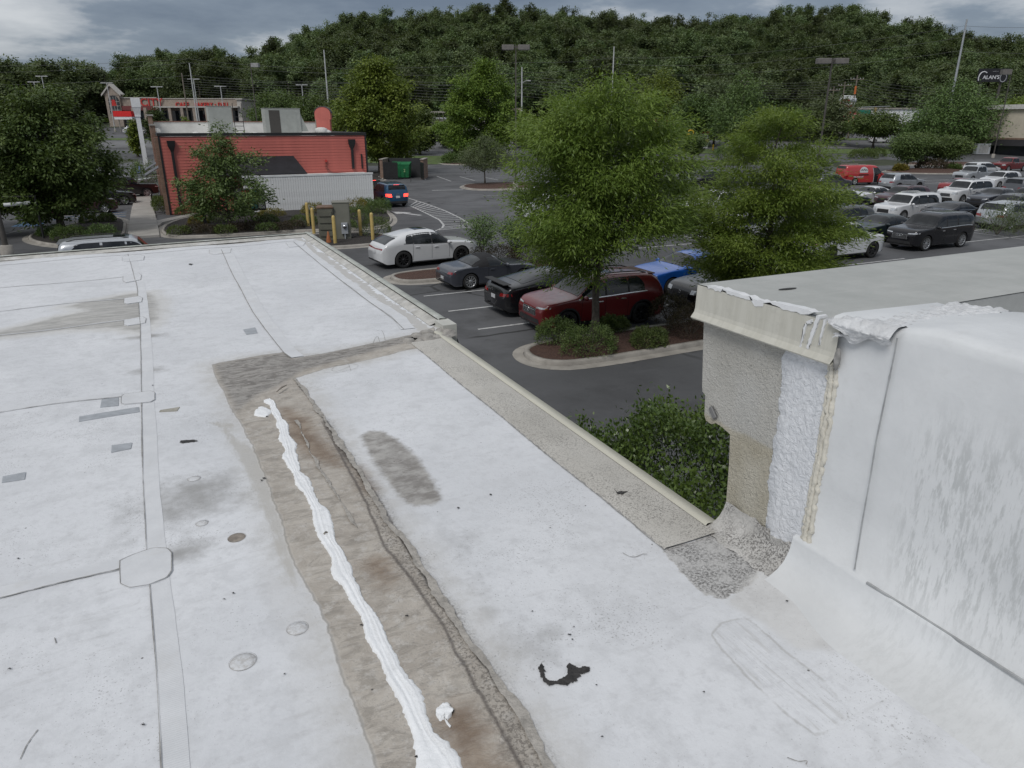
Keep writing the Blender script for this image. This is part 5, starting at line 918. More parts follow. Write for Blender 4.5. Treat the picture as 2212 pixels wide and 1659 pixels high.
def trunk_mesh(seed, C, hbase, rad, top, nl=22, sides=8, stems=1):
    rg = np.random.default_rng(seed+50); m = MB(); st = []
    for k in range(stems):
        a = rg.random()*6.28; sp = 0 if stems == 1 else .5*top*.3; tx, ty = (math.cos(a+k*6.28/stems)*sp, math.sin(a+k*6.28/stems)*sp); pts = [(tx*(z/top)**1.2+rg.normal(0, .03)*z/top*3, ty*(z/top)**1.2+rg.normal(0, .03)*z/top*3, z) for z in np.linspace(0, top, 8)]; rr_ = [rad*(1.35 if i == 0 else 1-.85*i/7) for i in range(8)]; m.tube(pts, rr_, sides); st.append((np.array(pts), rr_))
    idx = rg.choice(len(C), min(nl, len(C)), replace=False)
    for i in idx:
        c = C[i]; P, rr_ = st[rg.integers(stems)]; z0 = max(hbase*.75, min(c[2]-.35*np.hypot(c[0], c[1])-.1, top*.92)); b = np.array([np.interp(z0, P[:, 2], P[:, q]) for q in (0, 1)]+[z0]); r0 = np.interp(z0, P[:, 2], rr_)*.55; mid = b*.45+c*.55+rg.normal(0, .06, 3)*np.linalg.norm(c-b); m.tube([b, mid, c], [r0, r0*.6, r0*.18], 5, caps=False)
    return m.mesh('trunk', M_BARK)
def tree(name, label, x, y, h, Rr, prof, h0, mt, seed, ncl, per, ll, lw, rad=.14, z=0.0, cat='tree', group=None, stems=1, nl=22, **k):
    o = thing(name, label, cat, (x, y, z), 0, group); me, C = foliage('crown', seed, h0, h, Rr, prof, ncl, per, ll, lw, mt, **k); obj('crown', me, o); obj('trunk', trunk_mesh(seed, C, h0, rad, h*.86, nl, stems=stems), o); return o
OAKP = [(0, .42), (.1, .72), (.3, .98), (.5, 1.0), (.7, .90), (.85, .68), (.95, .42), (1, .15)]; PYR = [(0, .55), (.08, .9), (.2, 1.0), (.45, .78), (.7, .48), (.9, .20), (1, .05)]; ROUND = [(0, .45), (.12, .80), (.35, 1.0), (.6, .95), (.8, .72), (.93, .42), (1, .12)]; EGG = [(0, .4), (.1, .8), (.3, 1.0), (.5, .90), (.7, .66), (.88, .36), (1, .08)]
tree('oak_tree', 'broad bright green oak on the central mulch island', 10.95, 16.95, 7.05, 2.32, [(0, .35), (.08, .62), (.25, .9), (.45, 1.0), (.68, .98), (.85, .80), (.95, .52), (1, .2)], 2.25, L_OAK, 1, 1000, 110, .135, .031, .13, cl=.20, flat=.65, droop=.4, lobes=.3, bias=.36, radial=.5, limb=110, ls=.30)
tree('oak_tree', 'tiered bright green oak beside the stucco parapet', 17.4, 17.0, 7.2, 2.35, [(0, .6), (.12, .95), (.3, 1.0), (.5, .86), (.7, .60), (.88, .30), (1, .06)], 1.0, L_OAK2, 2, 1000, 110, .135, .031, .12, cl=.20, flat=.38, droop=.25, lobes=.25, bias=.40, radial=1.2, limb=120, ls=.26)
tree('shade_tree', 'big round dark green tree beside the restaurant sidewalk', -5.3, 50.4, 8.2, 3.15, [(0, .5), (.08, .85), (.3, 1.0), (.6, .97), (.82, .72), (.94, .40), (1, .12)], 1.1, L_DARK, 3, 900, 70, .22, .10, .2, cl=.30, lobes=.22, limb=130, ls=.42)
tree('shade_tree', 'dark green tree touching the big round tree', -10.2, 52.5, 7.9, 3.4, ROUND, .9, L_DARK, 4, 700, 60, .22, .10, .2, cl=.32, limb=110, ls=.42)
tree('young_tree', 'sparse young tree in front of the red clapboard wall', 3.85, 47.4, 6.15, 2.7, [(0, .5), (.12, .95), (.28, 1.0), (.5, .72), (.72, .48), (.9, .24), (1, .06)], 1.15, L_SHRUB, 5, 300, 52, .18, .085, .09, cl=.24, lobes=.35, bias=.5, nl=40, limb=60, ls=.3)
tree('shade_tree', 'tall pointed yellow green tree behind the dumpster enclosure', 27.9, 97.8, 14.3, 5.6, EGG, 2.2, L_MAPLE, 6, 900, 55, .38, .20, .28, cl=.45, lobes=.25, limb=120, ls=.6)
tree('shade_tree', 'steep pyramid of yellow green leaves near the lamp pole', 53.2, 121.5, 17.0, 6.6, EGG, 1.2, L_MAPLE, 7, 950, 55, .42, .22, .3, cl=.5, lobes=.25, limb=120, ls=.65)
def far_tree(label, px, d, ptop, wpx, mt, seed, prof=ROUND, h0f=.12, name='shade_tree', n=420, per=30):
    p = DP(px, 271, d); z = float(terrain(p[0], p[1])); h = CAM_H+(271-ptop)*d/1633.0-z; return tree(name, label, p[0], p[1], h, wpx/2*d/1534, prof, max(.4, h*h0f), mt, seed, n, per, .0027*d+.05, .0016*d+.02, .22, z=z, cl=.05*wpx*d/1534+.15, lobes=.28)
far_tree('dark spreading tree just behind the curved gable', 600, 150, 195, 120, L_DARK, 10); far_tree('dark tree filling the gap behind the rooftop units', 680, 140, 200, 100, L_DARK, 11); far_tree('low dark tree at the edge of the yellow green tree', 905, 135, 225, 70, L_DARK, 12)
far_tree('tall green tree right behind the broad oak', 1425, 165, 152, 115, L_MAPLE, 13, EGG); far_tree('pale green tree behind the kiosk pyramid', 1545, 158, 172, 90, L_GREY, 14); far_tree('full round green tree on the roadside island', 1598, 138, 155, 128, L_SHRUB, 15, EGG); far_tree('dark round tree behind the broad oak', 1500, 152, 200, 90, L_DARK, 16)
far_tree('open crowned dark tree on the grass verge', 1893, 150, 240, 104, L_DARK, 17, [(0, .5), (.2, .95), (.5, 1), (.8, .7), (1, .2)], .38, n=380); far_tree('very wide tiered green tree beside the leaning lamp pole', 2062, 140, 175, 185, L_SHRUB, 18, EGG, .1, n=700); far_tree('yellow green tree beside the cream brick shop', 2195, 165, 208, 110, L_MAPLE, 19); far_tree('small dark tree left of the tiered tree', 1985, 150, 262, 70, L_DARK, 20); far_tree('olive tree behind the tiered oak', 1790, 160, 205, 110, L_GREY, 21); far_tree('dark tree beside the small red roof', 1700, 170, 225, 80, L_DARK, 22); far_tree('dense dark tree left of the steep pyramid', 975, 150, 262, 60, L_DARK, 23); far_tree('dark evergreen on the lawn by the bank', 1020, 128, 285, 70, L_DARK, 24, n=300)
far_tree('ornamental dark tree before the shopping centre', 338, 150, 232, 38, L_SPRUCE, 25, n=260); far_tree('little yellow green tree before the shopping centre', 400, 120, 250, 16, L_MAPLE, 26, n=120, per=25); far_tree('small tree beside the sale canopy', 287, 130, 258, 22, L_MAPLE, 27, n=120, per=25)
far_tree('green tree left of the white pole near the road', 1135, 150, 245, 60, L_MAPLE, 28); far_tree('low dark tree beyond the grass verge', 1755, 176, 240, 80, L_DARK, 29); far_tree('dark tree behind the tiered tree by the road', 2130, 178, 225, 90, L_DARK, 30)
tree('young_tree', 'small grey green tree on the little mulch island', 32.6, 73.6, 5.2, 2.6, [(0, .6), (.2, 1), (.5, .9), (.75, .55), (1, .12)], 1.7, L_GREY, 40, 260, 40, .22, .06, .09, cl=.34, lobes=.35, nl=30); tree('young_tree', 'slim dark sapling next to the grey green tree', 40.8, 71.6, 4.6, 1.9, ROUND, 1.9, L_DARK, 41, 160, 36, .2, .07, .08, cl=.3)
MY = [(0, .35), (.3, .7), (.6, 1), (.85, .8), (1, .3)]
for i, (x, y, h, r_, st, lab) in enumerate([(12.7, 28.9, 2.5, .75, 2, 'small multi-stem tree beside the white coupe-roofed SUV'), (14.2, 28.7, 2.2, .7, 2, 'second small multi-stem tree behind the grey convertible'), (17.0, 28.9, 3.0, 1.0, 3, 'leafy multi-stem tree at the end of the convertible island')]): tree('crape_myrtle', lab, x, y, h, r_, MY, 1.1, L_SHRUB, 45+i, 90, 36, .10, .04, .03, cl=.17, stems=st, nl=16, group='crape myrtles on the islands')
for i, (x, y, h, r_, st, lab) in enumerate([(96.4, 70.0, 5.0, 2.7, 4, 'wide multi-stem tree beside the purple hedge'), (100.0, 70.8, 5.0, 2.6, 4, 'multi-stem tree right behind the purple hedge'), (103.6, 69.0, 4.6, 2.6, 3, 'multi-stem tree at the far end of the purple hedge island'), (84.5, 102.0, 4.5, 2.0, 2, 'young white-flecked tree by the road island')]): tree('crape_myrtle', lab, x, y, h, r_, MY, 1.6, L_SHRUB, 55+i, 200, 40, .3, .14, .06, cl=.42, stems=st, nl=16, group='crape myrtles on the islands')
def shrub(name, label, x, y, rx, ry, h, mt, seed, n, ll, lw, z=.12, group=None, base=.04, cat='shrub', dens=.8):
    """low mound: leaves over a half-ellipsoid shell plus a few stems"""
    rg = np.random.default_rng(seed); o = thing(name, label, cat, (x, y, z), 0, group); az = rg.random(n)*2*PI_; t = rg.random(n)**.75; el = np.arcsin(t); lob = 1+.10*np.sin(3*az+rg.random()*6)+.07*np.sin(7*az+3*el+rg.random()*6)+.06*np.sin(11*az-9*el); rd = (dens+(1-dens)*rg.random(n)**.5+rg.normal(0, .03, n))*lob
    P = np.stack([rx*np.cos(az)*np.cos(el)**.6*rd, ry*np.sin(az)*np.cos(el)**.6*rd, base+h*np.sin(el)*rd], 1); out_ = np.stack([np.cos(az)*np.cos(el), np.sin(az)*np.cos(el), np.sin(el)], 1); Dr = out_*.9+rg.normal(0, .6, (n, 3)); Nr = out_*.5+rg.normal(0, .5, (n, 3))+np.array([0, 0, .6])
    me = leaves(P, Dr, Nr, ll*(.7+.6*rg.random(n)), lw*(.7+.6*rg.random(n)), np.clip(.5+.3*np.sin(5*az+6*el+seed)+rg.normal(0, .22, n), 0, 1), 'foliage', mt); obj('foliage', me, o); m = MB()
    for k in range(7): a = k*.9; m.tube([(0.05*math.cos(a), .05*math.sin(a), 0), (rx*.55*math.cos(a), ry*.55*math.sin(a), h*.6)], [.02, .006], 5)
    obj('stem', m.mesh('stem', M_BARK), o); return o
shrub('holly_bush', 'large glossy dark green holly below the near roof edge', 5.55, 5.3, 3.3, 2.6, 2.55, L_HOLLY, 1, 125000, .058, .033, 0, dens=.86)
# dense inner layer of the same bush so that it closes up
for i, (px, py, rx, ry, h, mt, lab) in enumerate([(1210, 742, .62, .55, .62, L_SHRUB, 'light green rounded shrub at the rounded tip of the central island'), (1283, 765, .82, .6, .70, L_SHRUB, 'largest leafy green shrub in front of the oak trunk'), (1408, 750, .55, .45, .45, L_SHRUB, 'smaller green shrub to the street side of the oak trunk'), (1330, 718, .5, .4, .4, L_DARK, 'low dark shrub right behind the oak trunk'), (1452, 695, .7, .6, .75, L_PURP, 'dull purple shrub in front of the black older sedan'), (1500, 727, .75, .65, .80, L_PURP, 'dull purple shrub closest to the stucco parapet')]):
    p = G(px, py, .12); shrub('shrub', lab, p[0], p[1]+.2, rx, ry, h, mt, 20+i, 5200, .055, .024, group='shrubs on the central island')
for i, (x, y, r_, h, mt, lab) in enumerate([(13.3, 28.8, 1.3, .95, L_PURP, 'purple hedge clump behind the grey convertible'), (15.2, 28.7, 1.4, 1.05, L_PURP, 'purple hedge clump at the middle of the convertible island'), (17.0, 28.7, 1.0, .95, L_PURP, 'purple hedge clump under the leafy multi-stem tree')]): shrub('shrub', lab, x, y, r_, .95, h, mt, 40+i, 4200, .075, .03)
for i, (x, y, r_, h, mt, lab) in enumerate([(13.0, 52.4, 1.05, .95, L_YEL, 'golden rounded bush at the corner of the white board screen'), (9.9, 52.6, .85, .75, L_YEL, 'golden green bush left of the green transformer cabinet'), (6.9, 51.8, .9, .6, L_YEL, 'browning gold bush at the foot of the white boards'), (14.05, 51.3, .75, .8, L_SHRUB, 'clipped green ball shrub next to the golden bush'), (14.9, 52.6, .7, .85, L_SHRUB, 'clipped green ball shrub nearest the drive-through lane'), (14.2, 54.4, .65, .75, L_SHRUB, 'clipped green ball shrub behind the other two balls'), (6.2, 48.6, .8, .55, L_SHRUB, 'low green shrub left of the yellow posts'), (8.2, 47.0, .9, .6, L_SHRUB, 'spreading green shrub behind the yellow posts'), (12.0, 48.5, 1.0, .8, L_SHRUB, 'green shrub mound right of the transformer'), (2.2, 50.4, .6, .5, L_YEL, 'small yellow green shrub beside the menu post'), (3.6, 50.6, .8, .6, L_SHRUB, 'small green shrub beneath the young tree'), (11.2, 41.0, .9, .95, L_SHRUB, 'boxy clipped green hedge beside the yellow posts'), (10.2, 44.4, .8, .5, L_SHRUB, 'low green shrub behind the clipped hedge'), (2.0, 57.0, 1.0, .5, L_DARK, 'dark low shrub at the red wall near the downspout'), (3.6, 57.1, .9, .5, L_DARK, 'dark low shrub along the red clapboard wall'), (.35, 60, .6, .9, L_DARK, 'dark hedge tuft at the restaurant corner'), (.2, 63, .6, .8, L_DARK, 'dark hedge tuft under the side awning'), (-4.6, 46.6, .9, .7, L_DARK, 'dark shrub at the kerb tip by the round tree'), (-3.0, 46.0, .8, .75, L_SHRUB, 'bright shrub near the silver SUV'), (-5.6, 49.0, .8, .5, L_DARK, 'low dark shrub under the round tree'), (-4.2, 54.5, .5, .5, L_DARK, 'small ball shrub behind the round tree trunk'), (-3.1, 54.6, .5, .5, L_DARK, 'small ball shrub next to the sidewalk')]): shrub('shrub', lab, x, y, r_, r_*.9, h, mt, 60+i, 2400, .085, .038)
for i in range(9): shrub('shrub', 'rusty brown low ground shrub in the bed behind the far roof edge', .9+i*.82, 46.3+.5*math.sin(i*1.7)-.08*i, .65, .6, .42, L_PURP if i % 3 else L_DARK, 90+i, 1300, .09, .035, group='rusty low shrubs along the planting bed')
for i, (x, y, r_, h, mt, lab) in enumerate([(99.2, 68.4, 2.1, 1.5, L_PURP, 'clipped purple hedge between the multi-stem trees'), (93.4, 68.6, 1.0, .9, L_YEL, 'yellow green tuft at the tip of the purple hedge island'), (103, 67.6, 1.2, .8, L_SHRUB, 'green tuft beside the purple hedge'), (117, 94, 2.6, 1.4, L_DARK, 'dark hedge mound below the open crowned tree'), (122.5, 96, 2.4, 1.3, L_DARK, 'dark hedge mound behind the red van'), (46.5, 118, 2.0, 1.6, L_SHRUB, 'rounded hedge on the far kerbed island'), (49, 121, 2.2, 1.7, L_SHRUB, 'tall rounded hedge near the steep pyramid tree'), (44.0, 138, 2.2, 1.8, L_SHRUB, 'rounded hedge on the lawn by the bank'), (41.0, 137, 1.8, 1.5, L_SHRUB, 'clipped hedge ball on the lawn'), (94, 104, 2.5, 2.0, L_SHRUB, 'leafy shrub under the roadside tree')]): shrub('shrub', lab, x, y, r_, r_*.85, h, mt, 110+i, 1800, .26, .13, z=float(terrain(x, y)))
for i, (px, py, r_, h, lab) in enumerate([(2135, 560, 1.1, 1.7, 'airy flowering shrub at the coping edge beside the silver crossover'), (2180, 555, 1.3, 2.0, 'tall airy shrub with pale flowers under the lamp pole'), (2240, 560, 1.4, 2.1, 'airy shrub trailing off beyond the lamp pole')]): p = G(px, py, 0); shrub('shrub', lab, p[0]+8, p[1]+4.5, r_, r_, h, L_GREY, 130+i, 1500, .12, .04, dens=.3)
shrub('shrub', 'tall leafy tuft at the foot of the white flue', -.75, 79.5, 1.3, 1.1, 2.7, L_SHRUB, 150, 2500, .16, .08, 0)
# =============== wooded hill ===============
src = bpy.data.collections.new('woodland_sources'); variants = []
for v_ in range(6):
    hh_ = 15.0; pr_ = [ROUND, ROUND, EGG, OAKP, ROUND, PYR][v_]; Rr = [5.4, 4.7, 4.5, 6.0, 5.0, 3.6][v_]
    me, C = foliage('crown', 200+v_, 3.0, hh_, Rr, pr_, 120, 85, .52, .40, L_WOOD, cl=.60, limb=30, ls=.75, flat=.75, droop=.2, lobes=.35, bias=.26, nr=.16); tm = trunk_mesh(200+v_, C, 3.0, .25, hh_*.8, 6, 5); variants.append((me, tm))
rg = np.random.default_rng(5); PT = []
d = 238.0
while d < 446:
    u = -.86*d
    while u < .84*d:
        uu = u+rg.uniform(-3, 3); dd = d+rg.uniform(-3, 3); PT.append((uu, dd)); u += rg.uniform(8.5, 14.5)
    d += 9.0
PT = np.array(PT); X = PT[:, 0]*math.cos(AZ)+PT[:, 1]*math.sin(AZ); Y = -PT[:, 0]*math.sin(AZ)+PT[:, 1]*math.cos(AZ); Zt = terrain(X, Y); sc = .85+.62*rg.random(len(X))
mall = (np.abs(PT[:, 0]+105) < 45) & (PT[:, 1] < 272); X, Y, Zt, sc, PT = X[~mall], Y[~mall], Zt[~mall], sc[~mall], PT[~mall]
inview = np.abs(PT[:, 0]) < PT[:, 1]*.74; order = np.argsort(np.where(inview, PT[:, 1], 1e6)); single = order[:285]; rest = order[285:]
for k, i in enumerate(single):
    me, tm = variants[k*7 % 6]; o = thing('forest_tree', 'leafy tree in the front ranks of the wooded hillside', 'tree', (X[i], Y[i], Zt[i]-.5), rg.random()*6.28, 'front trees of the wooded hillside'); s_ = sc[i]; o.scale = (s_*rg.uniform(.9, 1.15), s_*rg.uniform(.9, 1.15), s_); obj('crown', me, o); obj('trunk', tm, o)
for k, (me, tm) in enumerate(variants): so_ = bpy.data.objects.new('woodland_variant', me); src.objects.link(so_)
pm_ = bpy.data.meshes.new('woodland'); pm_.vertices.add(len(rest)); pm_.vertices.foreach_set('co', np.c_[X[rest], Y[rest], Zt[rest]-.5].astype(np.float32).ravel()); pm_.update()
for nm, arr, ty in (('sc', sc[rest], 'FLOAT'), ('rz', rg.random(len(rest))*6.28, 'FLOAT'), ('ix', rg.integers(0, 6, len(rest)), 'INT')): a = pm_.attributes.new(nm, ty, 'POINT'); a.data.foreach_set('value', arr.astype(np.float32 if ty == 'FLOAT' else np.int32))
wood = link(bpy.data.objects.new('woodland', pm_)); wood['kind'] = 'stuff'; wood['label'] = 'dense dark green woodland covering the hill behind the shops'; wood['category'] = 'woodland'
ng = bpy.data.node_groups.new('woodland', 'GeometryNodeTree'); ng.interface.new_socket('Geometry', in_out='INPUT', socket_type='NodeSocketGeometry'); ng.interface.new_socket('Geometry', in_out='OUTPUT', socket_type='NodeSocketGeometry')
gi = ng.nodes.new('NodeGroupInput'); go = ng.nodes.new('NodeGroupOutput'); iop = ng.nodes.new('GeometryNodeInstanceOnPoints'); ci = ng.nodes.new('GeometryNodeCollectionInfo'); ci.inputs['Collection'].default_value = src; ci.inputs['Separate Children'].default_value = True; ci.inputs['Reset Children'].default_value = True
def nattr(nm, ty): n = ng.nodes.new('GeometryNodeInputNamedAttribute'); n.data_type = ty; n.inputs['Name'].default_value = nm; return n.outputs[0]
iop.inputs['Pick Instance'].default_value = True; cx_ = ng.nodes.new('ShaderNodeCombineXYZ'); ng.links.new(nattr('rz', 'FLOAT'), cx_.inputs[2])
for a, b in ((gi.outputs[0], iop.inputs['Points']), (ci.outputs[0], iop.inputs['Instance']), (nattr('ix', 'INT'), iop.inputs['Instance Index']), (nattr('sc', 'FLOAT'), iop.inputs['Scale']), (cx_.outputs[0], iop.inputs['Rotation']), (iop.outputs[0], go.inputs[0])): ng.links.new(a, b)
md_ = wood.modifiers.new('woodland', 'NODES'); md_.node_group = ng
# =============== vehicles ===============
def pchip(P):
    x = np.array([p[0] for p in P], float); y = np.array([p[1] for p in P], float); h = np.diff(x); d = np.diff(y)/h; m = np.zeros(len(x)); m[0] = d[0]; m[-1] = d[-1]
    for i in range(1, len(x)-1):
        if d[i-1]*d[i] > 0: w1 = 2*h[i]+h[i-1]; w2 = h[i]+2*h[i-1]; m[i] = (w1+w2)/(w1/d[i-1]+w2/d[i])
    def f(t):
        t = np.clip(np.asarray(t, float), x[0], x[-1]); i = np.clip(np.searchsorted(x, t)-1, 0, len(h)-1); s = (t-x[i])/h[i]
        return (1+2*s)*(1-s)**2*y[i]+s*(1-s)**2*h[i]*m[i]+s*s*(3-2*s)*y[i+1]+s*s*(s-1)*h[i]*m[i+1]
    return f
BELT = [(0, .40), (.012, .45), (.05, .53), (.25, .60), (.5, .615), (.8, .635), (.94, .60), (.985, .50), (1, .42)]
SPECS = dict(
 suv=dict(L=4.65, W=1.86, H=1.69, gc=.22, r=.36, uf=.19, ur=.79, top=[(0,.44),(.012,.52),(.05,.585),(.15,.62),(.25,.655),(.285,.69),(.41,.945),(.47,.985),(.58,1.0),(.75,.985),(.88,.955),(.925,.89),(.965,.70),(.985,.58),(1,.46)], belt=BELT, cab=(.262,.42,.895,.968), win=[(.30,.475),(.49,.66),(.675,.80)], tum=.16, n=4.6),
 boxy=dict(L=4.85, W=1.92, H=1.82, gc=.27, r=.39, uf=.19, ur=.78, top=[(0,.46),(.01,.54),(.04,.60),(.15,.625),(.26,.65),(.29,.68),(.385,.94),(.43,.985),(.55,1.0),(.80,.99),(.92,.97),(.955,.92),(.978,.68),(.99,.56),(1,.46)], belt=BELT, cab=(.268,.39,.94,.978), win=[(.30,.46),(.475,.64),(.66,.88)], tum=.13, n=5.5),
 coupe_suv=dict(L=4.89, W=1.92, H=1.70, gc=.22, r=.385, uf=.19, ur=.785, top=[(0,.44),(.012,.52),(.05,.585),(.15,.625),(.27,.66),(.305,.69),(.43,.95),(.49,.99),(.55,1.0),(.68,.965),(.80,.885),(.88,.805),(.945,.685),(.975,.60),(1,.47)], belt=BELT[:5]+[(.8,.66),(.94,.62),(.985,.52),(1,.43)], cab=(.282,.45,.83,.955), win=[(.32,.49),(.505,.68),(.69,.76)], tum=.17, n=4.2),
 sedan=dict(L=4.9, W=1.84, H=1.45, gc=.18, r=.335, uf=.19, ur=.785, top=[(0,.42),(.012,.52),(.05,.60),(.15,.655),(.27,.70),(.30,.72),(.43,.955),(.50,.995),(.56,1.0),(.64,.97),(.72,.885),(.82,.765),(.85,.745),(.94,.725),(.975,.66),(1,.48)], belt=[(0,.38),(.012,.46),(.05,.545),(.25,.64),(.5,.66),(.8,.685),(.94,.65),(.985,.54),(1,.44)], cab=(.285,.44,.66,.825), win=[(.32,.50),(.515,.69)], tum=.20, n=3.6),
 fastback=dict(L=4.92, W=1.87, H=1.44, gc=.18, r=.345, uf=.19, ur=.79, top=[(0,.42),(.012,.52),(.05,.59),(.15,.64),(.28,.69),(.31,.715),(.45,.96),(.52,1.0),(.60,.985),(.72,.90),(.84,.80),(.90,.765),(.955,.745),(.98,.68),(1,.50)], belt=[(0,.38),(.012,.46),(.05,.545),(.25,.64),(.5,.66),(.8,.70),(.94,.67),(.985,.56),(1,.46)], cab=(.29,.45,.62,.86), win=[(.33,.51),(.525,.70)], tum=.21, n=3.4),
 roadster=dict(L=4.0, W=1.74, H=1.25, gc=.16, r=.315, uf=.20, ur=.785, top=[(0,.42),(.02,.53),(.06,.60),(.2,.68),(.34,.70),(.37,.72),(.475,.955),(.52,1.0),(.60,.985),(.69,.90),(.765,.745),(.80,.72),(.92,.69),(.97,.61),(1,.46)], belt=[(0,.36),(.02,.46),(.06,.54),(.25,.65),(.5,.665),(.8,.68),(.94,.62),(.985,.5),(1,.42)], cab=(.355,.48,.64,.765), win=[(.385,.585)], tum=.19, n=3.0),
 pickup=dict(L=5.75, W=2.0, H=1.93, gc=.34, r=.41, uf=.175, ur=.79, top=[(0,.50),(.008,.56),(.03,.61),(.15,.64),(.25,.655),(.275,.68),(.345,.94),(.385,.99),(.48,1.0),(.555,.985),(.58,.94),(.597,.66),(.605,.635),(.80,.635),(.975,.635),(.99,.60),(1,.50)], belt=[(0,.44),(.012,.50),(.05,.56),(.25,.61),(.5,.615),(.60,.61),(.8,.61),(.94,.61),(.985,.56),(1,.46)], cab=(.262,.35,.575,.597), win=[(.285,.425),(.44,.55)], tum=.15, n=5.0),
 minivan=dict(L=5.15, W=2.0, H=1.74, gc=.18, r=.345, uf=.185, ur=.78, top=[(0,.42),(.012,.50),(.05,.56),(.13,.60),(.20,.635),(.23,.67),(.38,.95),(.45,.99),(.58,1.0),(.80,.985),(.90,.96),(.94,.90),(.975,.68),(.99,.56),(1,.44)], belt=[(0,.38),(.012,.43),(.05,.50),(.2,.575),(.5,.60),(.8,.615),(.94,.59),(.985,.48),(1,.40)], cab=(.212,.39,.915,.97), win=[(.25,.43),(.445,.65),(.665,.86)], tum=.14, n=4.8),
 van=dict(L=5.5, W=2.0, H=2.08, gc=.24, r=.37, uf=.17, ur=.77, top=[(0,.40),(.01,.46),(.04,.52),(.11,.555),(.15,.575),(.175,.61),(.275,.92),(.32,.975),(.42,1.0),(.7,1.0),(.94,.985),(.975,.95),(.99,.70),(.996,.56),(1,.46)], belt=[(0,.36),(.012,.41),(.05,.48),(.15,.54),(.5,.56),(.8,.56),(.94,.56),(.985,.5),(1,.40)], cab=(.158,.29,.96,.99), win=[(.19,.315)], tum=.10, n=6.5))
def paintm(name, col, metal=.0, rough=.28):
    if name in MATS: return MATS[name]
    s = NT(name); p = s.co('Object'); c = s.mix(s.m('MULTIPLY', s.mr(s.noise(3, 4, .6, p), .45, .75), .12), col, tuple(q*.6+.03 for q in col)); MATS[name] = s.done(c, s.mr(s.noise(5, 3, .5, p), .3, .7, rough, rough+.10), metal, coat=.45 if max(col) < .05 else .8); return MATS[name]
PAINT = dict(white=paintm('car_white', (.62, .63, .64)), silver=paintm('car_silver', (.42, .44, .46), .5), gray=paintm('car_grey', (.10, .105, .115), .35), slate=paintm('car_slate', (.055, .06, .075), .35), black=paintm('car_black', (.008, .008, .010), 0, .16), red=paintm('car_red', (.16, .012, .014), .1), brightred=paintm('car_bright_red', (.24, .018, .022), .1), maroon=paintm('car_maroon', (.055, .016, .022), .1), blue=paintm('car_blue', (.008, .085, .38), .1), teal=paintm('car_deep_blue', (.008, .06, .13), .2), green=paintm('car_dark_green', (.012, .022, .024), .1), vanred=paintm('van_red', (.42, .03, .03), 0, .3), brown=paintm('car_brown_grey', (.075, .075, .072), .4))
M_GLASS = NT('car_glass'); M_GLASS = M_GLASS.done(M_GLASS.mix(M_GLASS.mr(M_GLASS.noise(2.2, 3, .5, M_GLASS.co('Object')), .4, .65), (.008, .010, .012), (.022, .025, .028)), .04, 0, spec=.5)
M_TRIM = mat('black_plastic', (.020, .020, .021), .6, 0, .2, 6); M_TYRE = mat('tyre_rubber', (.014, .014, .014), .85, 0, .3, 8); M_RIMS = mat('alloy_silver', (.42, .43, .44), .3, .7, .05, 5); M_RIMD = mat('alloy_dark', (.03, .03, .032), .35, .5, .1, 5); M_CHROME = mat('chrome_trim', (.55, .56, .57), .18, .9, .05, 5)
M_LAMP = mat('headlamp_lens', (.52, .54, .56), .12, .3, .25, 14, coat=.8); M_TAIL = mat('tail_lens', (.20, .008, .010), .15, 0, .2, 10, coat=.8); M_TAILON = emis('tail_lamp_lit', (1.0, .05, .03), 2.5); M_PLATE = mat('licence_plate', (.50, .51, .52), .5, 0, .15, 18); M_SEAM = mat('panel_gap', (.010, .010, .010), .9, 0, .1, 5); M_INT = mat('underbody', (.007, .007, .007), .95, 0, .2, 5); M_AMBER = mat('amber_lens', (.5, .16, .02), .3); M_SOFT = mat('soft_top', (.014, .014, .016), .9, 0, .2, 20, .2, 200)
WHEELS = {}
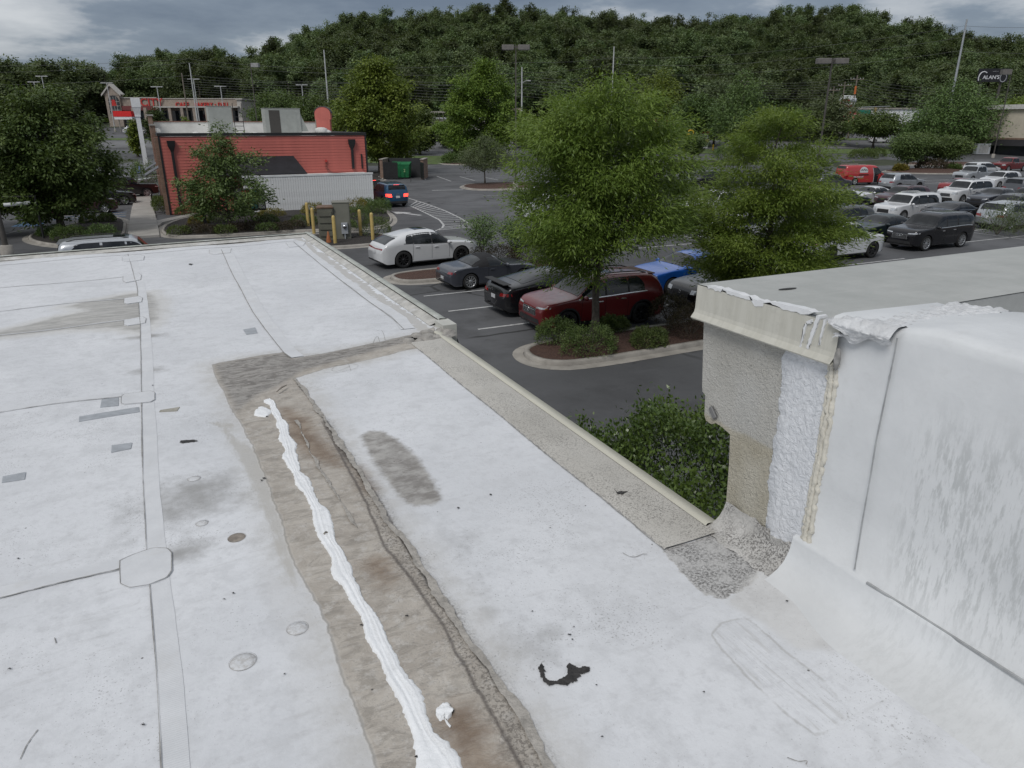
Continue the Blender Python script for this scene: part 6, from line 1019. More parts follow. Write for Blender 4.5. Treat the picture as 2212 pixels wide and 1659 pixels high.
def wheel_mesh(r, rimmat, spokes, w_=.235):
    k = (round(r, 3), rimmat.name, spokes)
    if k in WHEELS: return WHEELS[k]
    m = MB(); rr_ = r*.70; m.lathe([(rr_, -w_/2+.02), (r*.90, -w_/2), (r*.985, -w_/2+.03), (r, -w_/2+.07), (r, w_/2-.07), (r*.985, w_/2-.03), (r*.90, w_/2), (rr_, w_/2-.015)], 32, axis='y'); ty = m.mesh('tyre', M_TYRE)
    m = MB(); m.lathe([(rr_+.004, w_/2-.014), (rr_-.012, w_/2-.012), (rr_-.025, w_/2-.05)], 32, axis='y'); yo = w_/2-.035
    for q in range(spokes):
        a = 2*math.pi*q/spokes
        for da in ((-.5, .5) if spokes <= 6 else (0,)):
            b0, b1 = a+da*.32, a+da*.55; wi, wo = (.024, .030) if spokes <= 6 else (.018, .022); d0 = np.array([math.cos(b0), math.sin(b0)]); d1 = np.array([math.cos(b1), math.sin(b1)]); t0 = np.array([-d0[1], d0[0]]); t1 = np.array([-d1[1], d1[0]]); A = d0*.05; B = d1*(rr_-.01)
            m.add([(A[0]-t0[0]*wi, yo+.006, A[1]-t0[1]*wi), (A[0]+t0[0]*wi, yo+.006, A[1]+t0[1]*wi), (B[0]+t1[0]*wo, yo+.018, B[1]+t1[1]*wo), (B[0]-t1[0]*wo, yo+.018, B[1]-t1[1]*wo), (A[0]-t0[0]*wi, yo-.03, A[1]-t0[1]*wi), (A[0]+t0[0]*wi, yo-.03, A[1]+t0[1]*wi), (B[0]+t1[0]*wo, yo-.03, B[1]+t1[1]*wo), (B[0]-t1[0]*wo, yo-.03, B[1]-t1[1]*wo)], [(0, 1, 2, 3), (4, 0, 3, 7), (1, 5, 6, 2)])
    m.lathe([(.065, yo), (.06, yo+.012), (.001, yo+.014)], 16, axis='y'); rim = m.mesh('rim', rimmat)
    m = MB(); m.lathe([(rr_, yo-.09), (.001, yo-.09)], 24, axis='y'); bk = m.mesh('brake_disc', M_INT); WHEELS[k] = (ty, rim, bk); return WHEELS[k]
BODY = {}
class CarShape:
    def __init__(s, sp):
        s.__dict__.update(sp); s.T = pchip([(u, z*s.H) for u, z in s.top]); s.B0 = pchip([(u, z*s.H) for u, z in s.belt])
    def X(s, u): return s.L/2-np.asarray(u)*s.L
    def Wf(s, u):
        u = np.asarray(u, float); f = 1-.20*np.clip(1-u/.13, 0, 1)**2.4-.15*np.clip((u-.90)/.10, 0, 1)**2.4; return s.W/2*f
    def Bt(s, u): return np.minimum(s.B0(u), s.T(u)-.035)
    def te(s, u): return s.tum*np.clip((s.T(u)-s.Bt(u))/(.33*s.H), 0, 1)
    def hw(s, u, z):
        B = s.Bt(u); T = s.T(u); k = np.clip((B-z)/(B-s.gc), 0, 1); lo = s.Wf(u)*(1-.07*k**2.2-.012*np.sin(np.clip(k, 0, 1)*math.pi)); k2 = np.clip((z-B)/(T-B), 0, .9999)
        hi = s.Wf(u)*(1-s.te(u)*k2)*(1-k2**s.n)**(1/s.n); return np.where(z <= B, lo, hi)
    def roofpt(s, u, yr):
        k = (1-np.abs(yr)**s.n)**(1/s.n); B = s.Bt(u); z = B+(s.T(u)-B)*k; return yr*s.Wf(u)*(1-s.te(u)*k), z
    def end(s, y, z, front=True):
        U = np.linspace(0, .32, 260) if front else np.linspace(1, .68, 260); y = np.abs(y)
        ok = (z[..., None] <= s.T(U)-.001) & (y[..., None] <= s.hw(U, z[..., None])); i = np.argmax(ok, -1); return s.X(U[i])
    def body_mesh(s, key, mats, soft=False):
        us = list(np.linspace(0, 1, 46))+[u for u, _ in s.top]; Ra = s.r*1.14
        for ax in (s.uf, s.ur): us += [ax+Ra*math.cos(a)/s.L for a in np.linspace(0, math.pi, 17)]+[ax+(Ra+.002)*q/s.L for q in (-1, 1)]
        us = np.unique(np.round(np.clip(us, 0, 1), 5)); nu = len(us); zb = np.full(nu, s.gc); zb = zb+.10*np.clip(1-us/.05, 0, 1)+.14*np.clip((us-.95)/.05, 0, 1)
        for ax in (s.uf, s.ur): q = Ra**2-((us-ax)*s.L)**2; zb = np.where(q > 0, np.maximum(zb, s.r+np.sqrt(np.maximum(q, 0))), zb)
        B = s.Bt(us); zb = np.minimum(zb, B-.02); th = np.linspace(0, math.pi/2, 15); yr = np.cos(th)**(2/s.n); yr[-1] = 0; rows = []
        for t in np.linspace(0, 1, 8)[:-1]: z = zb+(B-zb)*t; rows.append((s.hw(us, z), z))
        for q in yr: y, z = s.roofpt(us, np.full(nu, q)); rows.append((y, z))
        K = len(rows); Yv = np.stack([r_[0] for r_ in rows], 1); Zv = np.stack([r_[1] for r_ in rows], 1); Xv = np.repeat(s.X(us)[:, None], K, 1)
        Y2 = np.concatenate([Yv, -Yv[:, :-1][:, ::-1]], 1); Z2 = np.concatenate([Zv, Zv[:, :-1][:, ::-1]], 1); X2 = np.concatenate([Xv, Xv[:, :-1]], 1); K2 = 2*K-1
        V = np.stack([X2, Y2, Z2], -1).reshape(-1, 3); i = np.arange((nu-1)*(K2-1)); a = (i//(K2-1))*K2+i % (K2-1); Q = np.stack([a, a+K2, a+K2+1, a+1], 1)
        caps = []
        for b in (0, (nu-1)*K2):
            for j in range(K-1): caps.append((b+j, b+j+1, b+K2-2-j, b+K2-1-j) if b == 0 else (b+j, b+K2-1-j, b+K2-2-j, b+j+1))
        Q = np.concatenate([Q, np.array(caps)]); mi = np.zeros(len(Q), int); C = V[Q].mean(1); ucc = (s.L/2-C[:, 0])/s.L
        if soft: mi[(ucc > s.cab[0]+.02) & (ucc < s.cab[3]+.005) & (C[:, 2] > s.Bt(ucc)+.03) & (ucc > .5)] = 1; mi[(C[:, 2] > s.T(ucc)-.03) & (ucc > s.cab[1]) & (ucc < .6)] = 1
        return npmesh(key, V, Q, mats, mi, True)
def gridmesh(name, X, Y, Z, mt):
    r_, c_ = X.shape; V = np.stack([X, Y, Z], -1).reshape(-1, 3); i = np.arange((r_-1)*(c_-1)); a = (i//(c_-1))*c_+i % (c_-1); return npmesh(name, V, np.stack([a, a+1, a+1+c_, a+c_], 1), [mt], smooth=True)
def bil(q, nu=7, nv=3):
    q = np.array(q, float); a = np.linspace(0, 1, nu)[None, :, None]; b = np.linspace(0, 1, nv)[:, None, None]; return (q[0]*(1-a)+q[1]*a)*(1-b)+(q[3]*(1-a)+q[2]*a)*b
def car(name, label, cat, kind, paint_, x, y, head=0.0, rim=None, spokes=5, face='plain', lit=False, rails=False, clad=False, chrome=False, tail=None, detail=1, z=0.0, roofm=None, group=None, scale=1.0, **over):
    sp = dict(SPECS[kind]); sp.update(over); s = CarShape(sp); root = thing(name, label, cat, (x, y, z), head, group); root.scale = (scale,)*3; rim = rim or M_RIMS; pm = PAINT[paint_]
    def put(nm, me, par=None): return obj(nm, me, par or root)
    bk_ = (kind, paint_, tuple(sorted(over.items())))
    if bk_ not in BODY: BODY[bk_] = s.body_mesh('body_'+kind, [pm, roofm or M_SOFT], kind == 'roadster')
    body = put('body', BODY[bk_])
    m = MB(); m.box(-s.L*.455, s.L*.46, -s.W*.40, s.W*.40, s.gc-.02, s.gc+.30*s.H); put('underbody', m.mesh('underbody', M_INT))
    def side(nm, U, Z, mt, off=.006, par=None, both=True, sgns=(1, -1)):
        Yh = s.hw(U, Z)+off; r_ = []
        for sg in sgns: r_.append(put(nm, gridmesh(nm, s.X(U)+0*Z, sg*Yh, Z, mt), par))
        return r_
    nw = 9
    for j, (u0, u1) in enumerate(s.win):
        U = np.linspace(u0, u1, nw)[None, :].repeat(6, 0); B = s.Bt(U)+.025*s.H; kt = .82; tp = s.Bt(U)+(s.T(U)-s.Bt(U))*kt; tp = np.maximum(tp, B+.004)
        if j == len(s.win)-1 and len(s.win) > 1 and kind not in ('pickup',): f = np.clip((U-(u0+(u1-u0)*.55))/((u1-u0)*.45), 0, 1); tp = tp-(tp-B)*.55*f**2; 
        t = np.linspace(0, 1, 6)[:, None]; side('side_window', U, B+(tp-B)*t, M_GLASS)
    if kind != 'van':
        U = np.linspace(s.win[0][0]+.006, s.win[-1][1]-.004, 20)[None, :].repeat(5, 0); B = s.Bt(U)+.03*s.H; tp = np.maximum(s.Bt(U)+(s.T(U)-s.Bt(U))*.80, B+.003); f = np.clip((U-(s.win[-1][1]-.06))/.06, 0, 1); tp = tp-(tp-B)*(.55 if len(s.win) > 1 and kind != 'pickup' else 0)*f**2; side('pillar_trim', U, B+(tp-B)*np.linspace(0, 1, 5)[:, None], M_TRIM, .003)
    def top_patch(nm, u0, u1, yw, mt, fwd, lift=.006):
        U = np.linspace(u0, u1, 9)[:, None].repeat(13, 1); YR = np.linspace(-yw, yw, 13)[None, :].repeat(9, 0); Yp, Zp = s.roofpt(U, YR); return put(nm, gridmesh(nm, s.X(U)+fwd, Yp, Zp+lift, mt))
    c0, c1, c2, c3_ = s.cab; top_patch('windshield', c0+.012, c1-.012, .86, M_GLASS, .010); top_patch('rear_window', c2+.012, c3_-.006, .84, M_GLASS, -.012)
    def endp(nm, q, mt, front=True, off=.010, mirror=True):
        for sg in ((1, -1) if mirror else (1,)):
            g = bil([(a*s.W/2, b*s.H) for a, b in q], 9, 4); Yq, Zq = g[..., 0], g[..., 1]; Xq = s.end(Yq, Zq, front)+(off if front else -off); put(nm, gridmesh(nm, Xq, sg*Yq, Zq, mt))
    hl = dict(plain=[(.52, .445), (.93, .47), (.94, .515), (.54, .485)], big=[(.56, .42), (.93, .44), (.93, .53), (.56, .52)], slim=[(.45, .475), (.95, .495), (.96, .525), (.46, .505)])[face if face in ('big', 'slim') else 'plain']
    endp('headlight', hl, M_LAMP)
    endp('grille', [(-.46, .335), (.46, .335), (.44, .465), (-.44, .465)], M_TRIM if not chrome else M_CHROME, mirror=False, off=.008)
    if chrome: endp('grille_mesh', [(-.42, .345), (.42, .345), (.40, .455), (-.40, .455)], M_TRIM, mirror=False, off=.016)
    if chrome and detail:
        for k in range(4): endp('grille_bar', [(-.42, .36+k*.024), (.42, .36+k*.024), (.42, .368+k*.024), (-.42, .368+k*.024)], M_CHROME, mirror=False, off=.024)
    endp('lower_intake', [(-.72, .20), (.72, .20), (.66, .285), (-.66, .285)], M_TRIM, mirror=False, off=.008); endp('bumper_trim', [(-.80, .15), (.80, .15), (.78, .185), (-.78, .185)], M_TRIM, mirror=False, off=.010)
    tz = {'pickup': (.40, .60), 'van': (.30, .48), 'boxy': (.44, .58), 'minivan': (.42, .56)}.get(kind, (.50, .585) if kind in ('sedan', 'fastback', 'roadster') else (.46, .56)); ti = .70 if kind in ('pickup', 'van') else .5
    if tail == 'bar': endp('tail_light', [(0, .515), (.97, .535), (.97, .575), (0, .545)], M_TAIL, False)
    else: endp('tail_light', [(ti, tz[0]), (.97, tz[0]+.02), (.97, tz[1]), (ti+.03, tz[1]-.01)], M_TAILON if lit else M_TAIL, False)
    endp('rear_bumper_trim', [(-.82, .18), (.82, .18), (.80, .27 if clad else .225), (-.80, .27 if clad else .225)], M_TRIM if not chrome or kind != 'pickup' else M_CHROME, False, mirror=False)
    pz = .30 if kind in ('pickup', 'roadster') else .40; endp('licence_plate', [(-.17, pz), (.17, pz), (.17, pz+.095), (-.17, pz+.095)], M_PLATE, False, .016, False)
    if lit: endp('brake_light', [(-.25, .935), (.25, .935), (.25, .95), (-.25, .95)], M_TAILON, False, .03, False)
    if detail:
        for u in ([s.win[0][0]-.005]+[w_[1]+.007 for w_ in s.win[:2]]):
            Z = np.linspace(s.gc+.07*s.H, float(s.Bt(u)), 7)[:, None].repeat(2, 1); U = np.full((7, 2), u); U[:, 1] += .0022; side('panel_gap', U, Z, M_SEAM, .0035)
        for w_ in s.win[:2]:
            u = w_[1]-.035; m = MB(); zh = float(s.Bt(u))-.075*s.H; yh = float(s.hw(u, zh))
            for sg in (1, -1): m = MB(); m.bevbox(s.X(u)-.10, s.X(u)+.10, -.018, .018, zh-.017, zh+.017, .008, Matrix.Translation((0, sg*(yh+.012), 0))); put('door_handle', m.mesh('door_handle', M_CHROME if chrome else pm))
        U = np.linspace(s.win[0][0]-.03, s.win[-1][1]+.02, 14)[None, :].repeat(2, 0); Z = s.Bt(U)+np.array([[.006], [.022]])*s.H; side('belt_trim', U, Z, M_CHROME if chrome else M_TRIM, .009)
    if clad:
        for ax in (s.uf, s.ur):
            an = np.linspace(-.15, math.pi+.15, 19)[None, :].repeat(2, 0); rd = np.array([[s.r*1.135], [s.r*1.135+.055]]); U = ax-rd*np.cos(an)/s.L; Z = np.maximum(s.r+rd*np.sin(an), s.gc+.005); side('arch_trim', U, Z, M_TRIM, .010)
    U = np.linspace(s.uf+s.r*1.16/s.L, s.ur-s.r*1.16/s.L, 8)[None, :].repeat(2, 0); Z = np.array([[s.gc+.004], [s.gc+(.12 if clad else .05)]])+0*U; side('sill_trim', U, Z, M_TRIM, .008)
    um = s.win[0][0]+.012
    for sg in (1, -1):
        m = MB(); zm = float(s.Bt(um))+.045; ym = s.W/2+.09; m.lathe([(.001, -.11), (.06, -.10), (.085, -.04), (.085, .04), (.05, .10), (.001, .11)], 12, Matrix.Translation((float(s.X(um)), sg*ym, zm+.02)) @ Matrix.Diagonal((.75, 1, .85, 1)) @ Euler((R(90), 0, 0)).to_matrix().to_4x4()); m.tube([(float(s.X(um)), sg*(s.W/2-.10), zm-.03), (float(s.X(um)), sg*ym, zm)], .025, 6); put('door_mirror', m.mesh('door_mirror', pm))
    for ax in (s.uf, s.ur):
        for sg in (1, -1):
            ty, ri, bk = wheel_mesh(s.r, rim, spokes); w_ = put('wheel', ty); w_.location = (float(s.X(ax)), sg*(s.W/2-.135), s.r)
            if sg < 0: w_.rotation_euler = (0, 0, math.pi)
            obj('rim', ri, w_); obj('brake_disc', bk, w_)
    if rails:
        for sg in (1, -1):
            us = np.linspace(c1+.05, c2-.04, 8); yy, zz = s.roofpt(us, np.full(8, .70)); pts = [(float(s.X(us[0]+.0)), sg*float(yy[0]), float(zz[0]))]+[(float(s.X(u_)), sg*float(a), float(b)+.045) for u_, a, b in zip(us[1:-1], yy[1:-1], zz[1:-1])]+[(float(s.X(us[-1])), sg*float(yy[-1]), float(zz[-1]))]; m = MB(); m.tube(pts, .018, 6); put('roof_rail', m.mesh('roof_rail', M_CHROME if rails == 'chrome' else (M_TRIM if rails == 'black' else pm)))
    if kind == 'pickup': m = MB(); m.box(s.X(.975), s.X(.612), -s.W*.43, s.W*.43, s.H*.632, s.H*.645); put('bed_cover', m.mesh('bed_cover', M_TRIM))
    if kind in ('suv', 'boxy', 'coupe_suv') and detail: top_patch('sunroof', c1+.05, c1+.17, .5, M_GLASS, 0, .004)
    if kind in ('suv', 'boxy', 'coupe_suv', 'minivan'):
        u = c2+.004; yy, zz = s.roofpt(np.array([u]), np.array([0.])); m = MB(); w2 = s.W*.34; xz = float(s.X(u)); zt_ = float(zz[0]); m.add([(xz+.14, -w2, zt_+.012), (xz+.14, w2, zt_+.012), (xz-.13, w2*.96, zt_-.005), (xz-.13, -w2*.96, zt_-.005), (xz-.12, -w2*.96, zt_-.04), (xz-.12, w2*.96, zt_-.04), (xz+.1, w2, zt_-.03), (xz+.1, -w2, zt_-.03)], [(0, 1, 2, 3), (3, 2, 5, 4), (7, 4, 5, 6), (0, 3, 4, 7), (1, 6, 5, 2)]); put('spoiler', m.mesh('spoiler', pm))
    root['_s'] = 0; del root['_s']; return root, s
PI = math.pi
car('suv', 'white coupe-roofed SUV parked beside the mulch island with dark multi-spoke wheels', 'SUV', 'coupe_suv', 'white', 11.0, 32.05, .08, M_RIMD, 10, 'slim', tail='bar', H=1.63)
car('convertible', 'dark grey two-seat convertible with raised black soft top', 'car', 'roadster', 'slate', 11.8, 26.45, .02, M_RIMS, 10)
r_, s_ = car('car', 'black fastback sedan with a rear lip spoiler parked beside the maroon SUV', 'car', 'fastback', 'black', 12.35, 21.72, .0, M_RIMD, 5, 'slim')
m = MB(); m.bevbox(-s_.L/2+.02, -s_.L/2+.30, -.80, .80, 1.12, 1.145, .01); obj('lip_spoiler', m.mesh('lip_spoiler', M_TRIM), r_)
obj('script_badge', text_mesh('Charlie', .13, M_CHROME, .003), r_, loc=(-s_.L/2+.012, .42, .84), rot=(R(84), 0, -R(90)))
r_, s_ = car('suv', 'dark red SUV with chrome barred grille facing the near roof', 'SUV', 'suv', 'red', 12.35, 19.32, PI, M_RIMD, 5, 'slim', chrome=True, clad=True, rails='black')
def badge_ring(root, s, zf, rad, off=.035, y=0.0):
    m = MB(); x = s.L/2+off; m.tube([(x, y+rad*math.cos(a), zf*s.H+rad*math.sin(a)) for a in np.linspace(0, 2*PI, 17)], .010, 5, caps=False); return obj('badge', m.mesh('badge', M_CHROME), root)
badge_ring(r_, s_, .42, .065); m = MB(); m.box(s_.L/2+.03, s_.L/2+.04, -.09, .09, .42*s_.H-.012, .42*s_.H+.012); obj('badge_bar', m.mesh('badge_bar', M_CHROME), r_)
for yy in (1, -1): m = MB(); m.bevbox(s_.L/2-.32, s_.L/2-.12, yy*.80-.05, yy*.80+.05, .83, .86, .008); obj('indicator', m.mesh('indicator', M_AMBER), r_)
r_, s_ = car('car', 'black older sedan nosing up to the shrubs of the central island', 'car', 'sedan', 'black', 18.55, 19.5, PI, M_RIMS, 7, 'big'); badge_ring(r_, s_, .43, .05)
car('car', 'bright blue sedan parked beyond the dark red SUV', 'car', 'sedan', 'blue', 18.7, 22.2, PI, M_RIMS, 6, 'big')
car('suv', 'silver SUV with roof rails just beyond the far roof edge', 'SUV', 'boxy', 'silver', *G(262, 512, 1.75)[:2], 0, M_RIMS, 5, rails='black')
car('car', 'white car mostly hidden behind the far roof edge', 'car', 'sedan', 'white', *G(262, 542, 1.5)[:2], 0, M_RIMS, 5)
car('suv', 'maroon SUV parked in the shade of the big round tree', 'SUV', 'suv', 'maroon', -5.0, 62.2, .12, M_RIMS, 5, clad=True)
r_, s_ = car('suv', 'deep blue SUV with glowing tail lights waiting in the drive-through lane', 'SUV', 'boxy', 'teal', 17.15, 58.2, PI/2+.02, M_RIMD, 5, 'slim', lit=True, rails='black', clad=True)
obj('badge', text_mesh('KIA', .17, M_CHROME, .004), r_, loc=(-s_.L/2-.035, 0, 1.02), rot=(R(90), 0, -R(90)))
car('car', 'dark car with lit tail lamps ahead in the drive-through lane', 'car', 'suv', 'black', 16.9, 65.0, PI/2+.25, M_RIMD, 5, lit=True)
car('suv', 'white boxy off-road SUV with black grille and silver wheels', 'SUV', 'boxy', 'white', 46.2, 32.95, PI, M_RIMS, 6, 'big', rails='silver', clad=False)
car('car', 'glossy black sedan parked tail-out next to the white boxy SUV', 'car', 'sedan', 'black', 47.2, 30.2, 0, M_RIMS, 5, chrome=True)
car('suv', 'silver crossover parked tail-out between black sedan and flowering shrubs', 'SUV', 'suv', 'silver', 48.6, 27.45, 0, M_RIMS, 5, 'big')
r_, s_ = car('suv', 'large black SUV with chrome window line behind the blue accessible sign', 'SUV', 'boxy', 'black', 36.8, 24.65, PI, M_RIMS, 10, 'slim', chrome=True, rails='chrome')
for k in range(4): badge_ring(r_, s_, .435, .055, .04, -.135+.09*k)
car('suv', 'white boxy SUV with black upper windows by the right hand oak', 'SUV', 'boxy', 'white', 29.6, 24.5, 0, M_RIMD, 5, 'big', clad=False, rails='black')
car('car', 'dark green sedan parked between the large black SUV and a grey SUV', 'car', 'sedan', 'green', 36.6, 27.45, PI, M_RIMS, 5)
car('suv', 'brownish grey SUV with bright roof rails beside the oak crown', 'SUV', 'suv', 'brown', 36.3, 30.2, PI, M_RIMS, 5, rails='chrome', chrome=True)
car('suv', 'maroon SUV with slotted grille facing the lot beyond the white boxy SUV', 'SUV', 'suv', 'maroon', 53.2, 38.5, PI, M_RIMS, 5, 'slim', rails='silver', clad=True)
car('suv', 'dark green SUV nosing out from behind the oak crown', 'SUV', 'suv', 'green', 46.4, 38.6, 0, M_RIMS, 6, clad=True)
car('car', 'red sedan half hidden behind the oak crown', 'car', 'sedan', 'red', 48.2, 43.9, 0, M_RIMS, 5)
car('suv', 'silver SUV with black wheels driving across the lane', 'SUV', 'suv', 'silver', 67.6, 49.3, -.05, M_RIMD, 5, 'slim', clad=True)
car('car', 'bright red sedan parked tail-out beyond the white luxury SUV', 'car', 'sedan', 'brightred', 68.9, 43.9, 0, M_RIMS, 5)
car('suv', 'big white luxury SUV with rounded bonnet facing the lane', 'SUV', 'boxy', 'white', 61.0, 38.5, PI, M_RIMS, 10, 'big', chrome=True, rails='chrome', L=5.2, H=1.9)
car('suv', 'slate grey SUV with black rear window and bright rear plate', 'SUV', 'boxy', 'gray', 70.0, 38.6, 0, M_RIMD, 5, rails='black', L=5.05)
car('suv', 'black crossover facing the silver hatchback under the flowering shrub', 'SUV', 'suv', 'black', 60.2, 33.0, PI, M_RIMS, 5, chrome=True)
car('car', 'pale silver sedan beside the black crossover', 'car', 'sedan', 'silver', 58.5, 30.2, PI, M_RIMS, 5)
car('minivan', 'white minivan driving away past the mulch island', 'minivan', 'minivan', 'white', 96.3, 59.3, -.02, M_RIMS, 7)
car('pickup', 'dark red pickup in front of the cream and brick shop', 'pickup', 'pickup', 'red', 109.6, 63.6, PI, M_RIMS, 6, 'big', chrome=True)
VR, VS = car('cargo_van', 'red and black cargo van with white round logo on its side', 'van', 'van', 'vanred', 70.2, 56.2, -.22, M_RIMS, 6, 'big')
car('pickup', 'lifted black sport truck with big chrome wheels', 'pickup', 'boxy', 'black', 49.1, 57.3, PI, M_RIMS, 6, 'big', gc=.45, r=.46, H=1.98, clad=True)
car('pickup', 'white pickup facing the lane between the two oaks', 'pickup', 'pickup', 'white', 35.4, 39.2, PI, M_RIMD, 6, 'big')
car('car', 'black sedan facing the white pickup between the oaks', 'car', 'sedan', 'black', 27.6, 35.3, 0, M_RIMD, 5)
car('car', 'white wagon with wide grille facing out between the oaks', 'car', 'suv', 'white', 28.4, 30.3, PI, M_RIMS, 5, 'big', H=1.62, chrome=True)
car('car', 'charcoal sedan behind the white pickup', 'car', 'sedan', 'gray', 30.5, 45.2, 0, M_RIMS, 5); car('car', 'white hatchback glimpsed through the near oak', 'car', 'suv', 'white', 24.6, 44.5, PI, M_RIMS, 5)
car('car', 'dark sedan parked beside the small mulch island tree', 'car', 'sedan', 'green', 34.3, 60.6, 0, M_RIMS, 5); car('car', 'black coupe parked behind the sport truck', 'car', 'sedan', 'slate', 58, 60, PI, M_RIMS, 5)
car('suv', 'grey SUV tucked behind the red van', 'SUV', 'suv', 'gray', 60.5, 52.0, 0, M_RIMS, 5)
car('car', 'navy sedan between the white luxury SUV and the black crossover', 'car', 'sedan', 'slate', 60.6, 35.75, PI, M_RIMS, 5); car('suv', 'silver SUV next to the slate grey SUV', 'SUV', 'suv', 'silver', 70.0, 35.9, 0, M_RIMS, 5, rails='black'); car('car', 'white sedan behind the maroon SUV with slotted grille', 'car', 'sedan', 'white', 53.0, 41.3, PI, M_RIMS, 5)
car('suv', 'grey SUV nose to nose with the black tail-out sedan', 'SUV', 'suv', 'gray', 53.4, 30.3, PI, M_RIMS, 5, rails='silver'); car('suv', 'dark blue SUV behind the silver crossover', 'SUV', 'suv', 'teal', 54.0, 27.5, PI, M_RIMS, 5); car('car', 'dark red hatchback between slate SUV and navy sedan', 'car', 'suv', 'maroon', 70.2, 33.0, 0, M_RIMS, 5, H=1.55); car('suv', 'white SUV parked beyond the bright red sedan', 'SUV', 'suv', 'white', 79.5, 46.8, PI, M_RIMS, 5); car('car', 'black sedan parked two bays past the bright red sedan', 'car', 'sedan', 'black', 80.0, 44.0, PI, M_RIMS, 5); car('pickup', 'silver pickup in the far bays near the minivan', 'pickup', 'pickup', 'silver', 84.0, 52.3, PI, M_RIMS, 6, 'big')
# van livery: black front with pale swoosh, round white logo, phone number
def vside(nm, U, Z, mt, off=.008):
    return obj(nm, gridmesh(nm, VS.X(U)+0*Z, -(VS.hw(U, Z)+off), Z, mt), VR)
t = np.linspace(0, 1, 10)[:, None]; Z = VS.gc+.03+(VS.H*.86-VS.gc)*t+np.zeros((10, 8)); U0 = .345+.05*t**2+0*Z; U = .02+(U0-.02)*np.linspace(0, 1, 8)[None, :]; Z = np.minimum(Z, VS.Bt(U)+(VS.T(U)-VS.Bt(U))*.72)
ok_ = vside('black_front_panel', np.maximum(U, VS.uf+.085), Z, PAINT['black']); vside('pale_swoosh', np.concatenate([U0[:, :1], U0[:, :1]+.010], 1), Z[:, -2:], M_PLATE, .012); vside('side_window', *(lambda a: (a[0], a[1]))((np.linspace(.20, .31, 6)[None, :].repeat(5, 0), np.minimum(VS.Bt(np.linspace(.2, .31, 6))[None, :]+.05+.5*np.linspace(0, 1, 5)[:, None], (VS.Bt(np.linspace(.2, .31, 6))+(VS.T(np.linspace(.2, .31, 6))-VS.Bt(np.linspace(.2, .31, 6)))*.8)[None, :]))), M_GLASS, .016)
xc, zc = float(VS.X(.60)), 1.42; m = MB(); m.add([(xc+.52*math.cos(a), -(float(VS.hw(.6, zc+.48*math.sin(a)))+.012), zc+.48*math.sin(a)) for a in np.linspace(-.25, PI+.25, 20)], [tuple(range(20))]); obj('round_logo', m.mesh('round_logo', M_PLATE), VR)
m = MB(); zz0 = 1.52
for k, (dx, h_) in enumerate([(-.28, .14), (-.02, .2), (.24, .14)]): m.add([(xc-dx-.16, -(VS.W/2*.99+.02), zz0), (xc-dx, -(VS.W/2*.97+.02), zz0+h_), (xc-dx+.16, -(VS.W/2*.99+.02), zz0), (xc-dx+.10, -(VS.W/2*.99+.02), zz0), (xc-dx, -(VS.W/2*.97+.02), zz0+h_-.07), (xc-dx-.10, -(VS.W/2*.99+.02), zz0)], [(0, 1, 4, 5), (1, 2, 3, 4)])
obj('logo_peaks', m.mesh('logo_peaks', M_SEAM), VR)
m = MB(); m.box(xc-.62, xc+.62, -(VS.W/2+.02), -(VS.W/2+.012), 1.03, 1.13); obj('logo_band', m.mesh('logo_band', M_SEAM), VR)
obj('phone_number', text_mesh('706-418-4187', .22, M_PLATE, .003, .006), VR, loc=(xc-.85+.25, -(VS.W/2+.014), .86), rot=(R(90), 0, 0))
for y in (-.6, .6): m = MB(); m.tube([(-.2, y, 2.12), (-2.3, y, 2.12)], .03, 6); obj('roof_rack', m.mesh('roof_rack', M_CONC), VR)
# cars far off at the shopping centre
cols = ['white', 'gray', 'black', 'silver', 'slate', 'white', 'maroon', 'silver', 'gray', 'white', 'slate', 'silver']
for i, (px, d) in enumerate([(283, 196), (292, 184), (300, 176), (288, 206), (310, 190), (345, 212), (362, 214), (377, 211), (392, 213), (520, 200), (534, 203), (548, 200)]):
    p = DP(px, 271, d); z = float(terrain(p[0], p[1])); car('car', 'small %s car parked far off by the shopping centre' % ('white', 'dark', 'dark', 'pale', 'dark', 'white', 'dark', 'pale', 'dark', 'white', 'dark', 'pale')[i], 'car', ('suv', 'sedan', 'suv')[i % 3], cols[i], p[0], p[1], (.2, 2.9, 1.1)[i % 3], M_RIMS, 5, detail=0, z=z+.03, group='cars far off by the shopping centre')
for i, (px, d, c_, lab) in enumerate([(1900, 172, 'silver', 'silver car on the road beyond the grass verge'), (1905, 164, 'white', 'white car passing on the far road by a pole'), (1112, 160, 'white', 'white car on the road between pole and oak'), (1590, 172, 'white', 'white car on the road behind the round tree'), (1465, 176, 'slate', 'dark car on the road beyond the kiosk')]):
    p = DP(px, 271, d); car('car', lab, 'car', 'suv', c_, p[0], p[1], -AZ, M_RIMS, 5, detail=0, z=float(terrain(p[0], p[1]))+.05)
# open service utility boat-like cart and small vehicles left of the restaurant
for i, (x, y, k, c_, h, lab) in enumerate([(-2.6, 74, 'pickup', 'black', .2, 'black pickup near the restaurant sidewalk'), (-3.4, 84, 'suv', 'white', .1, 'white SUV near the restaurant sidewalk'), (-5.5, 96, 'sedan', 'gray', 0, 'grey sedan on the lane past the restaurant'), (-3.8, 68, 'suv', 'black', .1, 'black SUV parked next to the maroon SUV'), (-13, 68, 'suv', 'white', .1, 'white SUV glimpsed through the round tree'), (-12, 80, 'sedan', 'silver', .1, 'silver sedan glimpsed through the round tree')]): car('car', lab, 'car', k, c_, x, y, h, M_RIMS, 5, detail=0)
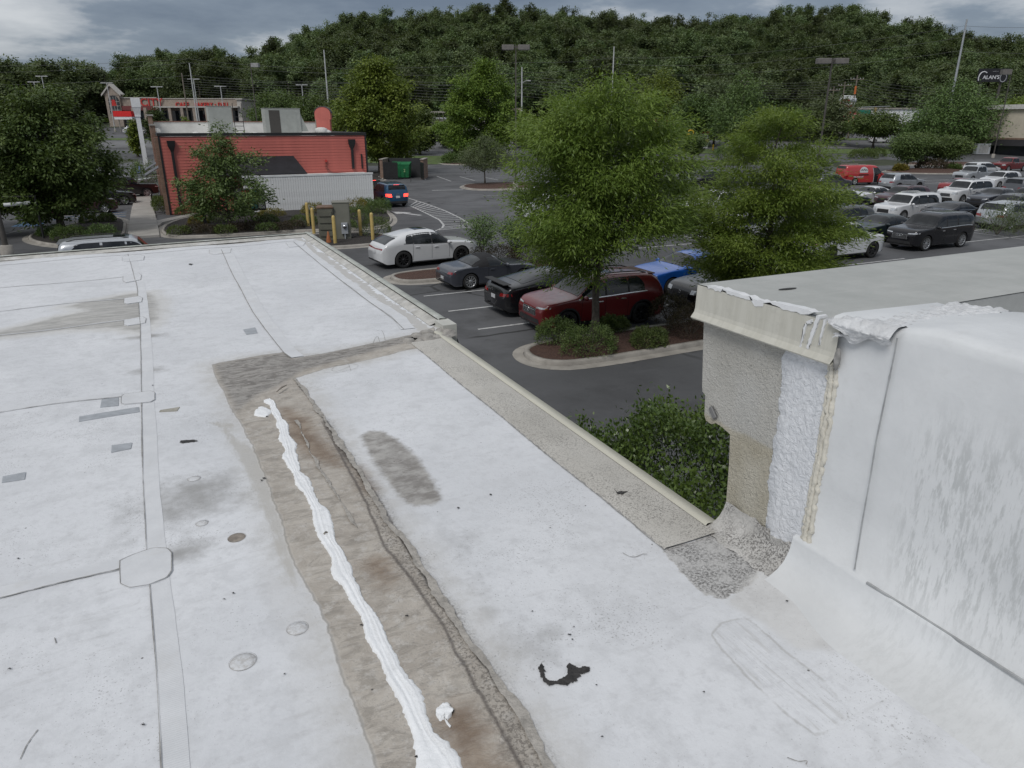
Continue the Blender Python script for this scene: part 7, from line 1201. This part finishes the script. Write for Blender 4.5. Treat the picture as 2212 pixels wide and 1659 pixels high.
# =============== poles, wires, signs and small street furniture ===============
M_POLE = mat('bronze_pole', (.085, .078, .070), .55, .2, .12, 2); M_GALV = mat('galvanised_pole', (.36, .38, .40), .5, .3, .1, 1); M_WOODP = mat('timber_pole', (.17, .145, .12), .9, 0, .25, 2, .4, 20); M_WIRE = mat('wire', (.10, .105, .10), .6); M_PALEP = mat('pale_pole', (.45, .46, .46), .5)
def gpos(px, d): p = DP(px, 271, d); return p[0], p[1], float(terrain(p[0], p[1]))
def topz(py, d): return CAM_H+(271-py)*d/1633.0
def lamp_pole(label, px, d, ptop, heads, mt=None, hs=(1.15, .75, .42), name='parking_lamp', r_=.11, col=None):
    x, y, z = gpos(px, d); h = topz(ptop, d)-z; o = thing(name, label, 'lamp post', (x, y, z), -AZ); m = MB(); m.tube([(0, 0, .7), (0, 0, h)], [r_, r_*.72], 4 if mt is None else 10, sm=mt is not None); obj('pole', m.mesh('pole', mt or M_POLE), o); m = MB(); m.lathe([(.28, 0), (.28, .68), (.2, .72), (.001, .72)], 16); obj('base', m.mesh('base', M_CONC), o)
    for sg in heads:
        m = MB(); m.bevbox(sg*.18 if sg > 0 else -.18-hs[0], sg*.18+hs[0] if sg > 0 else -.18, -hs[1]/2, hs[1]/2, h-hs[2], h, .03); hd = obj('lamp_head', m.mesh('lamp_head', col or mat('lamp_housing', (.15, .14, .13), .5)), o); m = MB(); m.box(min(0, sg*.25), max(0, sg*.25), -.05, .05, h-.25, h-.12); obj('arm', m.mesh('arm', mt or M_POLE), hd); m = MB(); a0 = sg*.25 if sg > 0 else -.12-hs[0]; m.box(a0+.05, a0+hs[0]-.2, -hs[1]/2+.08, hs[1]/2-.08, h-hs[2]-.015, h-hs[2]-.002); obj('lens', m.mesh('lens', M_PLATE), hd)
    return o
lamp_pole('tall twin headed parking lamp behind the broad oak', 1114, 70, 103, (-1, 1)); lamp_pole('tall twin headed parking lamp above the tiered oak', 1778, 64, 130, (-1, 1)); lamp_pole('single headed parking lamp near the cream brick shop', 2160, 128, 153, (-1,), hs=(1.6, .9, .8)); lamp_pole('dark lamp post rising from the airy flowering shrubs', 2262, 46, 40, (1,), r_=.15)
lamp_pole('slim lamp with pale box head above the dark trees', 556, 120, 140, (1,), hs=(1.2, .8, .6), col=mat('pale_housing', (.3, .3, .3), .5))
for i, (px, py) in enumerate([(93, 178), (112, 166), (247, 180), (352, 188), (432, 172), (487, 187), (660, 184)]): lamp_pole('thin pale lamp post of the distant shopping centre lot', px, 205, py, (-1, 1), M_PALEP, (1.5, .5, .18), 'mall_lamp', .16, M_PALEP)['group'] = 'lamp posts of the shopping centre lot'
for i, (px, d, ptop, mt, r_, lab) in enumerate([(2044, 172, 52, M_GALV, .34, 'tall galvanised steel utility pole on the right of the hill'), (713, 182, 113, M_PALEP, .24, 'pale steel utility pole left of the pointed green tree'), (1319, 182, 106, M_PALEP, .24, 'pale steel utility pole behind the broad oak'), (428, 186, 140, M_PALEP, .22, 'slim pale pole next to the wooden pole'), (409, 178, 160, M_WOODP, .24, 'weathered wooden pole before the shopping centre'), (1127, 172, 148, M_PALEP, .24, 'pale timber pole with a small street light'), (1836, 176, 165, M_WOODP, .26, 'wooden pole with cross arm and orange sleeve'), (1812, 182, 178, M_WOODP, .22, 'wooden pole with cross arm beside the steak sign'), (1790, 186, 188, M_WOODP, .2, 'short wooden pole behind the twin headed lamp'), (1600, 186, 170, M_WOODP, .2, 'wooden pole behind the roadside tree')]):
    x, y, z = gpos(px, d); h = topz(ptop, d)-z; o = thing('utility_pole', lab, 'utility pole', (x, y, z), -AZ); m = MB(); m.tube([(0, 0, 0), (0, 0, h)], [r_, r_*.55], 10); obj('shaft', m.mesh('shaft', mt), o)
    if 'cross arm' in lab or 'short' in lab or 'behind the roadside' in lab:
        m = MB(); m.box(-1.6, 1.6, -.1, .1, h-1.0, h-.8); ca = obj('cross_arm', m.mesh('cross_arm', M_WOODP), o)
        for xx in (-1.5, -.8, .8, 1.5): m = MB(); m.lathe([(.05, 0), (.1, .1), (.06, .2), (.001, .3)], 8, Matrix.Translation((xx, 0, h-.8))); obj('insulator', m.mesh('insulator', M_PALEP), ca)
    if 'orange' in lab:
        m = MB(); m.lathe([(r_*.98, h-4.2), (r_*.9, h-2.4)], 10); obj('orange_sleeve', m.mesh('orange_sleeve', mat('orange_sleeve', (.5, .13, .03), .6)), o)
        for xx in (-.55, .0, .55): m = MB(); m.lathe([(.001, 0), (.28, .05), (.28, 1.0), (.001, 1.1)], 10, Matrix.Translation((xx-.3, -.35, h-6.2))); obj('transformer', m.mesh('transformer', M_GALV), o)
    if 'street light' in lab: m = MB(); m.tube([(0, 0, h-3.5), (.8, 0, h-3.0), (1.5, 0, h-2.95)], .06, 6); m.bevbox(1.3, 2.1, -.15, .15, -.1, .1, .05, Matrix.Translation((0, 0, h-2.95))); obj('street_light', m.mesh('street_light', M_PALEP), o)
# power lines strung across the road side, sagging between poles
def wire(pts, sag, lab):
    W_ = []
    for (px, py, d) in pts: p = DP(px, 271, d); W_.append(np.array([p[0], p[1], topz(py, d)]))
    P = []
    for a, b in zip(W_[:-1], W_[1:]):
        for t in np.linspace(0, 1, 14)[:-1]: q = a+(b-a)*t; P.append((q[0], q[1], q[2]-sag*4*t*(1-t)))
    P.append(tuple(W_[-1])); m = MB(); m.tube(P, .035, 4); o = obj('power_line', m.mesh('power_line', M_WIRE)); tag(o, lab, 'wire', 'power lines along the road'); return o
LB = 'thin power line sagging between poles across the wooded hill'
for ys in ((146, 131, 150, 108, 128, 100, 60, 62), (160, 139, 160, 130, 141, 120, 83, 90), (186, 165, 178, 152, 160, 140, 110, 116)): wire([(-60, ys[0], 186), (428, ys[1], 186), (713, ys[2], 182), (1127, ys[3]+30, 178), (1319, ys[4], 182), (1600, ys[5]+20, 178), (2040, ys[6]+5, 172), (2300, ys[7], 170)], .5, LB)
for k in range(7): wire([(409, 172+5*k, 178), (900, 178+6*k, 176), (1127, 166+7*k, 172), (1480, 182+6*k, 174), (1600, 178+5*k, 178), (1836, 171+6*k, 176), (2050, 192+7*k, 176), (2300, 186+8*k, 176)], .7, LB)
# =============== signs far off ===============
x, y, z = gpos(2122, 205); o = thing('billboard', 'black roadside billboard with white lettering and a tyre picture', 'billboard', (x, y, z), -AZ-.12); zt_ = topz(151, 205)-z; zb_ = topz(196, 205)-z; m = MB(); m.box(-4.0, 4.0, -.2, .2, zb_+2.2, zt_); fc = obj('panel', m.mesh('panel', mat('billboard_black', (.010, .010, .014), .5)), o); mw = mat('billboard_white', (.6, .61, .63), .5)
obj('lettering', text_mesh("ALAN'S", 1.35, mw, .02, .02), fc, loc=(-.5, -.24, zt_-2.3), rot=(R(90), 0, 0)); obj('lettering', text_mesh("AUTO    TYRES", .5, mw, .02, .01), fc, loc=(.4, -.24, zt_-.7), rot=(R(90), 0, 0)); fc.children[1].data = text_mesh('- - - - -', .5, mw, .02, .01)
m = MB(); m.lathe([(1.25, .26), (1.25, .3), (.95, .32), (.95, .26)], 24, Matrix.Translation((2.7, 0, zt_-2.4)) @ Matrix.Diagonal((.75, -1, 1, 1)), axis='y'); obj('tyre_picture', m.mesh('tyre_picture', mat('mid_grey', (.25, .26, .28), .5)), fc); m = MB(); m.tube([(-3.9+1.2*math.cos(a)+1.3, -.24, zt_-2.4+1.6*math.sin(a)) for a in np.linspace(.9, 3.6, 12)], .16, 5); obj('gear_picture', m.mesh('gear_picture', mw), fc)
for xx in (-2.6, 2.6): m = MB(); m.box(xx-.25, xx+.25, .25, .75, 0, zb_+2.4); obj('post', m.mesh('post', M_POLE), o)
x, y, z = gpos(1822, 188); o = thing('restaurant_sign', 'white framed red restaurant sign on a pole', 'sign', (x, y, z), -AZ); zt_ = topz(207, 188)-z; m = MB(); m.bevbox(-2.0, 2.0, -.3, .3, 0, 3.6, .1, Matrix.Translation((0, 0, zt_-3.6))); pn = obj('panel', m.mesh('panel', MATS['white_metal']), o); m = MB(); m.box(-1.75, 1.75, -.34, -.305, zt_-3.0, zt_-.9); obj('red_face', m.mesh('red_face', mat('sign_maroon', (.28, .01, .03), .5)), pn); obj('lettering', text_mesh('Steak', 1.25, mw, .02, .02), pn, loc=(0, -.37, zt_-1.95), rot=(R(90), 0, 0)); m = MB(); m.tube([(0, 0, 0), (0, 0, zt_-3.6)], .25, 8); obj('post', m.mesh('post', M_POLE), o)
x, y, z = gpos(1862, 170); o = thing('street_sign', 'green street name sign hanging from a signal arm', 'sign', (x, y, z), -AZ); zs = topz(243, 170)-z; m = MB(); m.tube([(-5, 0, 0), (-5, 0, zs+1.2)], .15, 8); m.tube([(-5, 0, zs+1.0), (6, 0, zs+1.4)], [.12, .06], 8); obj('signal_arm', m.mesh('signal_arm', M_GALV), o); m = MB(); m.bevbox(-1.6, 1.6, -.05, .05, zs-.35, zs+.55, .03); obj('name_plate', m.mesh('name_plate', mat('sign_green', (.01, .16, .11), .5)), o)
for xx in (-2.4, 2.6): m = MB(); m.bevbox(xx-.25, xx+.25, -.2, .2, zs-.1, zs+1.1, .05); obj('signal_head', m.mesh('signal_head', MATS['orange_sleeve'] if 0 else mat('signal_yellow', (.30, .22, .10), .6)), o)
# accessible parking sign
p = YP(1951, 500, 26.0); o = thing('accessible_sign', 'blue accessible parking sign on a thin post in front of the black SUV', 'sign', (p[0], 26.0, 0), -.7); zc = p[2]; m = MB(); m.tube([(0, .02, 0), (.0, .02, zc+.3)], .03, 6); obj('post', m.mesh('post', M_POLE), o); mb_ = mat('sign_blue', (.015, .10, .38), .45); mwh = mat('sign_white', (.7, .72, .74), .5)
for nm, z0, z1 in (('panel', zc-.28, zc+.36), ('lower_panel', zc-.50, zc-.30)):
    m = MB(); m.bevbox(-.20, .20, -.012, .0, z0, z1, .01); pn = obj(nm, m.mesh(nm, mb_), o)
    if nm == 'panel':
        m = MB(); m.box(-.13, .13, -.017, -.0125, zc-.13, zc+.15); obj('symbol_field', m.mesh('symbol_field', mwh), pn); m = MB(); zz = zc-.02
        m.tube([(-.005+.065*math.cos(a), -.02, zz-.03+.065*math.sin(a)) for a in np.linspace(2.2, 6.6, 12)], .010, 5); m.tube([(-.02, -.02, zz+.09), (-.01, -.02, zz+.0), (.045, -.02, zz), (.07, -.02, zz-.075)], .012, 5); m.lathe([(.001, 0), (.022, .002)], 10, Matrix.Translation((-.025, -.02, zz+.12)) @ Euler((R(90), 0, 0)).to_matrix().to_4x4()); obj('wheelchair_symbol', m.mesh('wheelchair_symbol', mb_), pn)
        obj('lettering', text_mesh('PARKING', .07, mwh, .002), pn, loc=(0, -.015, zc+.28), rot=(R(90), 0, 0))
# =============== transformer corner ===============
M_XF = mat('transformer_green_grey', (.115, .115, .090), .55, 0, .1, 2, .05, 20, dirt=.4, dirtcol=(.16, .10, .06)); M_XF2 = mat('switch_cabinet', (.175, .175, .145), .5, 0, .08, 2, .05, 20)
XA = thing('transformer_cabinet', 'ribbed grey green transformer cabinet with rusty lid', 'transformer', (8.35, 40.7, .1), -.25); m = MB(); m.bevbox(-.42, .42, -.55, .55, 0, 1.75, .03); obj('cabinet', m.mesh('cabinet', M_XF), XA)
m = MB(); m.bevbox(-.45, .45, -.58, .58, 1.752, 1.83, .02); obj('lid', m.mesh('lid', mat('rusty_lid', (.14, .085, .055), .7, 0, .3, 4)), XA)
for k in range(4): m = MB(); m.box(-.34, .34, -.60, -.552, .25+k*.36, .50+k*.36); obj('fin', m.mesh('fin', M_XF), XA)
XB = thing('switch_cabinet', 'plain tall grey utility cabinet beside the transformer', 'cabinet', (9.15, 40.6, .1), -.25); m = MB(); m.bevbox(-.42, .50, -.50, .50, 0, 2.0, .03); obj('cabinet', m.mesh('cabinet', M_XF2), XB); m = MB(); m.bevbox(-.44, .52, -.52, .52, 2.002, 2.06, .02); obj('lid', m.mesh('lid', M_XF2), XB)
m = MB(); m.bevbox(.0, .36, -.66, -.51, .35, .95, .02); mt_b = obj('meter_box', m.mesh('meter_box', M_GALV), XB); m = MB(); m.lathe([(.11, 0), (.11, .08), (.001, .10)], 16, Matrix.Translation((.18, -.66, .76)) @ Euler((R(90), 0, 0)).to_matrix().to_4x4()); obj('meter', m.mesh('meter', M_CHROME), mt_b); m = MB(); m.tube([(.18, -.6, 0), (.18, -.6, .36)], .04, 8); obj('conduit', m.mesh('conduit', M_GALV), mt_b)
M_BOL = mat('cream_yellow_post', (.50, .37, .13), .5, 0, .1, 5, .05, 30, dirt=.3, dirtcol=(.30, .22, .10))
for i, (px, py, lab) in enumerate([(667, 494, 'cream yellow bollard standing back at the bed kerb'), (679, 509, 'cream yellow bollard at the rear corner of the transformer'), (725, 531, 'cream yellow bollard right in front of the transformer fins'), (780, 514, 'cream yellow bollard between switch cabinet and clipped hedge'), (806, 523, 'cream yellow bollard in front of the clipped hedge'), (807, 436, 'cream yellow bollard at the corner of the red restaurant')]):
    p = G(px, py); o = thing('bollard', lab, 'bollard', (p[0], p[1], .05), 0, 'cream yellow bollards'); m = MB(); m.lathe([(.095, 0), (.095, 1.42), (.085, 1.50), (.05, 1.55), (.001, 1.565)], 16); obj('pipe', m.mesh('pipe', M_BOL), o); m = MB(); m.lathe([(.15, 0), (.15, .05), (.10, .06)], 16); obj('footing', m.mesh('footing', M_CONC), o)
o = thing('traffic_cone', 'faded orange cone leaning at the transformer foot', 'cone', (8.1, 39.3, .1)); m = MB(); m.lathe([(.15, .03), (.03, .62), (.001, .63)], 14); obj('cone', m.mesh('cone', mat('faded_orange', (.30, .10, .03), .7)), o); m = MB(); m.bevbox(-.2, .2, -.2, .2, 0, .035, .02); obj('foot', m.mesh('foot', MATS['faded_orange']), o)
for i, (x, y, w_, lab) in enumerate([(2.6, 49.4, .35, 'slim black speaker post beneath the young tree'), (5.5, 50.2, 1.9, 'wide black menu board with coloured panels under the young tree')]):
    o = thing('menu_board', lab, 'menu board', (x, y, .15), -.15); m = MB(); m.box(-.08, .08, -.08, .08, 0, 1.0); m.bevbox(-.5, .5, -.3, .3, 0, .06, .02); obj('post', m.mesh('post', M_BLK), o); m = MB(); m.bevbox(-w_/2, w_/2, -.12, .12, .75, 2.1, .03); bd_ = obj('cabinet', m.mesh('cabinet', M_BLK), o)
    if w_ > 1:
        for k in range(4): m = MB(); a0 = -w_/2+.08+k*.45; m.box(a0, a0+.40, -.135, -.122, .85, 2.0); obj('menu_panel', m.mesh('menu_panel', mat('menu_%d' % k, [(.45, .45, .44), (.35, .08, .05), (.10, .28, .26), (.42, .42, .40)][k], .4, 0, .35, 6)), bd_)
    else: m = MB(); m.box(-.1, .1, -.135, -.122, 1.6, 1.85); obj('menu_panel', m.mesh('menu_panel', mat('menu_or', (.5, .2, .05), .4)), bd_)
# =============== left edge of the view ===============
pb = G(96, 520); h0_ = YP(74, 424, pb[1])[2]; xa = YP(4, 424, pb[1])[0]-pb[0]; o = thing('clearance_bar', 'black post with arm and hanging white clearance tube', 'clearance bar', (pb[0], pb[1], 0)); m = MB(); m.tube([(0, 0, 0), (0, 0, h0_)], .055, 8); obj('post', m.mesh('post', M_BLK), o); m = MB(); m.tube([(0.05, 0, h0_), (xa, 0, h0_+.02)], .05, 8); obj('arm', m.mesh('arm', M_BLK), o); m = MB(); m.tube([(xa*.18, -.02, h0_-.34), (xa*1.0, -.02, h0_-.40)], .10, 12); tb = obj('white_tube', m.mesh('white_tube', MATS['white_metal']), o); m = MB(); [m.tube([(xa*f, 0, h0_), (xa*f, 0, h0_-.3)], .012, 5) for f in (.3, .9)]; obj('chain', m.mesh('chain', M_BLK), tb)
p = G(17, 552); o = thing('lamp_post', 'thick brown grey lamp post at the left beside the lane', 'lamp post', (p[0], p[1], 0)); m = MB(); m.tube([(0, 0, .5), (0, 0, 8.6)], [.13, .09], 12); obj('pole', m.mesh('pole', M_POLE), o); m = MB(); m.lathe([(.3, 0), (.3, .5), (.001, .55)], 16); obj('base', m.mesh('base', M_CONC), o); m = MB(); m.bevbox(-1.4, -.2, -.35, .35, 8.3, 8.7, .03); obj('lamp_head', m.mesh('lamp_head', MATS['lamp_housing']), o)
p = G(306, 378); o = thing('sandwich_board', 'small folding board with blue poster beside the sidewalk', 'sign', (p[0]-.3, p[1], .13), .1); m = MB(); m.add([(-.35, -.35, 0), (.35, -.35, 0), (.35, 0, 1.1), (-.35, 0, 1.1), (-.35, .35, 0), (.35, .35, 0)], [(0, 1, 2, 3), (5, 4, 3, 2)]); fr = obj('frame', m.mesh('frame', M_BLK), o); m = MB(); m.add([(-.26, -.32, .15), (.26, -.32, .15), (.26, -.05, 1.0), (-.26, -.05, 1.0)], [(0, 1, 2, 3)]); obj('poster', m.mesh('poster', mat('blue_poster', (.16, .20, .42), .4, 0, .4, 8)), fr)
o = thing('boat', 'small white motor boat on a trailer behind the side awning', 'boat', (-2.3, 79, 0), .15); m = MB(); st_ = [(-2.6, .95, .55, 1.15), (-1.5, 1.0, .5, 1.15), (0, 1.0, .48, 1.2), (1.4, .8, .55, 1.28), (2.4, .35, .8, 1.38), (2.75, .03, 1.15, 1.42)]; V = []
for xx, b, zk, zg in st_: V += [(xx, -b, zg), (xx, -b*.75, (zk+zg)/2-.1), (xx, 0, zk), (xx, b*.75, (zk+zg)/2-.1), (xx, b, zg)]
m.add(V, [(i*5+j, i*5+j+1, (i+1)*5+j+1, (i+1)*5+j) for i in range(5) for j in range(4)]+[(0, 1, 2, 3, 4)]); m.add([(xx, sg*b*.92, zg-.03) for xx, b, zk, zg in st_ for sg in (-1, 1)], [(2*i, 2*i+1, 2*i+3, 2*i+2) for i in range(5)]); obj('hull', m.mesh('hull', MATS['white_metal']), o); m = MB(); m.bevbox(-2.95, -2.6, -.2, .2, .7, 1.7, .06); obj('outboard_motor', m.mesh('outboard_motor', M_BLK), o); m = MB(); m.tube([(-1.8, 0, .42), (3.4, 0, .45)], .06, 6); obj('trailer', m.mesh('trailer', M_GALV), o)
for sg in (-1, 1): w_ = obj('wheel', wheel_mesh(.3, M_RIMS, 5)[0], o); w_.location = (-1.0, sg*.9, .3); obj('rim', wheel_mesh(.3, M_RIMS, 5)[1], w_)
x, y, z = gpos(2132, 136); o = thing('utility_box', 'white low utility box by the lamp near the brick shop', 'utility box', (x, y, z), -AZ); m = MB(); m.bevbox(-1.3, 1.3, -.6, .6, 0, 1.9, .05); obj('cabinet', m.mesh('cabinet', MATS['white_metal']), o); m = MB(); m.box(-.9, .9, -.62, -.602, .2, 1.6); obj('door', m.mesh('door', MATS['cornice_white']), o)
